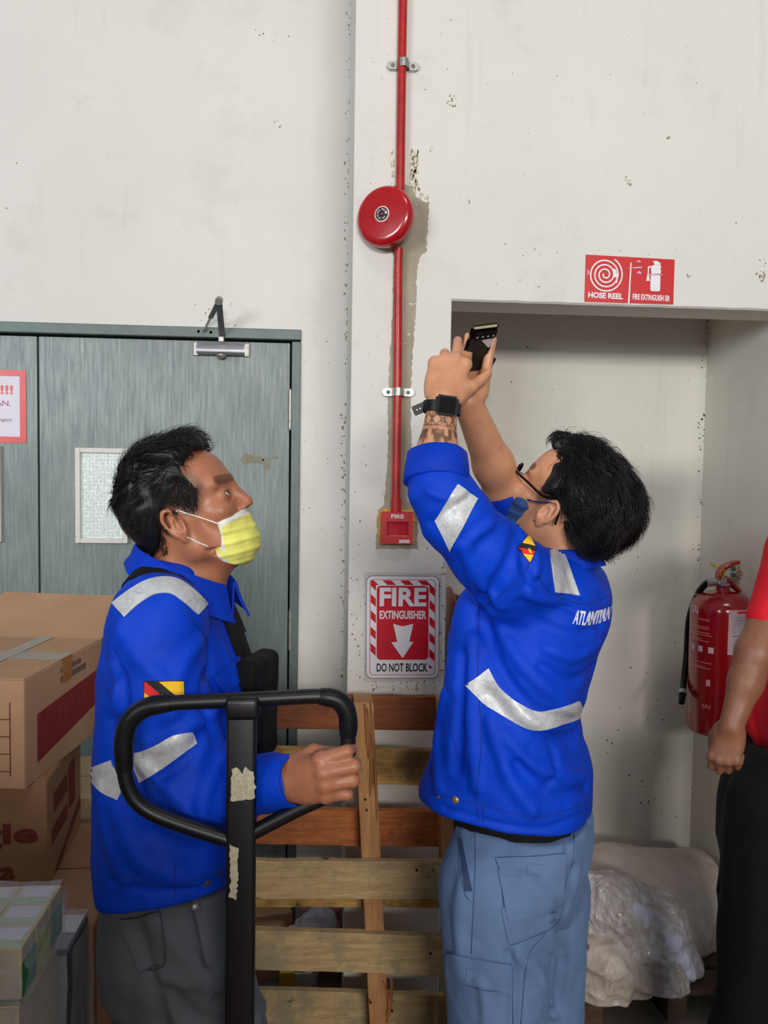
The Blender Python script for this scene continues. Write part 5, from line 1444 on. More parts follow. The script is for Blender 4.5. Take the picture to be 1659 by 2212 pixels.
loop_cord('ear_loop', B1, [(378, 1108), (386, 1103), (396, 1107), (430, 1117), (476, 1131)], .0013, M_MASKW, mask1, .0030)
loop_cord('ear_loop', B1, [(404, 1160), (412, 1164), (430, 1173), (448, 1180)], .0013, M_MASKW, mask1, .0025)
# jacket
rows = [(1206, 312, 440, .06), (1228, 290, 460, .100), (1256, 266, 474, .140), (1290, 240, 494, .170), (1330, 226, 508, .188), (1400, 212, 530, .192), (1500, 204, 553, .190), (1600, 198, 562, .188), (1700, 197, 562, .186), (1800, 196, 558, .186), (1860, 200, 553, .184), (1905, 216, 545, .176), (1950, 238, 530, .165)]
def jacket_field(rows, Yc, B, deg):
    F = Field(); F.loft(secs_px(rows, Yc, B, deg), .0, edge=.02); return F
F = jacket_field(rows, YL, .19, -14)
for (a, b, ra, rb) in ((sh_n+(0, 0, .008), P(352, 1500, 1.295), .074, .072), (P(352, 1500, 1.295), el_n, .072, .068), (el_n, P(520, 1702, 1.245), .064, .049), (P(520, 1702, 1.245), P(585, 1692, 1.200), .047, .040), (P(585, 1692, 1.200), P(612, 1690, 1.180), .038, .036)):
    F.cap(a, b, ra, rb, .022)
for (a, b, ra, rb) in ((sh_f, el_f, .070, .062), (el_f, wr_f, .060, .044)): F.cap(a, b, ra, rb, .022)
F.cap(nb+(0, -.02, -.03), sh_n+(0, .02, .0), .062, .072, .04); F.cap(nb+(0, .02, -.03), sh_f+(0, -.02, .0), .062, .070, .04)
# folds
def R3(*pix): return [P(*q) for q in pix]
folds(F, (
    (((240, 1400, 1.32), (262, 1470, 1.29), (268, 1560, 1.28), (278, 1640, 1.27)), .010, -.012),   # arm / body groove
    (((244, 1560, 1.30), (262, 1640, 1.28), (300, 1700, 1.26)), .010, -.010),
    (((452, 1370, 1.30), (450, 1440, 1.27), (442, 1520, 1.25), (470, 1600, 1.23)), .010, -.011),
    (((262, 1360, 1.27), (300, 1420, 1.23), (350, 1470, 1.215)), .012, .005),
    (((282, 1380, 1.25), (262, 1440, 1.25), (250, 1520, 1.27)), .008, .006),
    (((430, 1390, 1.26), (390, 1450, 1.215), (370, 1540, 1.21)), .012, .006),
    (((420, 1560, 1.20), (370, 1600, 1.20), (320, 1610, 1.215)), .010, .007),
    (((440, 1585, 1.20), (400, 1640, 1.18), (350, 1680, 1.19)), .009, -.007),
    (((300, 1640, 1.22), (360, 1700, 1.17), (430, 1780, 1.18)), .012, .007),
    (((470, 1640, 1.15), (440, 1720, 1.15), (430, 1790, 1.19)), .012, -.008),
    (((500, 1640, 1.14), (520, 1700, 1.14), (500, 1760, 1.16)), .008, .005),
    (((570, 1640, 1.13), (585, 1700, 1.13), (575, 1740, 1.15)), .007, -.006),
    (((440, 1560, 1.28), (480, 1520, 1.29), (530, 1500, 1.34)), .010, .006),
    (((250, 1740, 1.34), (300, 1860, 1.30), (420, 1900, 1.30)), .016, .006),
    (((220, 1700, 1.38), (230, 1800, 1.34), (270, 1900, 1.33)), .014, .006),
    (((330, 1800, 1.29), (400, 1840, 1.28), (480, 1830, 1.29)), .014, -.006),
    (((268, 1335, 1.35), (250, 1400, 1.35), (240, 1480, 1.36)), .010, .006),
    (((240, 1905, 1.34), (330, 1925, 1.29), (430, 1915, 1.29), (530, 1885, 1.33)), .006, -.004),
    (((480, 1400, 1.33), (500, 1450, 1.33), (520, 1530, 1.33)), .010, .005)), GAIN)
def crump(p): return .0035*vnoise(p*np.array((1, 1, .7)), 17, 7)+.0018*vnoise(p, 42, 8)
F.disp(crump, P(380, 1600, YL), .7)
F._add(hemcut(P(238, 1938, 1.44), P(335, 1966, 1.30), P(532, 1912, 1.36)), P(380, 1700, YL), 1.0, 'i', .006)
hemz = P(380, 1950, 1.30)[2]
jk1 = sdf_obj('jacket', F, .0042, M_BLUE, P1, 2, keep_bvh=True); jk1['label'] = 'royal blue work jacket with silver reflective tape'
J1 = BV[jk1.name]
cuff('cuff', P(562, 1692, 1.212), P(642, 1686, 1.158), .0435, .0370, M_BLUE, jk1, wall=.003, wob=.02, seed=2)
collar('collar', (nb[0]+.004, YL), (1, -.2), (.072,), P(335, 1172, YL)[2], P(440, 1262, YL)[2], .034, .072, .026, M_BLUED, jk1, th0=22, tilt_c=((-.012, 0), (.022, 0)))
strip('reflective_tape', J1, [(256, 1318), (290, 1290), (330, 1268), (372, 1266), (405, 1286), (438, 1316)], [40, 36, 34, 34, 34, 32], 60, 6, .0012, M_TAPE, jk1)
strip('reflective_tape', J1, [(213, 1652), (220, 1668), (236, 1688), (266, 1704)], [58, 56, 56, 54], 30, 8, .0012, M_TAPE, jk1)
strip('reflective_tape', J1, [(290, 1660), (312, 1651), (350, 1630), (385, 1608), (420, 1594)], [66, 58, 48, 42, 26], 44, 8, .0012, M_TAPE, jk1)
flag(J1, (313, 1473), (395, 1472), (396, 1528), (313, 1528), jk1)
decal('pocket_flap', J1, [(456, 1466), (512, 1418), (528, 1462), (484, 1502)], 12, 8, .0025, M_BLUE, jk1, thick=.003)
button('snap_button', J1, 515, 1468, .0055, M_DULLSNAP, jk1); button('snap_button', J1, 447, 1908, .0075, M_DULLSNAP, jk1); button('eyelet', J1, 477, 1886, .005, M_DULLSNAP, jk1, True); button('snap_button', J1, 600, 1722, .0055, M_DULLSNAP, jk1)
for ln in ([(448, 1356), (446, 1420), (440, 1470)], [(240, 1880), (330, 1908), (420, 1902), (482, 1880)], [(399, 1300), (404, 1330), (440, 1370), (452, 1400)], [(600, 1642), (596, 1690), (597, 1738)], [(376, 1860), (378, 1900), (376, 1940)]):
    seam('seam', J1, ln, .0010, M_STITCH, jk1)
tuck(P1, J1, lambda c: (c[:, 2] < nb[2]-.012) & (c[:, 0] < P(566, 1690, 1.22)[0]) | ((c[:, 2] < nb[2]+.02) & (np.hypot(c[:, 0]-nb[0], c[:, 1]-YL) > .085)) & (c[:, 0] < P(566, 1690, 1.22)[0]))
# trousers
F = Field()
hz = P(380, 1930, YL)[2]
F.loft([(hz-.16, P(385, 1950, YL)[0]-.005, YL+.01, .125, .16, -12), (hz-.05, P(388, 1950, YL)[0], YL, .132, .165, -12), (hz+.06, P(390, 1950, YL)[0], YL, .125, .155, -12)], .0)
kn_n = np.array((P(482, 2212, 1.39)[0]+.015, 1.39, .50)); hp_n = np.array((P(410, 1960, 1.41)[0], 1.40, hz-.08)); kn_f = np.array((P(350, 2212, 1.60)[0]-.005, 1.60, .50)); hp_f = np.array((P(385, 1960, 1.57)[0], 1.57, hz-.08))
an_n = kn_n+(-.01, 0, -.42); an_f = kn_f+(-.05, 0, -.42)
for h_, k_, a_ in ((hp_n, kn_n, an_n), (hp_f, kn_f, an_f)):
    F.cap(h_, k_, .108, .084, .03); F.cap(k_, a_, .084, .062, .02); F.cap(a_, a_+(0, 0, -.03), .062, .066, .02)
folds(F, ((((340, 1990, 1.33), (400, 2060, 1.28), (460, 2140, 1.28)), .014, .008), (((420, 1960, 1.28), (440, 2050, 1.27), (470, 2180, 1.28)), .008, -.006), (((330, 2100, 1.34), (400, 2120, 1.28), (480, 2100, 1.28)), .014, .007), (((370, 2140, 1.31), (420, 2200, 1.29), (500, 2220, 1.29)), .014, -.007), (((300, 2000, 1.38), (330, 2100, 1.36), (350, 2212, 1.36)), .012, -.008), (((560, 2000, 1.36), (575, 2090, 1.34), (560, 2200, 1.32)), .012, .007)), GAIN)
F.disp(lambda p: .005*vnoise(p*np.array((1, 1, .6)), 14, 9)+.002*vnoise(p, 40, 10), (hp_n+an_n)/2, .8)
tr1 = sdf_obj('trousers', F, .0050, M_GREYT, P1, 2, keep_bvh=True); tr1['label'] = 'dark grey work trousers'
T1 = BV[tr1.name]
decal('cargo_pocket', T1, [(262, 1985), (345, 1972), (357, 2078), (305, 2098)], 12, 12, .002, M_GREYT, tr1, thick=.004)
for ln in ([(408, 1945), (424, 2010), (440, 2090)], [(412, 1945), (428, 2010), (444, 2090)], [(330, 1965), (346, 1972), (357, 2078), (318, 2096)], [(262, 1985), (330, 2100)]): seam('seam', T1, ln, .0011, M_GREYTS, tr1)
bm = bmesh.new(); h, nn = ray(T1, 420, 1958)
if h is not None: add_lathe(bm, h, nn, [(.006, 0), (.006, .003), (.003, .005)], 16); bm_obj('rivet', bm, M_GALV, tr1, True, 40)
else: bm.free()
shoe((1, -.1, 0), (an_n[0]-.04, an_n[1], 0), P1, M_SHOE, M_SOLE); shoe((1, .1, 0), (an_f[0]-.04, an_f[1], 0), P1, M_SHOE, M_SOLE)
# black sling bag worn across the chest
SB = empty('sling_bag', V(565, 1640, 1.50), 'black sling bag hanging on the chest of the man in the yellow mask', 'bag')
ribbon('strap', J1, [P(272, 1330, 1.50), P(284, 1285, 1.44), P(305, 1248, 1.40), P(345, 1224, 1.375), P(392, 1226, 1.37), P(432, 1252, 1.38)], .034, (0, 1, 0), .0015, M_BLKC, SB)
strip('strap', J1, [(476, 1286), (494, 1326), (512, 1372), (530, 1420), (542, 1462)], [26, 34, 36, 36, 36], 40, 6, .0015, M_BLKC, SB, .002)
F = Field(); c = P(548, 1540, 1.50); F.box(c, (.026, .075, .115), .018, rotm('Y', 4)@rotm('Z', -14)); F.box(c+(.012, 0, -.03), (.020, .06, .06), .014, rotm('Z', -14), .01)
F.disp(lambda p: .003*vnoise(p, 25, 3), c, .2)
sdf_obj('pouch', F, .005, M_BLKC, SB, 1)

# ------------------------------------------------------------------ the man on the right (seen from behind, reaching up with a phone)
YR = 1.56
GAIN = 2.6
be = math.radians(37); al = math.radians(37)
rf = np.array((-math.cos(al)*math.cos(be), math.cos(al)*math.sin(be), math.sin(al)))
ru = np.array((math.sin(al)*math.cos(be), -math.sin(al)*math.sin(be), math.cos(al)))
HS2 = 1.0
H2 = Frame((0, 0, 0), rf, ru, HS2)
H2.o = P(1182, 1108, YR-0.07)-H2.R@(np.array((-.008, .083, .0))*HS2)
F = Field(); add_head(F, H2)
nb2 = P(1215, 1228, YR)
F.cap(H2.w(-.032, 0, -.030), nb2+(0, 0, .01), .057, .060, .03); F.cap(H2.w(.015, 0, -.070), nb2+(-.02, .01, -.02), .032, .05, .03)
Yn, Yf = 1.385, 1.70
sh2n = P(1110, 1228, 1.41); el2n = P(938, 1040, 1.385); wr2n = P(956, 868, 1.398)
sh2f = P(1180, 1225, 1.74); el2f = P(1092, 1068, 1.60); wr2f = P(1010, 868, 1.475)
F.cap(P(1205, 1300, YR), P(1180, 1420, YR), .08, .10, .05); F.cap(P(1180, 1420, YR), P(1120, 1760, YR), .10, .11, .05)
F.cap(nb2+(0, 0, -.06), sh2n, .042, .046, .04); F.cap(nb2+(0, 0, -.06), sh2f, .042, .046, .04)
F.cap(sh2n, el2n, .050, .042, .02); F.cap(sh2f, el2f, .048, .042, .02)
m1 = el2n*.62+wr2n*.38; F.cap(el2n, m1, .040, .0335, .02); F.cap(m1, wr2n, .0335, .0265, .02)
m2 = el2f*.66+wr2f*.34; F.cap(el2f, m2, .042, .039, .02); F.cap(m2, wr2f, .039, .0275, .02)
# left hand: its back to us, fingertips over the far edge of the phone
kc = P(977, 782, 1.440)
hn = add_hand(F, wr2n+(0, 0, .004), kc-wr2n, (-.12, -1, -.10), 1, [(12, 12, 8), (18, 18, 10), (36, 30, 20), (48, 40, 20)], spread=3.0, lead=-4, s=1.0,
         thumb=[(.020, .026, -.006), (.050, .046, -.012), (.078, .062, -.020), (.100, .072, -.022)])
# right hand behind, its thumb up along the near edge of the phone
hf = add_hand(F, wr2f, P(1017, 800, 1.530)-wr2f, (.20, 1.0, .0), -1, [(6, 14, 10), (6, 14, 10), (8, 16, 10), (10, 18, 10)], spread=1, s=.93,
         thumb=[(.020, .024, -.012), (.052, .032, -.032), (.082, .036, -.056), (.104, .042, -.078)])
stub2 = px_local(H2, [(1215, 1100), (1240, 1060), (1262, 1100), (1290, 1190), (1235, 1180), (1212, 1140)], .06)
def tint2(v):
    q = H2.l(v); c = no_tint(v)
    near = np.linalg.norm(q, axis=1) < .2
    for s_ in (1, -1):
        a = np.array((.0945, s_*.012, .040)); b = np.array((.0790, s_*.050, .044)); ab = b-a; t = np.clip(((q-a)@ab)/(ab@ab), 0, 1); dd = np.linalg.norm(q-a-t[:, None]*ab, axis=1)
        c = blend_to(c, sstep(.0105, .0060, dd)*.85, (.10, .08, .07))
        sb = np.linalg.norm((q-np.array((.022, s_*.066, .018)))/np.array((.016, .02, .028)), axis=1); c = blend_to(c, sstep(1.2, .6, sb)*.65*near, (.12, .10, .10))
    e = np.linalg.norm((q-np.array((.09, 0, -.056)))/np.array((.02, .026, .012)), axis=1); c = blend_to(c, sstep(1.2, .8, e)*.6, (.8, .5, .5))
    # ink on the left forearm
    ax = (el2n-wr2n); L = np.linalg.norm(ax); ax /= L; d = v-wr2n; t = d@ax; rad = np.linalg.norm(d-t[:, None]*ax, axis=1); on = (t > .022) & (t < L) & (rad < .06) & (v[:, 1] < 1.50)
    ux = np.cross(ax, (0, -1, 0)); ux /= np.linalg.norm(ux); uy = np.cross(ux, ax); a_ = np.arctan2(d@ux, d@-uy)*.036
    ink = np.zeros(len(v))
    band = sstep(.024, .026, t)*sstep(.048, .046, t); p = a_/.022; f_ = np.abs(p-np.round(p))*.022; g_ = np.abs(t-.036)
    tri = np.maximum(sstep(.0028, .0014, np.abs(f_*1.0-g_*.9)), sstep(.0014, .0007, f_)); ink = np.maximum(ink, band*tri*.85); ink = np.maximum(ink, sstep(.0014, .0006, np.abs(t-.048))*.8)
    low = sstep(.049, .053, t)
    trunk = sstep(.0042, .0026, np.abs(a_+.002-.004*np.sin(t*40))); br = 0
    for k, (t0, sl, sd) in enumerate(((.075, .9, 1), (.085, 1.1, -1), (.098, .8, 1), (.108, 1.0, -1), (.12, .9, 1), (.066, 1.2, -1))):
        aa = (a_+.002)*sd; br = np.maximum(br, sstep(.0017, .0008, np.abs((t-t0)-(-aa)*sl-.002*np.sin(aa*500)))*(aa > 0)*(aa < .026))
    ink = np.maximum(ink, low*np.maximum(trunk*.92, br*.85))
    n1 = vnoise(np.stack([a_*1.6, t, t*0], 1), 75, 5); n2 = vnoise(np.stack([a_, t, t*0], 1), 190, 6)
    ink = np.maximum(ink, low*sstep(-.06, .08, n1)*(.75+.25*n2)*sstep(.15, .06, t)); ink = np.maximum(ink, low*sstep(.052, .056, t)*sstep(.078, .070, t)*sstep(-.35, .0, n1)*.85)
    edge = sstep(.018, .024, np.abs(a_)); ink = np.maximum(ink, low*edge*sstep(-.2, .2, n1)*.7)
    c = blend_to(c, np.clip(ink, 0, 1)*on, (.09, .09, .10))
    return c
P2 = sdf_obj('person', F, .0026, M_SKIN2, None, 1, {'tint': tint2}, keep_bvh=True)
tag(P2, 'person in blue jacket and glasses seen from behind, tattooed arm raised with a phone', 'person')
eyeballs(H2, P2, (1, 0, .1)); B2 = BV[P2.name]
# hair: thick, longer, falling back
F = Field()
F.ell(H2.w(-.030, 0, .070), np.array((.101, .087, .082))*HS2, H2.R, 0)
F.ell(H2.w(-.075, 0, .040), np.array((.072, .081, .073))*HS2, H2.R, .02)
F.ell(H2.w(-.060, 0, -.020), np.array((.056, .067, .062))*HS2, H2.R, .02)
F.cap(H2.w(.02, .0, .128), H2.w(.076, .010, .108), .030*HS2, .024*HS2, .03)
F.cap(H2.w(.020, .075, .045), H2.w(.024, .074, .020), .014*HS2, .008*HS2, .02)
def hf2(p):
    q = H2.l(p); return .0035*np.sin(q[..., 1]*260+10*vnoise(q, 16, 1)+q[..., 0]*40)+.006*vnoise(q, 26, 2)
F.disp(hf2, H2.o, .28)
hl2 = px_local(H2, [(1150, 940), (1188, 975), (1206, 985), (1190, 1008), (1180, 1031), (1174, 1056), (1186, 1072), (1204, 1082), (1216, 1105), (1216, 1130), (1232, 1160), (1255, 1196), (1300, 1230), (1500, 1230), (1500, 860), (1160, 860)], .065)
prism(F, H2, hl2, R=.35)
hair2 = sdf_obj('hair', F, .0032, M_HAIR, P2, 1, keep_bvh=True); hb2 = BV[hair2.name]
roots = top_roots(H2, 3600, 5, lambda v, p: v[2] > -.75 and v[0] < .80 and (v[2] > .3 or v[0] < .25), .14, (-.03, 0, .06))
Vh, Qh = hair_strands(hb2, roots, lambda l: (-.9, .35*np.sign(l[1]+1e-6), -.35 if l[0] > -.06 else -1.2), H2, lambda l: .055, lambda l: .30, .0008, 4, jit=.35, droop=.2)
o = link('hair_locks', mesh_np('hair_locks', np.array(Vh), np.array(Qh)), M_HAIR, hair2, True); o['kind'] = 'stuff'
roots = [H2.w(.07+.02*random.random(), .05*(random.random()-.5), .125+.01*random.random()) for _ in range(160)]
Vh, Qh = hair_strands(hb2, roots, lambda l: (1.0, .4, .1), H2, lambda l: .045, lambda l: .35, .0007, 8, jit=.35, droop=.15)
o = link('hair_locks', mesh_np('hair_locks', np.array(Vh), np.array(Qh)), M_HAIR, hair2, True); o['kind'] = 'stuff'
# blue mask
F = Field()
F.ell(H2.w(.064, 0, -.038), np.array((.056, .066, .054))*HS2, H2.R, 0); F.ell(H2.w(.058, 0, -.078), np.array((.050, .054, .042))*HS2, H2.R, .03)
F.cap(H2.w(.098, 0, -.014), H2.w(.106, 0, -.060), .018*HS2, .018*HS2, .02)
F.cap(H2.w(.052, .058, -.025), H2.w(.100, .012, -.006), .013*HS2, .010*HS2, .012); F.cap(H2.w(.055, -.054, -.035), H2.w(.100, -.012, -.010), .012*HS2, .010*HS2, .012)
F.disp(lambda p: -.0022*np.maximum(0, np.sin((H2.l(p)[..., 2]+.25*H2.l(p)[..., 0])*300))+.0015*vnoise(p, 60, 5), H2.w(.08, 0, -.05), .12)
mp2 = [(.030, -.002), (.056, .008), (.088, .016), (.20, .04), (.20, -.2), (.06, -.14), (.016, -.108), (.030, -.082), (.026, -.050)]
prism(F, H2, mp2, k=.002)
def m2tint(v):
    q = H2.l(v)[:, [0, 2]]; e = np.array(((.030, -.002), (.016, -.108))); t = (e[1]-e[0])/np.linalg.norm(e[1]-e[0]); d = np.abs((q-e[0])@np.array((-t[1], t[0])))
    d = np.minimum(d, np.abs(poly_sd(q[:, 0], q[:, 1], mp2))+.0005); w_ = sstep(.0060, .0040, d)*(q[:, 1] < -.02)
    return np.stack([lin((40, 72, 126))[i]*(1-w_)+lin((206, 208, 212))[i]*w_ for i in range(3)], 1)
mask2 = sdf_obj('face_mask', F, .0024, tintmat('blue_mask'), P2, 1, {'tint': m2tint}); mask2['label'] = 'dark blue disposable mask'
def chord(name, H, pts, r, mat, par):
    bm = bmesh.new(); add_tube(bm, smooth_path([H.w(*p) for p in pts], 6), r, 8); return bm_obj(name, bm, mat, par, True)
chord('ear_loop', H2, [(.046, .064, -.010), (.030, .074, -.002), (.008, .084, .014), (-.006, .088, .024)], .0016, M_MASKBD, mask2)
chord('ear_loop', H2, [(.036, .060, -.070), (.020, .066, -.052), (.004, .078, -.030)], .0016, M_MASKBD, mask2)
# glasses
GL = empty('glasses', Vector(H2.w(.10, 0, .015))); GL.parent = P2; GL['label'] = 'black framed glasses'
def rimpts(q):
    return [H2.w(.116-.010*abs(q*(.033+.024*math.cos(a))/.05)**1.5, q*.033+.0245*math.cos(a)*(1-.08*math.sin(a)), .012+.0185*math.sin(a)*(1 if math.sin(a) > 0 else .95)) for a in np.linspace(0, 2*math.pi, 36, endpoint=False)]
for q in (1, -1):
    rp = rimpts(q); bm = bmesh.new(); add_tube(bm, rp, .0027, 8, closed=True); bm_obj('rim', bm, M_BLKPL, GL, True)
    bm = bmesh.new(); cv = bm.verts.new(Vector(np.mean(rp, axis=0))+Vector(H2.R[:, 0])*.0015); rg = [bm.verts.new(Vector(p)) for p in rp]
    for k in range(len(rg)): bm.faces.new((rg[k], rg[(k+1) % len(rg)], cv))
    lens = bm_obj('lens', bm, M_LENS, GL, True)
    tp = [(.114, q*.058, .018), (.106, q*.068, .020), (.060, q*.076, .020), (.020, q*.083, .020), (-.004, q*.088, .030), (-.024, q*.084, .018), (-.034, q*.080, -.008)]
    bm = bmesh.new(); add_tube(bm, smooth_path([H2.w(*p) for p in tp], 6), .0024, 8); bm_obj('temple', bm, M_BLKPL, GL, True)
chord('bridge', H2, [(.122, .010, .018), (.123, 0, .021), (.122, -.010, .018)], .0020, M_BLKPL, GL)
# smart watch on the tattooed wrist
ax = (wr2n-el2n)/np.linalg.norm(wr2n-el2n); wc = wr2n-ax*.012
WT = empty('wrist_watch', Vector(wc)); WT.parent = P2; WT.matrix_parent_inverse = Matrix.Identity(4); WT['label'] = 'black square smart watch'
wn = np.array((.10, -1, .05)); wn -= ax*(wn@ax); wn /= np.linalg.norm(wn); wl = np.cross(ax, wn)
bm = bmesh.new(); rings = []
for k in range(40):
    a = 2*math.pi*k/40; e = (wl*math.cos(a)*.0325+wn*math.sin(a)*.0290); n_ = e/np.linalg.norm(e)
    rings.append([bm.verts.new(Vector(wc+e+n_*o1+ax*w1)) for o1, w1 in ((0, -.010), (.0025, -.0095), (.0025, .0095), (0, .010))])
for k in range(40):
    A_, B_ = rings[k], rings[(k+1) % 40]
    for j in range(4): bm.faces.new((A_[j], B_[j], B_[(j+1) % 4], A_[(j+1) % 4]))
bmesh.ops.recalc_face_normals(bm, faces=bm.faces); bm_obj('strap', bm, M_BLKRUB, WT, True, 40)
Rw = Matrix((wl, ax, wn)).transposed().to_4x4()
bm = bmesh.new(); r = bmesh.ops.create_cube(bm, size=1, matrix=Matrix.Translation(Vector(wc+wn*.0345)) @ Rw @ Matrix.Diagonal((.042, .035, .010, 1)))
bmesh.ops.bevel(bm, geom=list(bm.edges), offset=.0042, segments=4, affect='EDGES'); CS = bm_obj('watch_case', bm, M_BLKPL, WT, True, 50)
bm = bmesh.new(); bmesh.ops.create_cube(bm, size=1, matrix=Matrix.Translation(Vector(wc+wn*.0392)) @ Rw @ Matrix.Diagonal((.030, .026, .0012, 1))); bmesh.ops.bevel(bm, geom=list(bm.edges), offset=.0005, segments=1, affect='EDGES'); bm_obj('watch_screen', bm, M_SCRN, CS)
q0 = wc-wl*.030 if (wl@np.array((1, 0, 0))) > 0 else wc+wl*.030
dl = np.array((-1, -.1, -.45)); dl /= np.linalg.norm(dl)
bm = bmesh.new(); m_ = Matrix((dl, np.cross((0, -1, 0), dl)/np.linalg.norm(np.cross((0, -1, 0), dl)), np.cross(dl, np.cross((0, -1, 0), dl)/np.linalg.norm(np.cross((0, -1, 0), dl))))).transposed().to_4x4()
bmesh.ops.create_cube(bm, size=1, matrix=Matrix.Translation(Vector(q0+dl*.010)) @ m_ @ Matrix.Diagonal((.030, .018, .003, 1))); bmesh.ops.bevel(bm, geom=[e for e in bm.edges], offset=.0013, segments=2, affect='EDGES'); ST = bm_obj('strap_end', bm, M_BLKRUB, WT, True, 40)
bm = bmesh.new()
for t in (.012, .018): add_cyl(bm, Vector(q0+dl*t)+Vector((0, -.001, 0)), Vector(q0+dl*t)+Vector((0, -.0035, 0)), .0014, seg=10)
o = bm_obj('strap_holes', bm, M_LABEL, WT)
# jacket
rows2 = [(1196, 1165, 1262, .07, 1.56), (1225, 1120, 1300, .13, 1.57), (1260, 1085, 1318, .160, 1.57), (1300, 1048, 1325, .178), (1345, 1024, 1321, .186), (1400, 1000, 1297, .19), (1450, 980, 1282, .19), (1500, 964, 1272, .19), (1540, 952, 1258, .19), (1580, 940, 1262, .19), (1640, 924, 1276, .19), (1700, 903, 1279, .19), (1760, 900, 1277, .188), (1800, 925, 1262, .18)]
F = Field(); F.loft(secs_px(rows2, YR, .19, -28, grow=.002), .0, edge=.02)
F.ell(P(1015, 1440, 1.50), (.045, .06, .16), None, .05)
c0n, c0f = P(945, 1052, 1.375), P(1100, 1085, 1.62)
for (a, b, ra, rb) in ((P(1130, 1268, 1.45), P(1058, 1200, 1.405), .078, .070), (P(1058, 1200, 1.405), P(985, 1118, 1.38), .070, .061), (P(985, 1115, 1.38), P(950, 1060, 1.375), .062, .056), (P(950, 1060, 1.375), P(945, 1015, 1.385), .055, .049)): F.cap(a, b, ra, rb, .022)
F.cap(P(1170, 1252, 1.50), P(1105, 1250, 1.42), .056, .064, .04)
for (a, b, ra, rb) in ((P(1200, 1250, 1.72), P(1140, 1140, 1.66), .072, .062), (P(1140, 1140, 1.66), P(1100, 1078, 1.61), .060, .050)): F.cap(a, b, ra, rb, .022)
# folds sweeping from the raised arm across the back to the waist
folds(F, (
    (((1062, 1320, 1.38), (1110, 1410, 1.36), (1170, 1480, 1.37), (1240, 1530, 1.42)), .010, .008),
    (((1040, 1330, 1.39), (1080, 1440, 1.36), (1150, 1530, 1.36), (1240, 1560, 1.41)), .009, -.008),
    (((1150, 1290, 1.40), (1210, 1300, 1.39), (1290, 1290, 1.44)), .008, .006),
    (((1130, 1300, 1.40), (1170, 1350, 1.38), (1240, 1370, 1.40), (1300, 1350, 1.46)), .010, -.005),
    (((1180, 1400, 1.38), (1240, 1420, 1.40), (1290, 1390, 1.46)), .009, .006),
    (((1170, 1440, 1.37), (1230, 1470, 1.40), (1280, 1440, 1.46)), .008, -.005),
    (((1060, 1500, 1.37), (1120, 1570, 1.36), (1200, 1600, 1.38), (1260, 1575, 1.42)), .011, -.006),
    (((1060, 1560, 1.37), (1100, 1680, 1.36), (1150, 1750, 1.37)), .011, .007),
    (((1090, 1590, 1.36), (1160, 1660, 1.36), (1260, 1680, 1.42)), .010, .007),
    (((1120, 1650, 1.36), (1190, 1720, 1.38), (1270, 1700, 1.43)), .010, -.006),
    (((1190, 1600, 1.38), (1200, 1660, 1.38), (1180, 1700, 1.38)), .008, -.005),
    (((1000, 1420, 1.41), (992, 1560, 1.40), (985, 1660, 1.40)), .010, -.012),
    (((1022, 1380, 1.39), (1018, 1540, 1.38), (1030, 1700, 1.38)), .010, .009),
    (((960, 1500, 1.42), (945, 1600, 1.42), (950, 1700, 1.42)), .012, .007),
    (((1060, 1130, 1.34), (1010, 1180, 1.35), (1020, 1250, 1.37)), .008, .005),
    (((1120, 1150, 1.36), (1090, 1230, 1.35), (1040, 1300, 1.37)), .010, -.006),
    (((1000, 1180, 1.37), (1040, 1260, 1.37), (1080, 1310, 1.38)), .009, .006),
    (((1150, 1180, 1.40), (1160, 1220, 1.40), (1140, 1290, 1.39)), .007, .006),
    (((1130, 1170, 1.38), (1132, 1220, 1.37), (1150, 1260, 1.38)), .008, -.009),
    (((1230, 1240, 1.43), (1250, 1290, 1.42), (1300, 1290, 1.47)), .008, -.005),
    (((1010, 1075, 1.33), (960, 1110, 1.33), (930, 1130, 1.35)), .006, -.004),
    (((925, 1060, 1.33), (960, 1075, 1.325), (1000, 1065, 1.34)), .006, .004),
    (((960, 1745, 1.42), (1060, 1775, 1.37), (1170, 1790, 1.37), (1270, 1750, 1.44)), .004, -.004),
    (((1160, 1255, 1.40), (1220, 1310, 1.39), (1290, 1330, 1.45), (1325, 1300, 1.50)), .005, -.004)), GAIN)
F.disp(lambda p: .0034*vnoise(p*np.array((1, 1, .8)), 18, 17)+.0018*vnoise(p, 44, 18), P(1130, 1450, YR), .75)
# the hem drops towards the back: cut along a sloping plane
F._add(hemcut(P(912, 1738, 1.50), P(1150, 1803, 1.38), P(1276, 1752, 1.56)), P(1100, 1700, YR), .9, 'i', .006)
jk2 = sdf_obj('jacket', F, .0042, M_BLUE, P2, 2, keep_bvh=True); jk2['label'] = 'royal blue work jacket with lettering across the back'
J2 = BV[jk2.name]
cuff("rolled_cuff", P(944, 1044, 1.374), P(945, 980, 1.396), .0555, .0510, M_BLUED, jk2, wall=.006, wob=.05, seed=4)
tuck(P2, J2, lambda c: ((c[:, 2] < nb2[2]-.012) | ((c[:, 2] < nb2[2]+.25) & (c[:, 0] < P(1110, 1200, 1.4)[0]) & (c[:, 1] < 1.47) & (c[:, 2] < P(945, 1005, 1.385)[2])) | ((c[:, 2] < nb2[2]+.03) & (np.hypot(c[:, 0]-nb2[0], c[:, 1]-YR) > .08))) & (c[:, 2] < P(945, 1010, 1.385)[2]))
cuff('rolled_cuff', P(1108, 1092, 1.615), P(1088, 1050, 1.595), .054, .050, M_BLUED, jk2, wall=.006, wob=.04, seed=6)
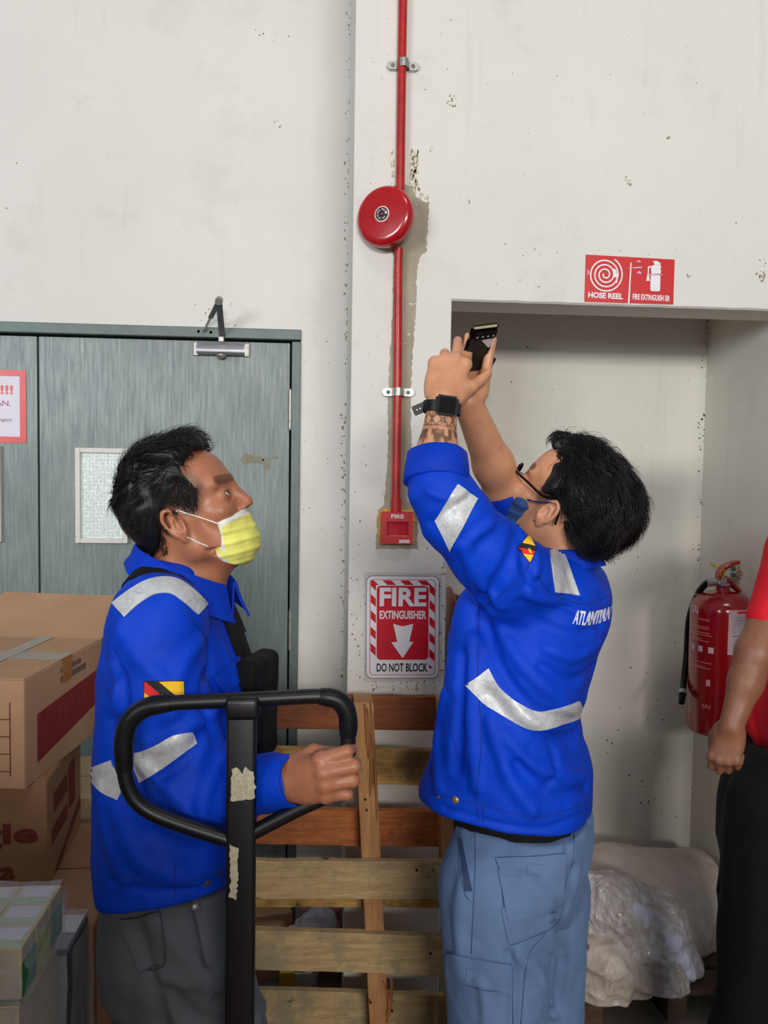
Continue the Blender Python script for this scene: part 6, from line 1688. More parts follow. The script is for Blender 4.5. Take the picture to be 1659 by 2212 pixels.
collar('collar', (nb2[0]+.004, YR), (-1, .5), (.060,), P(1265, 1176, YR)[2], P(1150, 1190, YR)[2], .036, .055, .020, M_BLUED, jk2, th0=24, tilt_c=((.002, -.004), (-.008, 0)))
strip('reflective_tape', J2, [(952, 1110), (960, 1118), (985, 1108), (998, 1090)][:1]+[(985, 1112)], [10, 10], 2, 2, .0012, M_TAPE, jk2) if False else None
decal('reflective_tape', J2, [(988, 1046), (1031, 1078), (972, 1190), (940, 1124)], 14, 22, .0014, M_TAPE, jk2)
decal('reflective_tape', J2, [(1187, 1190), (1214, 1184), (1252, 1287), (1199, 1279)], 12, 24, .0014, M_TAPE, jk2)
decal('reflective_tape', J2, [(1291, 1214), (1299, 1212), (1322, 1248), (1314, 1246)], 5, 12, .0014, M_TAPE, jk2)
strip('reflective_tape', J2, [(1031, 1462), (1060, 1500), (1105, 1534), (1156, 1556), (1210, 1548), (1257, 1530)], [62, 50, 40, 40, 36, 34], 70, 8, .0014, M_TAPE, jk2)
flag(J2, (1118, 1184), (1142, 1156), (1158, 1186), (1144, 1214), jk2, 6)
def cloth_text(txt, bv, p0, p1, h, slant, mat, par):
    me = fit_text(txt, 1.0, 1.0, .02, 1.0); p0 = np.array(p0, float); p1 = np.array(p1, float)
    bm = bmesh.new(); bm.from_mesh(me); bmesh.ops.triangulate(bm, faces=bm.faces); bmesh.ops.subdivide_edges(bm, edges=[e for e in bm.edges if e.calc_length() > .12], cuts=1); dead = []
    for v in bm.verts:
        u, w_ = v.co.x+.5, v.co.y; q = p0*(1-u)+p1*u; x = q[0]+w_*slant; y = q[1]-w_*h
        y += 8*math.sin(u*3.1)
        a, nn = ray(bv, x, y)
        if a is None: dead.append(v); continue
        v.co = a+nn*(.0012 if v.co.z > .5 else -.0006)
    bmesh.ops.delete(bm, geom=dead, context='VERTS'); o = bm_obj('lettering', bm, mat, par); return o
cloth_text('ATLANTIAN', J2, (1240, 1332), (1319, 1322), 30, 8, M_WHITE, jk2)
button('snap_button', J2, 984, 1728, .0068, M_BRASS, jk2); button('eyelet', J2, 948, 1722, .004, M_DULLSNAP, jk2, True)
for ln in ([(1034, 1300), (1032, 1460), (1040, 1600), (1030, 1710), (1034, 1770)], [(930, 1712), (1040, 1738), (1160, 1765), (1262, 1735)], [(1092, 1050), (1100, 1110), (1128, 1160)], [(1144, 1216), (1120, 1250), (1045, 1310), (1012, 1290)], [(1160, 1240), (1190, 1280), (1260, 1305), (1318, 1285)], [(985, 1500), (975, 1560), (990, 1640)], [(1042, 1732), (1044, 1776)]):
    seam('seam', J2, ln, .0010, M_STITCH, jk2)
# trousers
F = Field()
w2 = P(1120, 1810, YR)[2]
F.loft(secs_px([(1745, 985, 1284, .165), (1790, 980, 1284, .168), (1830, 974, 1281, .17), (1890, 966, 1262, .17), (1960, 968, 1240, .16)], YR, .17, -28), .0)
kn2n = P(1075, 2212, 1.46)+(0, 0, -.12); kn2f = P(1175, 2212, 1.66)+(0, 0, -.12); hp2n = P(1070, 1920, 1.47); hp2f = P(1160, 1920, 1.65)
an2n = np.array((kn2n[0]+.01, 1.47, .09)); an2f = np.array((kn2f[0]+.02, 1.67, .09))
for h_, k_, a_ in ((hp2n, kn2n, an2n), (hp2f, kn2f, an2f)):
    F.cap(h_, k_, .115, .086, .03); F.cap(k_, a_, .086, .064, .02); F.cap(a_, a_+(0, 0, -.04), .064, .068, .02)
folds(F, ((((1195, 1960, 1.42), (1215, 2060, 1.46), (1205, 2180, 1.48)), .012, -.012), (((1240, 1880, 1.48), (1225, 1960, 1.50)), .010, -.010), (((1100, 2060, 1.36), (1110, 2140, 1.36), (1106, 2230, 1.37)), .008, -.008), (((1000, 1900, 1.42), (990, 2000, 1.41), (1000, 2100, 1.40)), .012, .006), (((1130, 1900, 1.36), (1180, 1960, 1.37), (1190, 2040, 1.38)), .012, .007), (((1120, 2060, 1.36), (1160, 2100, 1.38), (1200, 2190, 1.42)), .012, .007), (((1235, 1800, 1.42), (1225, 1850, 1.42), (1235, 1900, 1.46)), .005, -.006), (((1040, 2120, 1.36), (1050, 2180, 1.36), (1045, 2240, 1.36)), .008, .007)), GAIN)
F.disp(lambda p: .004*vnoise(p*np.array((1, 1, .6)), 14, 29)+.0018*vnoise(p, 44, 30), (hp2n+an2n)/2, .85)
tr2 = sdf_obj('trousers', F, .0046, M_BLUET, P2, 2, keep_bvh=True); tr2['label'] = 'faded blue cargo work trousers'
T2 = BV[tr2.name]
decal('back_pocket', T2, [(1076, 1878), (1213, 1870), (1216, 1960), (1098, 1990)], 14, 14, .002, M_BLUET, tr2, thick=.003)
decal('back_pocket', T2, [(1083, 1960), (1216, 1955), (1195, 2000), (1098, 2036)], 14, 8, .001, M_BLUET, tr2, thick=.002)
fl = decal('pocket_flap', T2, [(1070, 1856), (1216, 1842), (1214, 1896), (1085, 1892)], 16, 8, .0035, M_BLUET, tr2, thick=.003)
decal('flap_tab', T2, [(1136, 1866), (1170, 1864), (1168, 1890), (1134, 1890)], 6, 5, .0065, M_BLUET, fl, thick=.002)
fl = decal('cargo_flap', T2, [(970, 2058), (1105, 2082), (1100, 2142), (968, 2112)], 16, 8, .0035, M_BLUET, tr2, thick=.003)
decal('flap_tab', T2, [(1008, 2086), (1040, 2090), (1036, 2116), (1006, 2112)], 6, 5, .0065, M_BLUET, fl, thick=.002)
for ln in ([(992, 1800), (992, 1870), (1004, 1930), (1014, 1945)], [(1026, 1800), (1026, 1880), (1018, 2060)], [(1084, 1895), (1088, 1960), (1098, 2034), (1110, 2040)], [(1110, 2040), (1195, 2002), (1216, 1955), (1213, 1900)], [(1240, 1800), (1238, 1850), (1225, 1900), (1180, 2010), (1140, 2070), (1125, 2212)], [(1085, 1893), (1120, 1898), (1170, 1908), (1210, 1890)], [(1076, 1852), (1140, 1862), (1214, 1846)], [(970, 2112), (1040, 2138), (1102, 2142)], [(1105, 2084), (1108, 2212)]):
    seam('seam', T2, ln, .0012, M_BLUETS, tr2)
# opening of the side pocket
decal('pocket_lining', T2, [(991, 1810), (997, 1810), (1020, 1925), (1004, 1925)], 4, 14, .0015, M_NAVY, tr2, thick=.001)
ut = Field(); ut.loft(secs_px([(1720, 975, 1255, .150), (1775, 980, 1262, .152), (1815, 975, 1266, .155)], YR, .16, -28), 0); sdf_obj('undershirt', ut, .006, M_BLKC, P2, 1)
shoe((-1, .5, 0), (an2n[0]+.03, an2n[1], 0), P2, M_SHOE, M_SOLE); shoe((-1, .5, 0), (an2f[0]+.03, an2f[1], 0), P2, M_SHOE, M_SOLE)
# the phone, held up between both hands
pc = P(1031, 752, 1.455); up_ = P(1044, 706, 1.405)-P(1016, 784, 1.490); up_ /= np.linalg.norm(up_)
PH = empty('mobile_phone', Vector(pc), 'black mobile phone held up in both hands of the tattooed person', 'phone')
pl_ = np.array((.040, .030, -.006)); pl_ -= up_*(pl_@up_); pl_ /= np.linalg.norm(pl_); pn = np.cross(pl_, up_)
if pn[1] > 0: pn = -pn
Rp = Matrix((pl_, np.cross(pn, pl_), pn)).transposed().to_4x4()
def pbox(name, c, s, bev, mat, par=PH, seg=4):
    bm = bmesh.new(); bmesh.ops.create_cube(bm, size=1, matrix=Matrix.Translation(Vector(pc+pl_*c[0]+up_*c[1]+pn*c[2])) @ Rp @ Matrix.Diagonal((*s, 1)))
    if bev: bmesh.ops.bevel(bm, geom=list(bm.edges), offset=bev, segments=seg, affect='EDGES')
    return bm_obj(name, bm, mat, par, True, 40)
M_PHG = plain('dark_grey_phone_back', (30, 29, 28), 0.6)
pbox('case', (0, 0, 0), (.054, .128, .010), .0045, M_BLKPL)
pbox('back_panel', (-.004, -.012, .0062), (.040, .096, .0012), .0005, M_PHG)
pbox('top_rim', (0, .0595, .001), (.046, .0045, .0075), .0015, plain('pale_gold_rim', (188, 182, 140), 0.3, .3))
cb_ = pbox('camera_bump', (.002, .044, .0075), (.044, .020, .003), .001, M_BLKPL)
for k in range(4): pbox('camera_lens', (-.014+.0105*k, .042, .0098), (.0042, .0042, .0012), .0005, plain('lens_glint', (150, 150, 156), .1) if k == 0 else bpy.data.materials['lens_glint'], cb_)
bm = bmesh.new(); tri = [(-.002, .030), (.023, .034), (.023, .010), (.018, .006)]; vv = [bm.verts.new(Vector(pc+pl_*x+up_*y+pn*.0072)) for x, y in tri]; bm.faces.new(vv); bm_obj('painted_gleam', bm, plain('painted_reflection', (228, 216, 214), .2), PH)  # pale wedge paints a reflection onto the phone back
pbox('side_button', (-.026, .036, .001), (.0016, .010, .004), .0005, M_GALV); fr_ = P(1058, 784, 1.49); bm = bmesh.new(); add_box(bm, fr_, (.015, .010, .026), rot=(0, math.radians(28), 0), bev=.003); bm_obj('case_flap', bm, M_BLKPL, PH, True, 40)

# ------------------------------------------------------------------ the third person at the right edge, red shirt
F = Field(); YT = 1.74
sxx = lambda x, y, Y=YT: P(x, y, Y)
H3 = Frame(P(1765, 985, YT), (-1, -.15, 0), (0, 0, 1), 1.0); add_head(F, H3)
n3 = sxx(1775, 1130); F.cap(H3.w(-.025, 0, -.04), n3, .050, .054, .03); F.cap(n3, sxx(1760, 1450), .10, .12, .05); F.cap(sxx(1760, 1450), sxx(1760, 1640), .13, .12, .05)
s3n = P(1728, 1195, 1.56); e3n = P(1632, 1410, 1.50); w3n = P(1580, 1568, 1.475)
s3f = P(1780, 1190, 1.93); e3f = P(1775, 1420, 1.97); w3f = P(1750, 1600, 1.93)
for a in (s3n, s3f): F.cap(n3, a, .05, .052, .04)
F.cap(s3n, e3n, .050, .037, .02); F.cap(e3n, e3n*.6+w3n*.4, .036, .031, .02); F.cap(e3n*.6+w3n*.4, w3n, .031, .023, .02); F.cap(s3f, e3f, .054, .044, .02); F.cap(e3f, w3f, .044, .028, .02)
add_hand(F, w3n, P(1566, 1620, 1.475)-w3n, (-.75, -.8, .1), 1, [(40, 60, 35), (45, 62, 35), (48, 64, 35), (52, 64, 35)], spread=2, s=.80, thumb=[(.022, .026, -.010), (.048, .040, -.024), (.074, .038, -.034), (.094, .030, -.036)])
add_hand(F, w3f, (0, 0, -1), (0, 1, 0), -1, [(14, 24, 16)]*4, s=.95)
P3 = sdf_obj('person', F, .0034, M_SKIN3, None, 1, {'tint': no_tint}); tag(P3, 'person in a red shirt and black trousers, cut by the right edge of the view', 'person')
eyeballs(H3, P3)
F = Field(); F.ell(H3.w(-.022, 0, .072), (.108, .084, .088), H3.R, 0); F.ell(H3.w(-.045, 0, .02), (.075, .076, .085), H3.R, .02)
tuck_p3 = 1
prism(F, H3, [(.075, .095), (.045, .06), (.03, .01), (-.01, .03), (-.03, .0), (-.05, -.07), (-.3, -.07), (-.3, .3), (.3, .3)]); sdf_obj('hair', F, .005, M_HAIR, P3, 1)
rows3 = [(1128, 1735, 1815, .08), (1160, 1690, 1850, .14), (1200, 1672, 1870, .18), (1280, 1650, 1875, .19), (1370, 1625, 1880, .19), (1450, 1606, 1880, .19), (1530, 1598, 1880, .19), (1590, 1600, 1880, .19), (1650, 1628, 1880, .185), (1685, 1650, 1880, .18)]
F = Field(); F.loft(secs_px(rows3, YT, .19, 0), 0, edge=.02); F.cap(n3+(0, 0, -.03), s3n, .062, .064, .04); F.cap(s3n, P(1672, 1335, 1.52), .066, .052, .02); F.cap(n3+(0, 0, -.03), s3f, .062, .064, .04); F.cap(s3f, P(1778, 1330, 1.95), .068, .060, .02)
folds(F, ((((1620, 1540, 1.60), (1640, 1610, 1.56), (1680, 1680, 1.55)), .012, .007), (((1610, 1560, 1.62), (1640, 1640, 1.58)), .008, -.006), (((1690, 1300, 1.55), (1650, 1400, 1.60)), .012, -.010)), GAIN)
F.disp(lambda p: .003*vnoise(p, 16, 31), sxx(1750, 1400), .6)
ps = sdf_obj('polo_shirt', F, .0055, M_REDS, P3, 2, keep_bvh=True); ps['label'] = 'bright red polo shirt'
tuck(P3, BV[ps.name], lambda c: (c[:, 2] < n3[2]-.02) & (c[:, 2] > P(1668, 1330, 1.52)[2]+.0) | ((c[:, 1] > 1.58) & (c[:, 1] < 1.90) & (c[:, 2] < n3[2]-.02)))
F = Field(); F.loft(secs_px([(1625, 1585, 1870, .17), (1680, 1570, 1868, .175), (1760, 1552, 1866, .175), (1850, 1545, 1860, .17)], YT, .17, 0), 0)
for a, b, c in ((P(1640, 1840, 1.62), P(1612, 2200, 1.62), .0), (P(1690, 1840, 1.86), P(1690, 2200, 1.86), .0)):
    k_ = b+(.02, 0, -.05); F.cap(a+(.025, 0, .10), k_, .095, .090, .12); F.cap(k_, (k_[0]+.02, k_[1], .10), .094, .068, .02); F.cap((k_[0]+.02, k_[1], .10), (k_[0]+.02, k_[1], .05), .068, .07, .02); shoe((-1, -.1, 0), (k_[0]+.05, k_[1], 0), P3, M_SHOE, M_SOLE)
F.disp(lambda p: .005*vnoise(p*np.array((1, 1, .6)), 13, 33), P(1640, 2100, YT), .9)
sdf_obj('trousers', F, .0055, M_BLACKT, P3, 2)['label'] = 'black trousers'

# ------------------------------------------------------------------ hand pallet truck in the foreground
YJ = 1.15
PJ = empty('pallet_truck', Vector((P(521, 1700, YJ)[0], YJ, 0)), 'black hand pallet truck with looped handle in front of the man in the yellow mask', 'pallet truck')
px = lambda pts: [P(x, y, YJ) for x, y in pts]
loop = [(500, 1816), (400, 1784), (325, 1754), (285, 1718), (269, 1665), (268, 1600), (282, 1556), (318, 1528), (370, 1519), (522, 1512), (690, 1504), (728, 1512), (750, 1540), (752, 1590), (748, 1650), (738, 1694), (700, 1722), (640, 1750), (548, 1798)]
lp = smooth_path(px(loop), 8)
bm = bmesh.new(); add_tube(bm, lp, .0112, 18); bm_obj('handle_loop', bm, M_BLKPNT, PJ, True, 50)
def grip(i0, i1, nm='rubber_grip'):
    pts = smooth_path(px(loop[i0:i1]), 8); n = len(pts); rr = [.0142*(.86+.14*min(1, 4*min(k, n-1-k)/n*1.6)) for k in range(n)]
    bm = bmesh.new(); add_tube(bm, pts, .0142, 20, radii=rr); bm_obj(nm, bm, M_BLKRUB, PJ, True, 50)
grip(4, 9); grip(10, 14)
bm = bmesh.new(); c = V(526, 1516, YJ); add_box(bm, c+Vector((0, -.004, -.006)), (.050, .034, .034), bev=.008, seg=3); bm_obj('head_casting', bm, M_BLKPNT, PJ, True, 50)
bm = bmesh.new(); t_ = V(523, 1530, YJ); b_ = Vector((P(520, 2212, YJ)[0]-.002, YJ, .30))
m = (t_+b_)/2; add_box(bm, m, (.0435, .026, (t_-b_).length), rot=(0, math.atan2((t_-b_).x, (t_-b_).z), 0), bev=.006, seg=3); bm_obj('draw_bar', bm, M_BLKPNT, PJ, True, 50)
def sticker(q, seed): 
    pts = [P(x, y, YJ-.0132) for x, y in ragged(q, 2.2, 6, seed)]; o = poly_plate('sticker_remains', pts, .0006, M_BARE, PJ); o['label'] = 'torn pale sticker on the black bar'
sticker([(500, 1662), (512, 1656), (524, 1672), (530, 1656), (546, 1668), (552, 1700), (551, 1724), (498, 1730)], 11)
sticker([(496, 1824), (514, 1832), (514, 1900), (510, 1944), (496, 1938), (498, 1880)], 12)
x0 = b_.x; bm = bmesh.new(); add_cyl(bm, (x0, YJ, .30), (x0, YJ, .12), .045, seg=28); add_box(bm, (x0, YJ-.07, .20), (.16, .10, .16), bev=.015); bm_obj('pump_unit', bm, M_BLKPNT, PJ, True, 40)
for s_ in (-.055, .055):
    bm = bmesh.new(); add_cyl(bm, (x0+s_-.025, YJ, .090), (x0+s_+.025, YJ, .090), .090, seg=36); bm_obj('steer_wheel', bm, M_SOLE, PJ, True, 40)
for s_ in (-.18, .18):
    bm = bmesh.new(); add_box(bm, (x0+s_, YJ-.75, .07), (.16, 1.15, .05), bev=.012); bm_obj('fork', bm, plain('orange_fork_paint', (196, 84, 30), .5) if s_ < 0 else bpy.data.materials['orange_fork_paint'], PJ, True, 40)
    bm = bmesh.new(); add_cyl(bm, (x0+s_-.04, YJ-1.2, .038), (x0+s_+.04, YJ-1.2, .038), .038, seg=24); bm_obj('load_roller', bm, M_SOLE, PJ, True, 40)
bm = bmesh.new(); add_box(bm, (x0, YJ-.16, .12), (.50, .06, .14), bev=.01); bm_obj('fork_yoke', bm, bpy.data.materials['orange_fork_paint'], PJ, True, 40)

# ------------------------------------------------------------------ wooden pallet standing on edge against the pillar
PA = empty('wooden_pallet', Vector((P(790, 2000, 2.02)[0], 2.02, 0)), 'rough wooden pallet standing on edge against the pillar between the two men', 'pallet')
def board(x0, x1, tl, tr, bl, br, yc, th, mat, seed, bow=.004, label=None):
    """Plank between pixel columns x0..x1 with its own top and bottom lines, thickness th, sawn unevenly."""
    rnd = random.Random(seed); bm = bmesh.new(); n = 14; R_ = []
    for i in range(n+1):
        u = i/n; x = x0+(x1-x0)*u; yt = tl+(tr-tl)*u+rnd.uniform(-1, 1); yb = bl+(br-bl)*u+rnd.uniform(-1, 1)
        a = P(x, yt, yc); b = P(x, yb, yc); o = bow*math.sin(u*3.1+seed)
        R_.append([bm.verts.new((a[0], yc-th/2+o, a[2])), bm.verts.new((a[0], yc+th/2+o, a[2]+.001)), bm.verts.new((b[0], yc+th/2+o, b[2])), bm.verts.new((b[0], yc-th/2+o, b[2]))])
    for a, b in zip(R_, R_[1:]):
        for k in range(4): bm.faces.new((a[k], b[k], b[(k+1) % 4], a[(k+1) % 4]))
    bm.faces.new(R_[0]); bm.faces.new(R_[-1][::-1]); bmesh.ops.recalc_face_normals(bm, faces=bm.faces)
    bmesh.ops.bevel(bm, geom=[e for e in bm.edges if e.calc_face_angle(0) > .8], offset=.0018, segments=1, affect='EDGES')
    o = bm_obj('board', bm, mat, PA)
    if label: o['label'] = label
    return o
YB, YFt = 2.062, 1.952
board(482, 990, 1500, 1503, 1573, 1576, YB, .020, M_WD_BROWN, 1, label='dark red-brown board')
board(482, 985, 1612, 1618, 1688, 1693, YB, .020, M_WD_YEL, 2, label='yellowish stained board')
board(482, 982, 1742, 1750, 1818, 1826, YB, .022, M_WD_ORG, 3, label='orange-brown board')
board(482, 965, 1854, 1859, 1936, 1940, YFt, .020, M_WD_TAN, 4, label='weathered grey-tan board nailed in front')
board(482, 980, 1880, 1886, 1954, 1960, YB, .020, M_WD_YEL, 5)
board(482, 985, 2004, 2021, 2088, 2106, YFt, .022, M_WD_TAN, 6, label='weathered grey-tan board nailed in front')
board(482, 988, 2136, 2146, 2222, 2230, YB, .020, M_WD_TAN, 7)
def zb_board(z0, z1, yc, mat, sd):
    rnd = random.Random(sd); a = P(482, 2000, yc)[0]; b = P(988, 2000, yc)[0]; bm = bmesh.new(); add_box(bm, ((a+b)/2, yc, (z0+z1)/2), (b-a, .02, z1-z0), bev=.0015, seg=1); bm_obj('board', bm, mat, PA)
zb_board(.012, .10, YFt, M_WD_TAN, 8); zb_board(.012, .095, YB, M_WD_BROWN, 9)
def stringer(path, w, mat, ybot):
    rnd = random.Random(int(path[0][0])); pts = smooth_path([P(x, y, 2.007) for x, y in path]+[np.array((P(path[-1][0], path[-1][1], 2.007)[0]+.01, 2.007, .004))], 5); bm = bmesh.new(); R_ = []
    for p in pts:
        j = rnd.uniform(-.0008, .0008); R_.append([bm.verts.new((p[0]+sx_*w/2+j, 2.007+sy_*.0445, p[2])) for sx_, sy_ in ((-1, -1), (1, -1), (1, 1), (-1, 1))])
    for a, b in zip(R_, R_[1:]):
        for k in range(4): bm.faces.new((a[k], b[k], b[(k+1) % 4], a[(k+1) % 4]))
    bm.faces.new(R_[0]); bm.faces.new(R_[-1][::-1]); bmesh.ops.recalc_face_normals(bm, faces=bm.faces)
    bmesh.ops.bevel(bm, geom=[e for e in bm.edges if e.calc_face_angle(0) > .8], offset=.002, segments=1, affect='EDGES'); return bm_obj('stringer', bm, mat, PA)
stringer([(784, 1508), (788, 1600), (794, 1700), (800, 1850), (808, 2010), (818, 2212)], .050, M_WD_STR, 0)
stringer([(508, 1508), (512, 1850), (520, 2212)], .050, M_WD_STR, 0); stringer([(966, 1510), (972, 1850), (985, 2212)], .050, M_WD_STR, 0)
sp = [[(800, 1512), (806, 1600), (812, 1690), (815, 1775)], [(794, 1530), (800, 1620), (808, 1700)], [(806, 1590), (803, 1650), (800, 1720)], [(840, 2105), (846, 2120), (842, 2180), (836, 2210)], [(828, 2120), (840, 2160), (836, 2200)], [(788, 1520), (792, 1560), (796, 1640)]]
for k, q in enumerate(sp):
    pts = smooth_path([P(x, y, 1.956-.002*k*.4) for x, y in q], 5); n = len(pts); bm = bmesh.new(); add_tube(bm, pts, .003, 5, radii=[.0036*math.sin(math.pi*(i+.4)/(n-.2)) + .0006 for i in range(n)]); o = bm_obj('splinter', bm, M_WD_STR2, PA)
bm = bmesh.new()
for x, y, Y in ((767+22, 1531, 1.961), (769+22, 1556, 1.961), (789, 1727, 1.961), (792, 1750, 1.961), (640, 1914, 1.941), (800, 2166, 1.941), (847, 2184, 1.961), (900, 1880, 1.941), (930, 2060, 1.941)):
    p = V(x, y, Y); add_cyl(bm, p+Vector((0, .002, 0)), p+Vector((0, -.0012, 0)), .0032, seg=8)
o = bm_obj('nail_heads', bm, M_NAIL, PA); o['kind'] = 'stuff'

# ------------------------------------------------------------------ cartons at the left
def carton(name, label, p0, w, d, h, rot, mat, flaps=True, group=None, seed=0, lid_gap=.003):
    """p0 = front right bottom corner; w to the left, d away, h up; rot about z in degrees."""
    E_ = empty(name, Vector(p0), label, 'box', group); ca, sa = math.cos(math.radians(rot)), math.sin(math.radians(rot)); rnd = random.Random(seed)
    def T(x, y, z): return Vector((p0[0]-x*ca-y*sa*-1*-1, p0[1]-x*sa+y*ca, p0[2]+z)) if False else Vector((p0[0]+(-x)*ca-y*sa, p0[1]+(-x)*sa+y*ca, p0[2]+z))
    def slab(nm, c, m_=None):   # c: 8 corners bottom 4 then top 4
        bm = bmesh.new(); v = [bm.verts.new(T(*q)) for q in c]
        for f in ((3, 2, 1, 0), (4, 5, 6, 7), (0, 1, 5, 4), (1, 2, 6, 5), (2, 3, 7, 6), (3, 0, 4, 7)): bm.faces.new([v[i] for i in f])
        bmesh.ops.recalc_face_normals(bm, faces=bm.faces); bmesh.ops.bevel(bm, geom=list(bm.edges), offset=.0015, segments=1, affect='EDGES'); return bm_obj(nm, bm, m_ or mat, E_)
    def bx(x0, x1, y0, y1, z0, z1): return [(x0, y0, z0), (x1, y0, z0), (x1, y1, z0), (x0, y1, z0), (x0, y0, z1), (x1, y0, z1), (x1, y1, z1), (x0, y1, z1)]
    t = .004
    slab('side_panel', bx(0, w, 0, t, 0, h)); slab('side_panel', bx(0, w, d-t, d, 0, h)); slab('side_panel', bx(0, t, t, d-t, 0, h)); slab('side_panel', bx(w-t, w, t, d-t, 0, h)); slab('base_panel', bx(t, w-t, t, d-t, .001, t))
    if flaps:
        for y0, y1 in ((.001, d/2-lid_gap), (d/2+lid_gap, d-.001)):
            c = bx(.001, w-.001, y0, y1, h, h+t); c = [(x, y, z-(.006 if abs(y-d/2) < .02 else 0)*0) for x, y, z in c]; slab('top_flap', c)
    return E_, T, slab, bx
def flatp(T, q, mat, par, nm, th=.0006, n=(0, 0, 1)):
    bm = bmesh.new(); a = [bm.verts.new(T(*p)) for p in q]; nn = (a[1].co-a[0].co).cross(a[2].co-a[0].co).normalized()
    if nn.dot(Vector(CAMP)-a[0].co) < 0: nn = -nn
    b = [bm.verts.new(v.co+nn*th) for v in a]; bm.faces.new(a); bm.faces.new(b)
    for i in range(len(a)): bm.faces.new((a[i], a[(i+1) % len(a)], b[(i+1) % len(a)], b[i]))
    bmesh.ops.recalc_face_normals(bm, faces=bm.faces); return bm_obj(nm, bm, mat, par)
# top box
nc = P(51, 1471, 1.75); fc = P(218, 1386, 2.17); rotA = -math.degrees(math.atan2(fc[0]-nc[0], fc[1]-nc[1])); dA = math.hypot(fc[0]-nc[0], fc[1]-nc[1]); hA = nc[2]-P(30, 1706, 1.75)[2]
BA, T, slab, bx = carton('cardboard_box', 'taped brown cardboard box with a red-printed side, topmost of the left stack', (nc[0], nc[1], nc[2]-hA), .46, dA, hA, rotA, M_CARD, seed=1)
o = slab('open_flap', [(.002, dA-.004, hA-.002), (.458, dA-.004, hA-.002), (.40, dA+.24, hA+.085), (-.02, dA+.24, hA+.080), (.002, dA, hA+.002), (.458, dA, hA+.002), (.40, dA+.243, hA+.089), (-.02, dA+.243, hA+.084)])
flatp(T, [(-.0002, dA*.42, hA+.0045), (-.0002, dA*.58, hA+.0045), (.46, dA*.58, hA+.0045), (.46, dA*.42, hA+.0045)], M_PTAPE, BA, 'packing_tape', .0008)
flatp(T, [(.13, .06, hA+.0055), (.17, .06, hA+.0055), (.17, dA+.0, hA+.0055), (.13, dA+.0, hA+.0055)], M_PTAPE, BA, 'packing_tape', .0008)
flatp(T, [(.20, dA*.34, hA+.0065), (.24, dA*.42, hA+.0065), (.40, dA*.42, hA+.0065), (.40, dA*.30, hA+.0065)], M_TAPEO, BA, 'brown_tape', .0006)
flatp(T, [(-.0008, dA*.44, hA+.004), (-.0008, dA*.57, hA+.004), (-.0008, dA*.56, hA-.055), (-.0008, dA*.45, hA-.055)], M_TAPEO, BA, 'brown_tape', .0008)
SP = flatp(T, [(-.0005, dA*.14, hA*.62), (-.0005, dA*.55, hA*.66), (-.0005, dA*.98, hA*.70), (-.0005, dA*.98, hA*.34), (-.0005, dA*.14, hA*.16)], M_PRINTR, BA, 'printed_panel')
for k in range(9):
    u = .20+.082*k; flatp(T, [(-.0016, dA*u, hA*.38), (-.0016, dA*(u+.012), hA*.38), (-.0016, dA*(u+.012), hA*.56), (-.0016, dA*u, hA*.56)], M_PRINTM, SP, 'print_line', .0003)
for k in range(5):
    flatp(T, [(-.0008, dA*(.42+.07*k), hA*.79), (-.0008, dA*(.48+.07*k), hA*.79), (-.0008, dA*(.48+.07*k), hA*.85), (-.0008, dA*(.42+.07*k), hA*.85)], M_PRINTB, BA, 'stamped_block', .0003)
    if k < 4: flatp(T, [(-.0008, dA*(.42+.07*k), hA*.88), (-.0008, dA*(.48+.07*k), hA*.88), (-.0008, dA*(.48+.07*k), hA*.93), (-.0008, dA*(.42+.07*k), hA*.93)], M_PRINTB, BA, 'stamped_block', .0003)
for k in range(4): flatp(T, [(.03, -.001, hA*(.16+.16*k)), (.20, -.001, hA*(.16+.16*k)), (.20, -.001, hA*(.16+.16*k)+.002), (.03, -.001, hA*(.16+.16*k)+.002)], M_PRINTM, BA, 'print_line', .0003)
flatp(T, [(.03, -.001, hA*.12), (.0325, -.001, hA*.12), (.0325, -.001, hA*.80), (.03, -.001, hA*.80)], M_PRINTM, BA, 'print_line', .0003)
zD = P(228, 1947, 1.75)[2]
# second box
BBx = P(101, 1750, 1.80)[0]
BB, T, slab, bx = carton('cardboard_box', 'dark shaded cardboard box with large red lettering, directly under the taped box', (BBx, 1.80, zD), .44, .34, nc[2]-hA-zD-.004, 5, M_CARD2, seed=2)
hB = nc[2]-hA-zD-.004
def face_text(txt, T, o, xd, w, h, mat, par):
    c = T(*o); x = T(*(np.array(o)+np.array(xd)))-c; place_text('lettering', txt, c, w, h, mat, par, .03, x.normalized(), (0, 0, 1))
face_text('gle', T, (.085, -.0012, hB*.52), (-.1, 0, 0), .13, .062, M_PRINTM, BB)
face_text('ta', T, (.095, -.0012, hB*.20), (-.1, 0, 0), .05, .036, M_PRINTM, BB)
for a in ((.18, .55, .62, .80), (.12, .55, .35, .50), (.60, .80, .40, .85)):
    flatp(T, [(-.0008, .34*a[0], hB*a[2]), (-.0008, .34*a[1], hB*a[2]), (-.0008, .34*a[1], hB*a[3]), (-.0008, .34*a[0], hB*a[3])], M_PRINTM, BB, 'print_block', .0003)
flatp(T, [(-.0008, .06, .01), (-.0008, .33, hB*.34), (-.0008, .33, hB*.22), (-.0008, .10, .005)], M_PRINTM, BB, 'print_block', .0003)
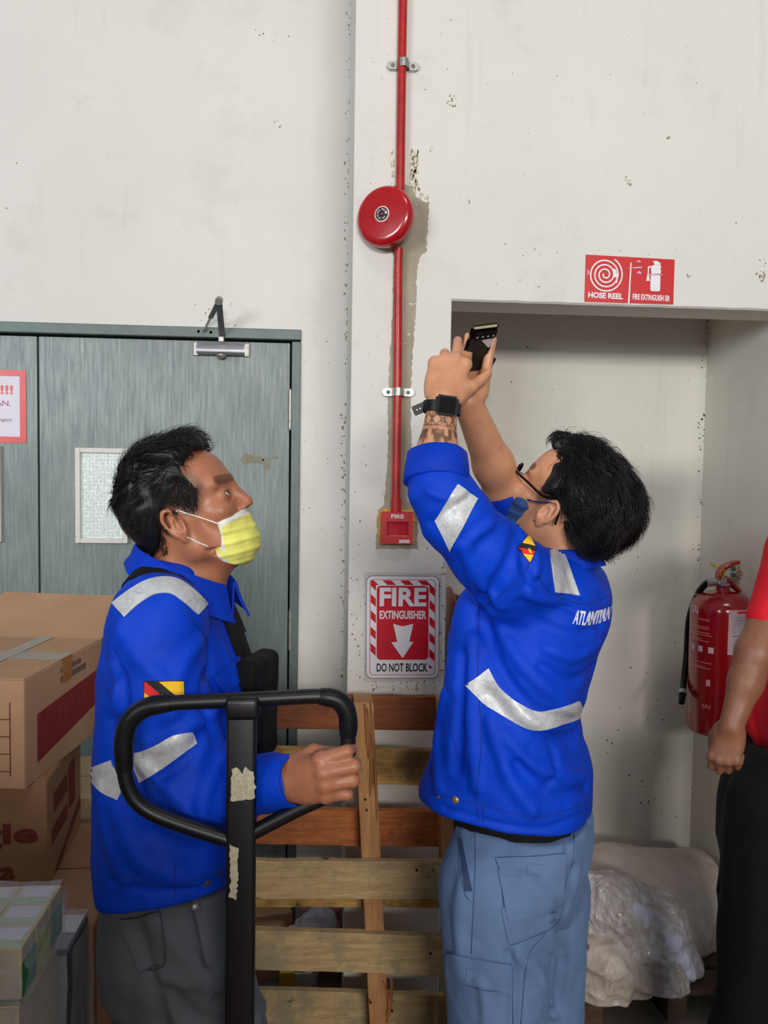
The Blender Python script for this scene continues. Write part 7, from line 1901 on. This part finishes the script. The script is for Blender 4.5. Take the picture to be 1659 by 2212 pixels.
# wide lower box and the one beneath it
xD = P(228, 1947, 1.75)[0]
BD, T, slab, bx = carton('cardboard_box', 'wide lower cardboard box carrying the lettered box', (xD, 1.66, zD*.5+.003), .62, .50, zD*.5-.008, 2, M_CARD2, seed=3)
flatp(T, [(-.001, .0, zD*.5-.012), (-.001, .02, zD*.5-.012), (-.001, .02, .0), (-.001, .0, .0)], M_CARDD, BD, 'edge_strip', .0006)
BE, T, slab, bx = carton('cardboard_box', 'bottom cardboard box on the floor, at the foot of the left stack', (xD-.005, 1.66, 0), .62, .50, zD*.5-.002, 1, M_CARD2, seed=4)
# pale box leaning behind, ribs showing
xG = P(236, 1800, 2.25)[0]
BG_, T, slab, bx = carton('cardboard_box', 'pale cardboard box standing behind the stack beside the door', (xG, 2.24, 0), .30, .34, P(190, 1728, 2.24)[2], 0, M_CARD3, seed=5)
hG = P(190, 1728, 2.24)[2]
flatp(T, [(.005, -.001, hG-.095), (.28, -.001, hG-.095), (.28, -.001, hG-.091), (.005, -.001, hG-.091)], M_CARDD, BG_, 'fold_line', .0004)
for k in range(12): flatp(T, [(.01+.016*k, -.001, hG-.105), (.013+.016*k, -.001, hG-.105), (.043+.016*k, -.001, hG-.20), (.040+.016*k, -.001, hG-.20)], M_CARDD, BG_, 'rib', .0005)
# shrink-wrapped packs in the left foreground
def film(nm, x0, x1, y0, y1, z0, z1, par, seed=0, puff=.006):
    bm = bmesh.new(); n = 18
    def grid(f, nu, nv):
        g = [[bm.verts.new(f(i/nu, j/nv)) for i in range(nu+1)] for j in range(nv+1)]
        for j in range(nv):
            for i in range(nu): bm.faces.new((g[j][i], g[j][i+1], g[j+1][i+1], g[j+1][i]))
    def w(p): 
        q = np.array(p); k = vnoise(q[None, :], 30, seed)[0]*puff+vnoise(q[None, :], 90, seed+1)[0]*puff*.5; return q+np.array((k, -abs(k)*.3, k))
    e = puff+.002
    grid(lambda u, v: Vector(w((x0+(x1-x0)*u, y0+(y1-y0)*v, z1+e))), 40, 16); grid(lambda u, v: Vector(w((x0+(x1-x0)*u, y0-e, z0+(z1-z0)*v))), 40, 12)
    grid(lambda u, v: Vector(w((x1+e, y0+(y1-y0)*u, z0+(z1-z0)*v))), 16, 12)
    bmesh.ops.remove_doubles(bm, verts=bm.verts, dist=.004)
    return bm_obj(nm, bm, M_FILM, par, True)
zF = .872; xF = -.470
PK = empty('wrapped_pack', Vector((xF-.2, 1.3, zF-.085)), 'shrink-wrapped pack of small labelled cartons, uppermost in the left foreground', 'pack')
rnd = random.Random(9)
def small_carton(x, y, z, w, d, h, par, side=None, top=None):
    bm = bmesh.new(); add_box(bm, (x+w/2, y+d/2, z+h/2), (w-.0012, d-.0012, h), bev=.0012, seg=1); c = bm_obj('carton', bm, top or M_CREAM, par)
    bm = bmesh.new(); add_box(bm, (x+w*.50, y+d*.62, z+h+.0004), (w*.74, d*.52, .0008)); bm_obj('label', bm, M_LABEL, c)
    bm = bmesh.new(); add_box(bm, (x+w*.5, y+d*.18, z+h+.0004), (w*.9, d*.22, .0008)); bm_obj('print_band', bm, plain('pale_green_print', (170, 196, 160), .5) if 'pale_green_print' not in bpy.data.materials else bpy.data.materials['pale_green_print'], c)
    return c
for i in range(8):
    for j in range(3):
        c = small_carton(xF-.070*(i+1), 1.215+.062*j, zF-.085, .070, .062, .085-rnd.uniform(0, .002), PK)
        if i == 0:
            bm = bmesh.new(); add_box(bm, (xF+.0002, 1.215+.062*j+.031, zF-.055), (.0008, .058, .055)); bm_obj('side_print', bm, [M_GRN, M_YGR, M_GRN][j], c)
film('film', xF-.56, xF, 1.215, 1.402, zF-.085, zF, PK, 1)
zG2 = .780
PK2 = empty('wrapped_pack', Vector((xF-.2, 1.3, 0)), 'tall shrink-wrapped pack of cartons directly beneath the uppermost pack', 'pack')
tiers = [(zG2-.26, .258), (zG2-.52, .258), (.0, zG2-.522)]
for z0, h in tiers:
    for i in range(6):
        bm = bmesh.new(); add_box(bm, (xF-.004-.09*(i+.5), 1.30, z0+h/2), (.088, .17, h-.002), bev=.0015, seg=1); c = bm_obj('carton', bm, [M_CREAM, M_GRN, M_CREAM, M_YGR, M_CREAM, M_GRN][i], PK2)
        bm = bmesh.new(); add_box(bm, (xF-.004-.09*(i+.5), 1.2142, z0+h*.55), (.050, .0008, h*.6)); bm_obj('front_print', bm, [M_GRN, M_CREAM, M_LABEL, M_GRN, M_YGR, M_LABEL][i], c)
film('film', xF-.545, xF-.004, 1.215, 1.385, .0, zG2-.003, PK2, 4, .002)
zH = P(190, 1970, 1.56)[2]-.006; xH = P(190, 1970, 1.56)[0]
PK3 = empty('wrapped_pack', Vector((xH-.15, 1.5, 0)), 'grey shrink-wrapped pack of cartons behind the green-edged packs, lowest of the three', 'pack')
for i in range(4):
    for j, (z0, h) in enumerate(((0, .37), (.372, zH-.374))):
        bm = bmesh.new(); add_box(bm, (xH-.075*(i+.5), 1.50, z0+h/2), (.073, .13, h), bev=.0015, seg=1); bm_obj('carton', bm, [M_CARD3, plain('grey_carton', (96, 98, 108), .6) if 'grey_carton' not in bpy.data.materials else bpy.data.materials['grey_carton'], M_CARD2, M_GRN][(i+j) % 4], PK3)
bm = bmesh.new(); add_box(bm, (xH-.03, 1.53, zH+.0006), (.05, .06, .001)); bm_obj('label', bm, M_LABEL, PK3)
film('film', xH-.30, xH, 1.432, 1.568, .0, zH, PK3, 7)

# ------------------------------------------------------------------ sacks in the recess, on a low pallet
M_WD_DARK = wood_mat('dark_pallet_board', (64, 44, 32), (92, 66, 48), dirt=(48, 36, 28), dirt_amt=.5)
x0, x1 = P(1225, 2100, 2.3)[0], XR-.01
LP = empty('low_pallet', Vector(((x0+x1)/2, 2.45, 0)), 'low dark wooden pallet on the floor of the recess under the plastic sacks', 'pallet')
for k in range(5):
    bm = bmesh.new(); add_box(bm, ((x0+x1)/2, 2.215+.115*k, .088), (x1-x0, .095, .018), bev=.002, seg=1); bm_obj('board', bm, M_WD_DARK, LP)
for xx in (x0+.04, (x0+x1)/2, x1-.04):
    bm = bmesh.new(); add_box(bm, (xx, 2.445, .040), (.06, .55, .079), bev=.002, seg=1); bm_obj('stringer', bm, M_WD_DARK, LP)
def crumple(s0, a0, s1, a1, seed):
    def f(p):
        n1 = 1-2*np.abs(vnoise(p+.02*vnoise(p, 12, seed+5)[..., None], s0, seed)); n2 = 1-2*np.abs(vnoise(p, s1, seed+1)); return -a0*n1-a1*n2
    return f
F = Field(); c = P(1420, 1985, 2.50)
F.ell(c, (.215, .19, .225), None, 0); F.ell(P(1330, 1930, 2.48), (.15, .16, .15), None, .06); F.ell(P(1500, 1960, 2.52), (.10, .16, .19), None, .06); F.ell(P(1400, 2110, 2.46), (.20, .18, .12), None, .05)
F.disp(crumple(9, .007, 30, .0035, 41), c, .4); F.box((c[0], c[1], -.403), (1, 1, .5), op='s', k=.01); F.box((c[0], YW+.49, .5), (1, .5, 1), op='s', k=.01); F.box((XR+.49, c[1], .5), (.5, 1, 1), op='s', k=.01)
s1_ = sdf_obj('woven_sack', F, .006, M_SACK, None, 2); tag(s1_, 'large bulging off-white sack slumped at the back of the recess', 'sack')
F = Field()
q = [P(1262, 1925, 2.26), P(1325, 1960, 2.24), P(1390, 2030, 2.22), P(1430, 2110, 2.20), P(1462, 2170, 2.18)]
F.chain(q, [.050, .075, .080, .062, .030], k=.05); F.chain([P(1330, 1925, 2.30), P(1420, 1990, 2.28), P(1480, 2080, 2.26)], [.05, .07, .05], k=.05)
dg_ = (q[-1]-q[0])/np.linalg.norm(q[-1]-q[0])
def stretch_(p): return p-(p@dg_)[..., None]*dg_*.62
cr1 = crumple(22, .009, 60, .0030, 51)
F.disp(lambda p: cr1(stretch_(p)), q[2], .45); F.box((c[0], c[1], -.400), (1, 1, .5), op='s', k=.005)
o = sdf_obj('plastic_bag', F, .0042, M_BAG, None, 1); tag(o, 'crumpled clear polythene bag spilling down the front of the sack', 'bag')
sh = Field(); q2 = [P(1300, 1925, 2.215), P(1370, 1975, 2.20), P(1440, 2040, 2.185), P(1480, 2100, 2.185)]
sh.chain(q2, [.018, .032, .040, .026], k=.03); sh.disp(crumple(26, .006, 60, .003, 71), q2[1], .3); sdf_obj('bunched_sheet', sh, .004, M_BAGP, o, 1)['label'] = 'bluish white bunched sheet'
F = Field(); q = [P(1262, 2060, 2.22), P(1310, 2080, 2.18), P(1360, 2110, 2.17)]
F.chain(q, [.060, .070, .060], k=.04); F.ell(P(1300, 2120, 2.2), (.12, .09, .05), None, .04); F.ell(P(1272, 2010, 2.24), (.045, .05, .05), None, .03)
F.disp(crumple(18, .012, 50, .003, 61), q[1], .35); F.box((c[0], c[1], -.400), (1, 1, .5), op='s', k=.005)
o = sdf_obj('plastic_bag', F, .0042, M_SACK, None, 1); tag(o, 'scrunched beige plastic bag at the lower left of the sacks', 'bag')

# ------------------------------------------------------------------ clutter on the floor behind the standing pallet
def scrap(name, label, cat, c, s, rot, mat, amp=.006, seed=0):
    F = Field(); F.box(c, np.array(s)/2, .004, np.array(Euler([math.radians(a) for a in rot]).to_matrix())); F.disp(lambda p: amp*vnoise(p, 22, seed), c, max(s))
    o = sdf_obj(name, F, .005, mat, None, 1); return tag(o, label, cat)
pz = lambda y, Y: P(680, y, Y)[2]
BX, T, slab, bx = carton('pink_carton', 'faded pink carton seen through the gap in the standing pallet', (P(735, 1980, 2.42)[0], 2.42, 0), .125, .16, pz(1970, 2.42), 0, plain('faded_pink_card', (168, 118, 116), .7, var=.15), seed=6)
BX2, T, slab, bx = carton('cardboard_box', 'torn brown carton on the floor behind the standing pallet, by the door', (P(632, 1980, 2.44)[0], 2.44, 0), .16, .18, pz(1972, 2.44), 12, M_CARD, seed=7)
def sheet(name, label, cat, pts, r, mat, seed):
    F = Field(); F.chain(pts, [r]*len(pts), k=.03); F.disp(crumple(24, .008, 60, .004, seed), np.mean(pts, axis=0), .3); F.box((0, 2.4, -.497), (2, 1, .5), op='s', k=.004)
    o = sdf_obj(name, F, .005, mat, None, 1); return tag(o, label, cat)
a_ = P(650, 1985, 2.40)
sheet('plastic_wrap', 'lilac-grey heap of crumpled plastic wrap between the two cartons behind the pallet', 'wrap', [(a_[0], 2.30, .05), (a_[0]+.01, 2.32, .12), (a_[0]+.01, 2.33, a_[2]-.03), (a_[0]+.06, 2.34, a_[2]+.02)], .045, M_BAGP, 81)
yb = P(619, 2110, 2.25); bm = bmesh.new(); add_box(bm, (yb[0], 2.25, (yb[2]+.02)/2+.002), (.042, .03, yb[2]+.02), bev=.003); o = bm_obj('yellow_packet', bm, plain('yellow_packet', (222, 196, 40), .5, var=.08)); tag(o, 'bright yellow packet standing behind the lowest boards of the pallet', 'packet')
yb = P(655, 2110, 2.27); bm = bmesh.new(); add_box(bm, (yb[0], 2.27, (yb[2]+.02)/2+.002), (.055, .03, yb[2]+.015), bev=.003); o = bm_obj('white_packet', bm, M_LABEL); tag(o, 'pale lilac packet beside the yellow packet behind the pallet', 'packet')


# ------------------------------------------------------------------ unseen carton stacks behind and left of the viewpoint, added to shade the lower left
for k, (xa, ya, wd_) in enumerate(((.10, -1.05, .56), (-.48, -1.05, .56), (-1.12, -.40, .62))):
    for j in range(3):
        h_ = (.54, .535) [k == 2]
        carton('shade_carton', 'unseen brown carton added to cast shade, %s of the stack %s' % (('bottom', 'middle', 'top')[j], ('directly behind the viewpoint', 'behind the viewpoint to the left', 'at the left of the viewpoint')[k]), (xa, ya, j*(h_+.005)), wd_, (.45, .45, 1.35)[k], h_-.0, 0, M_CARD2, seed=20+3*k+j)
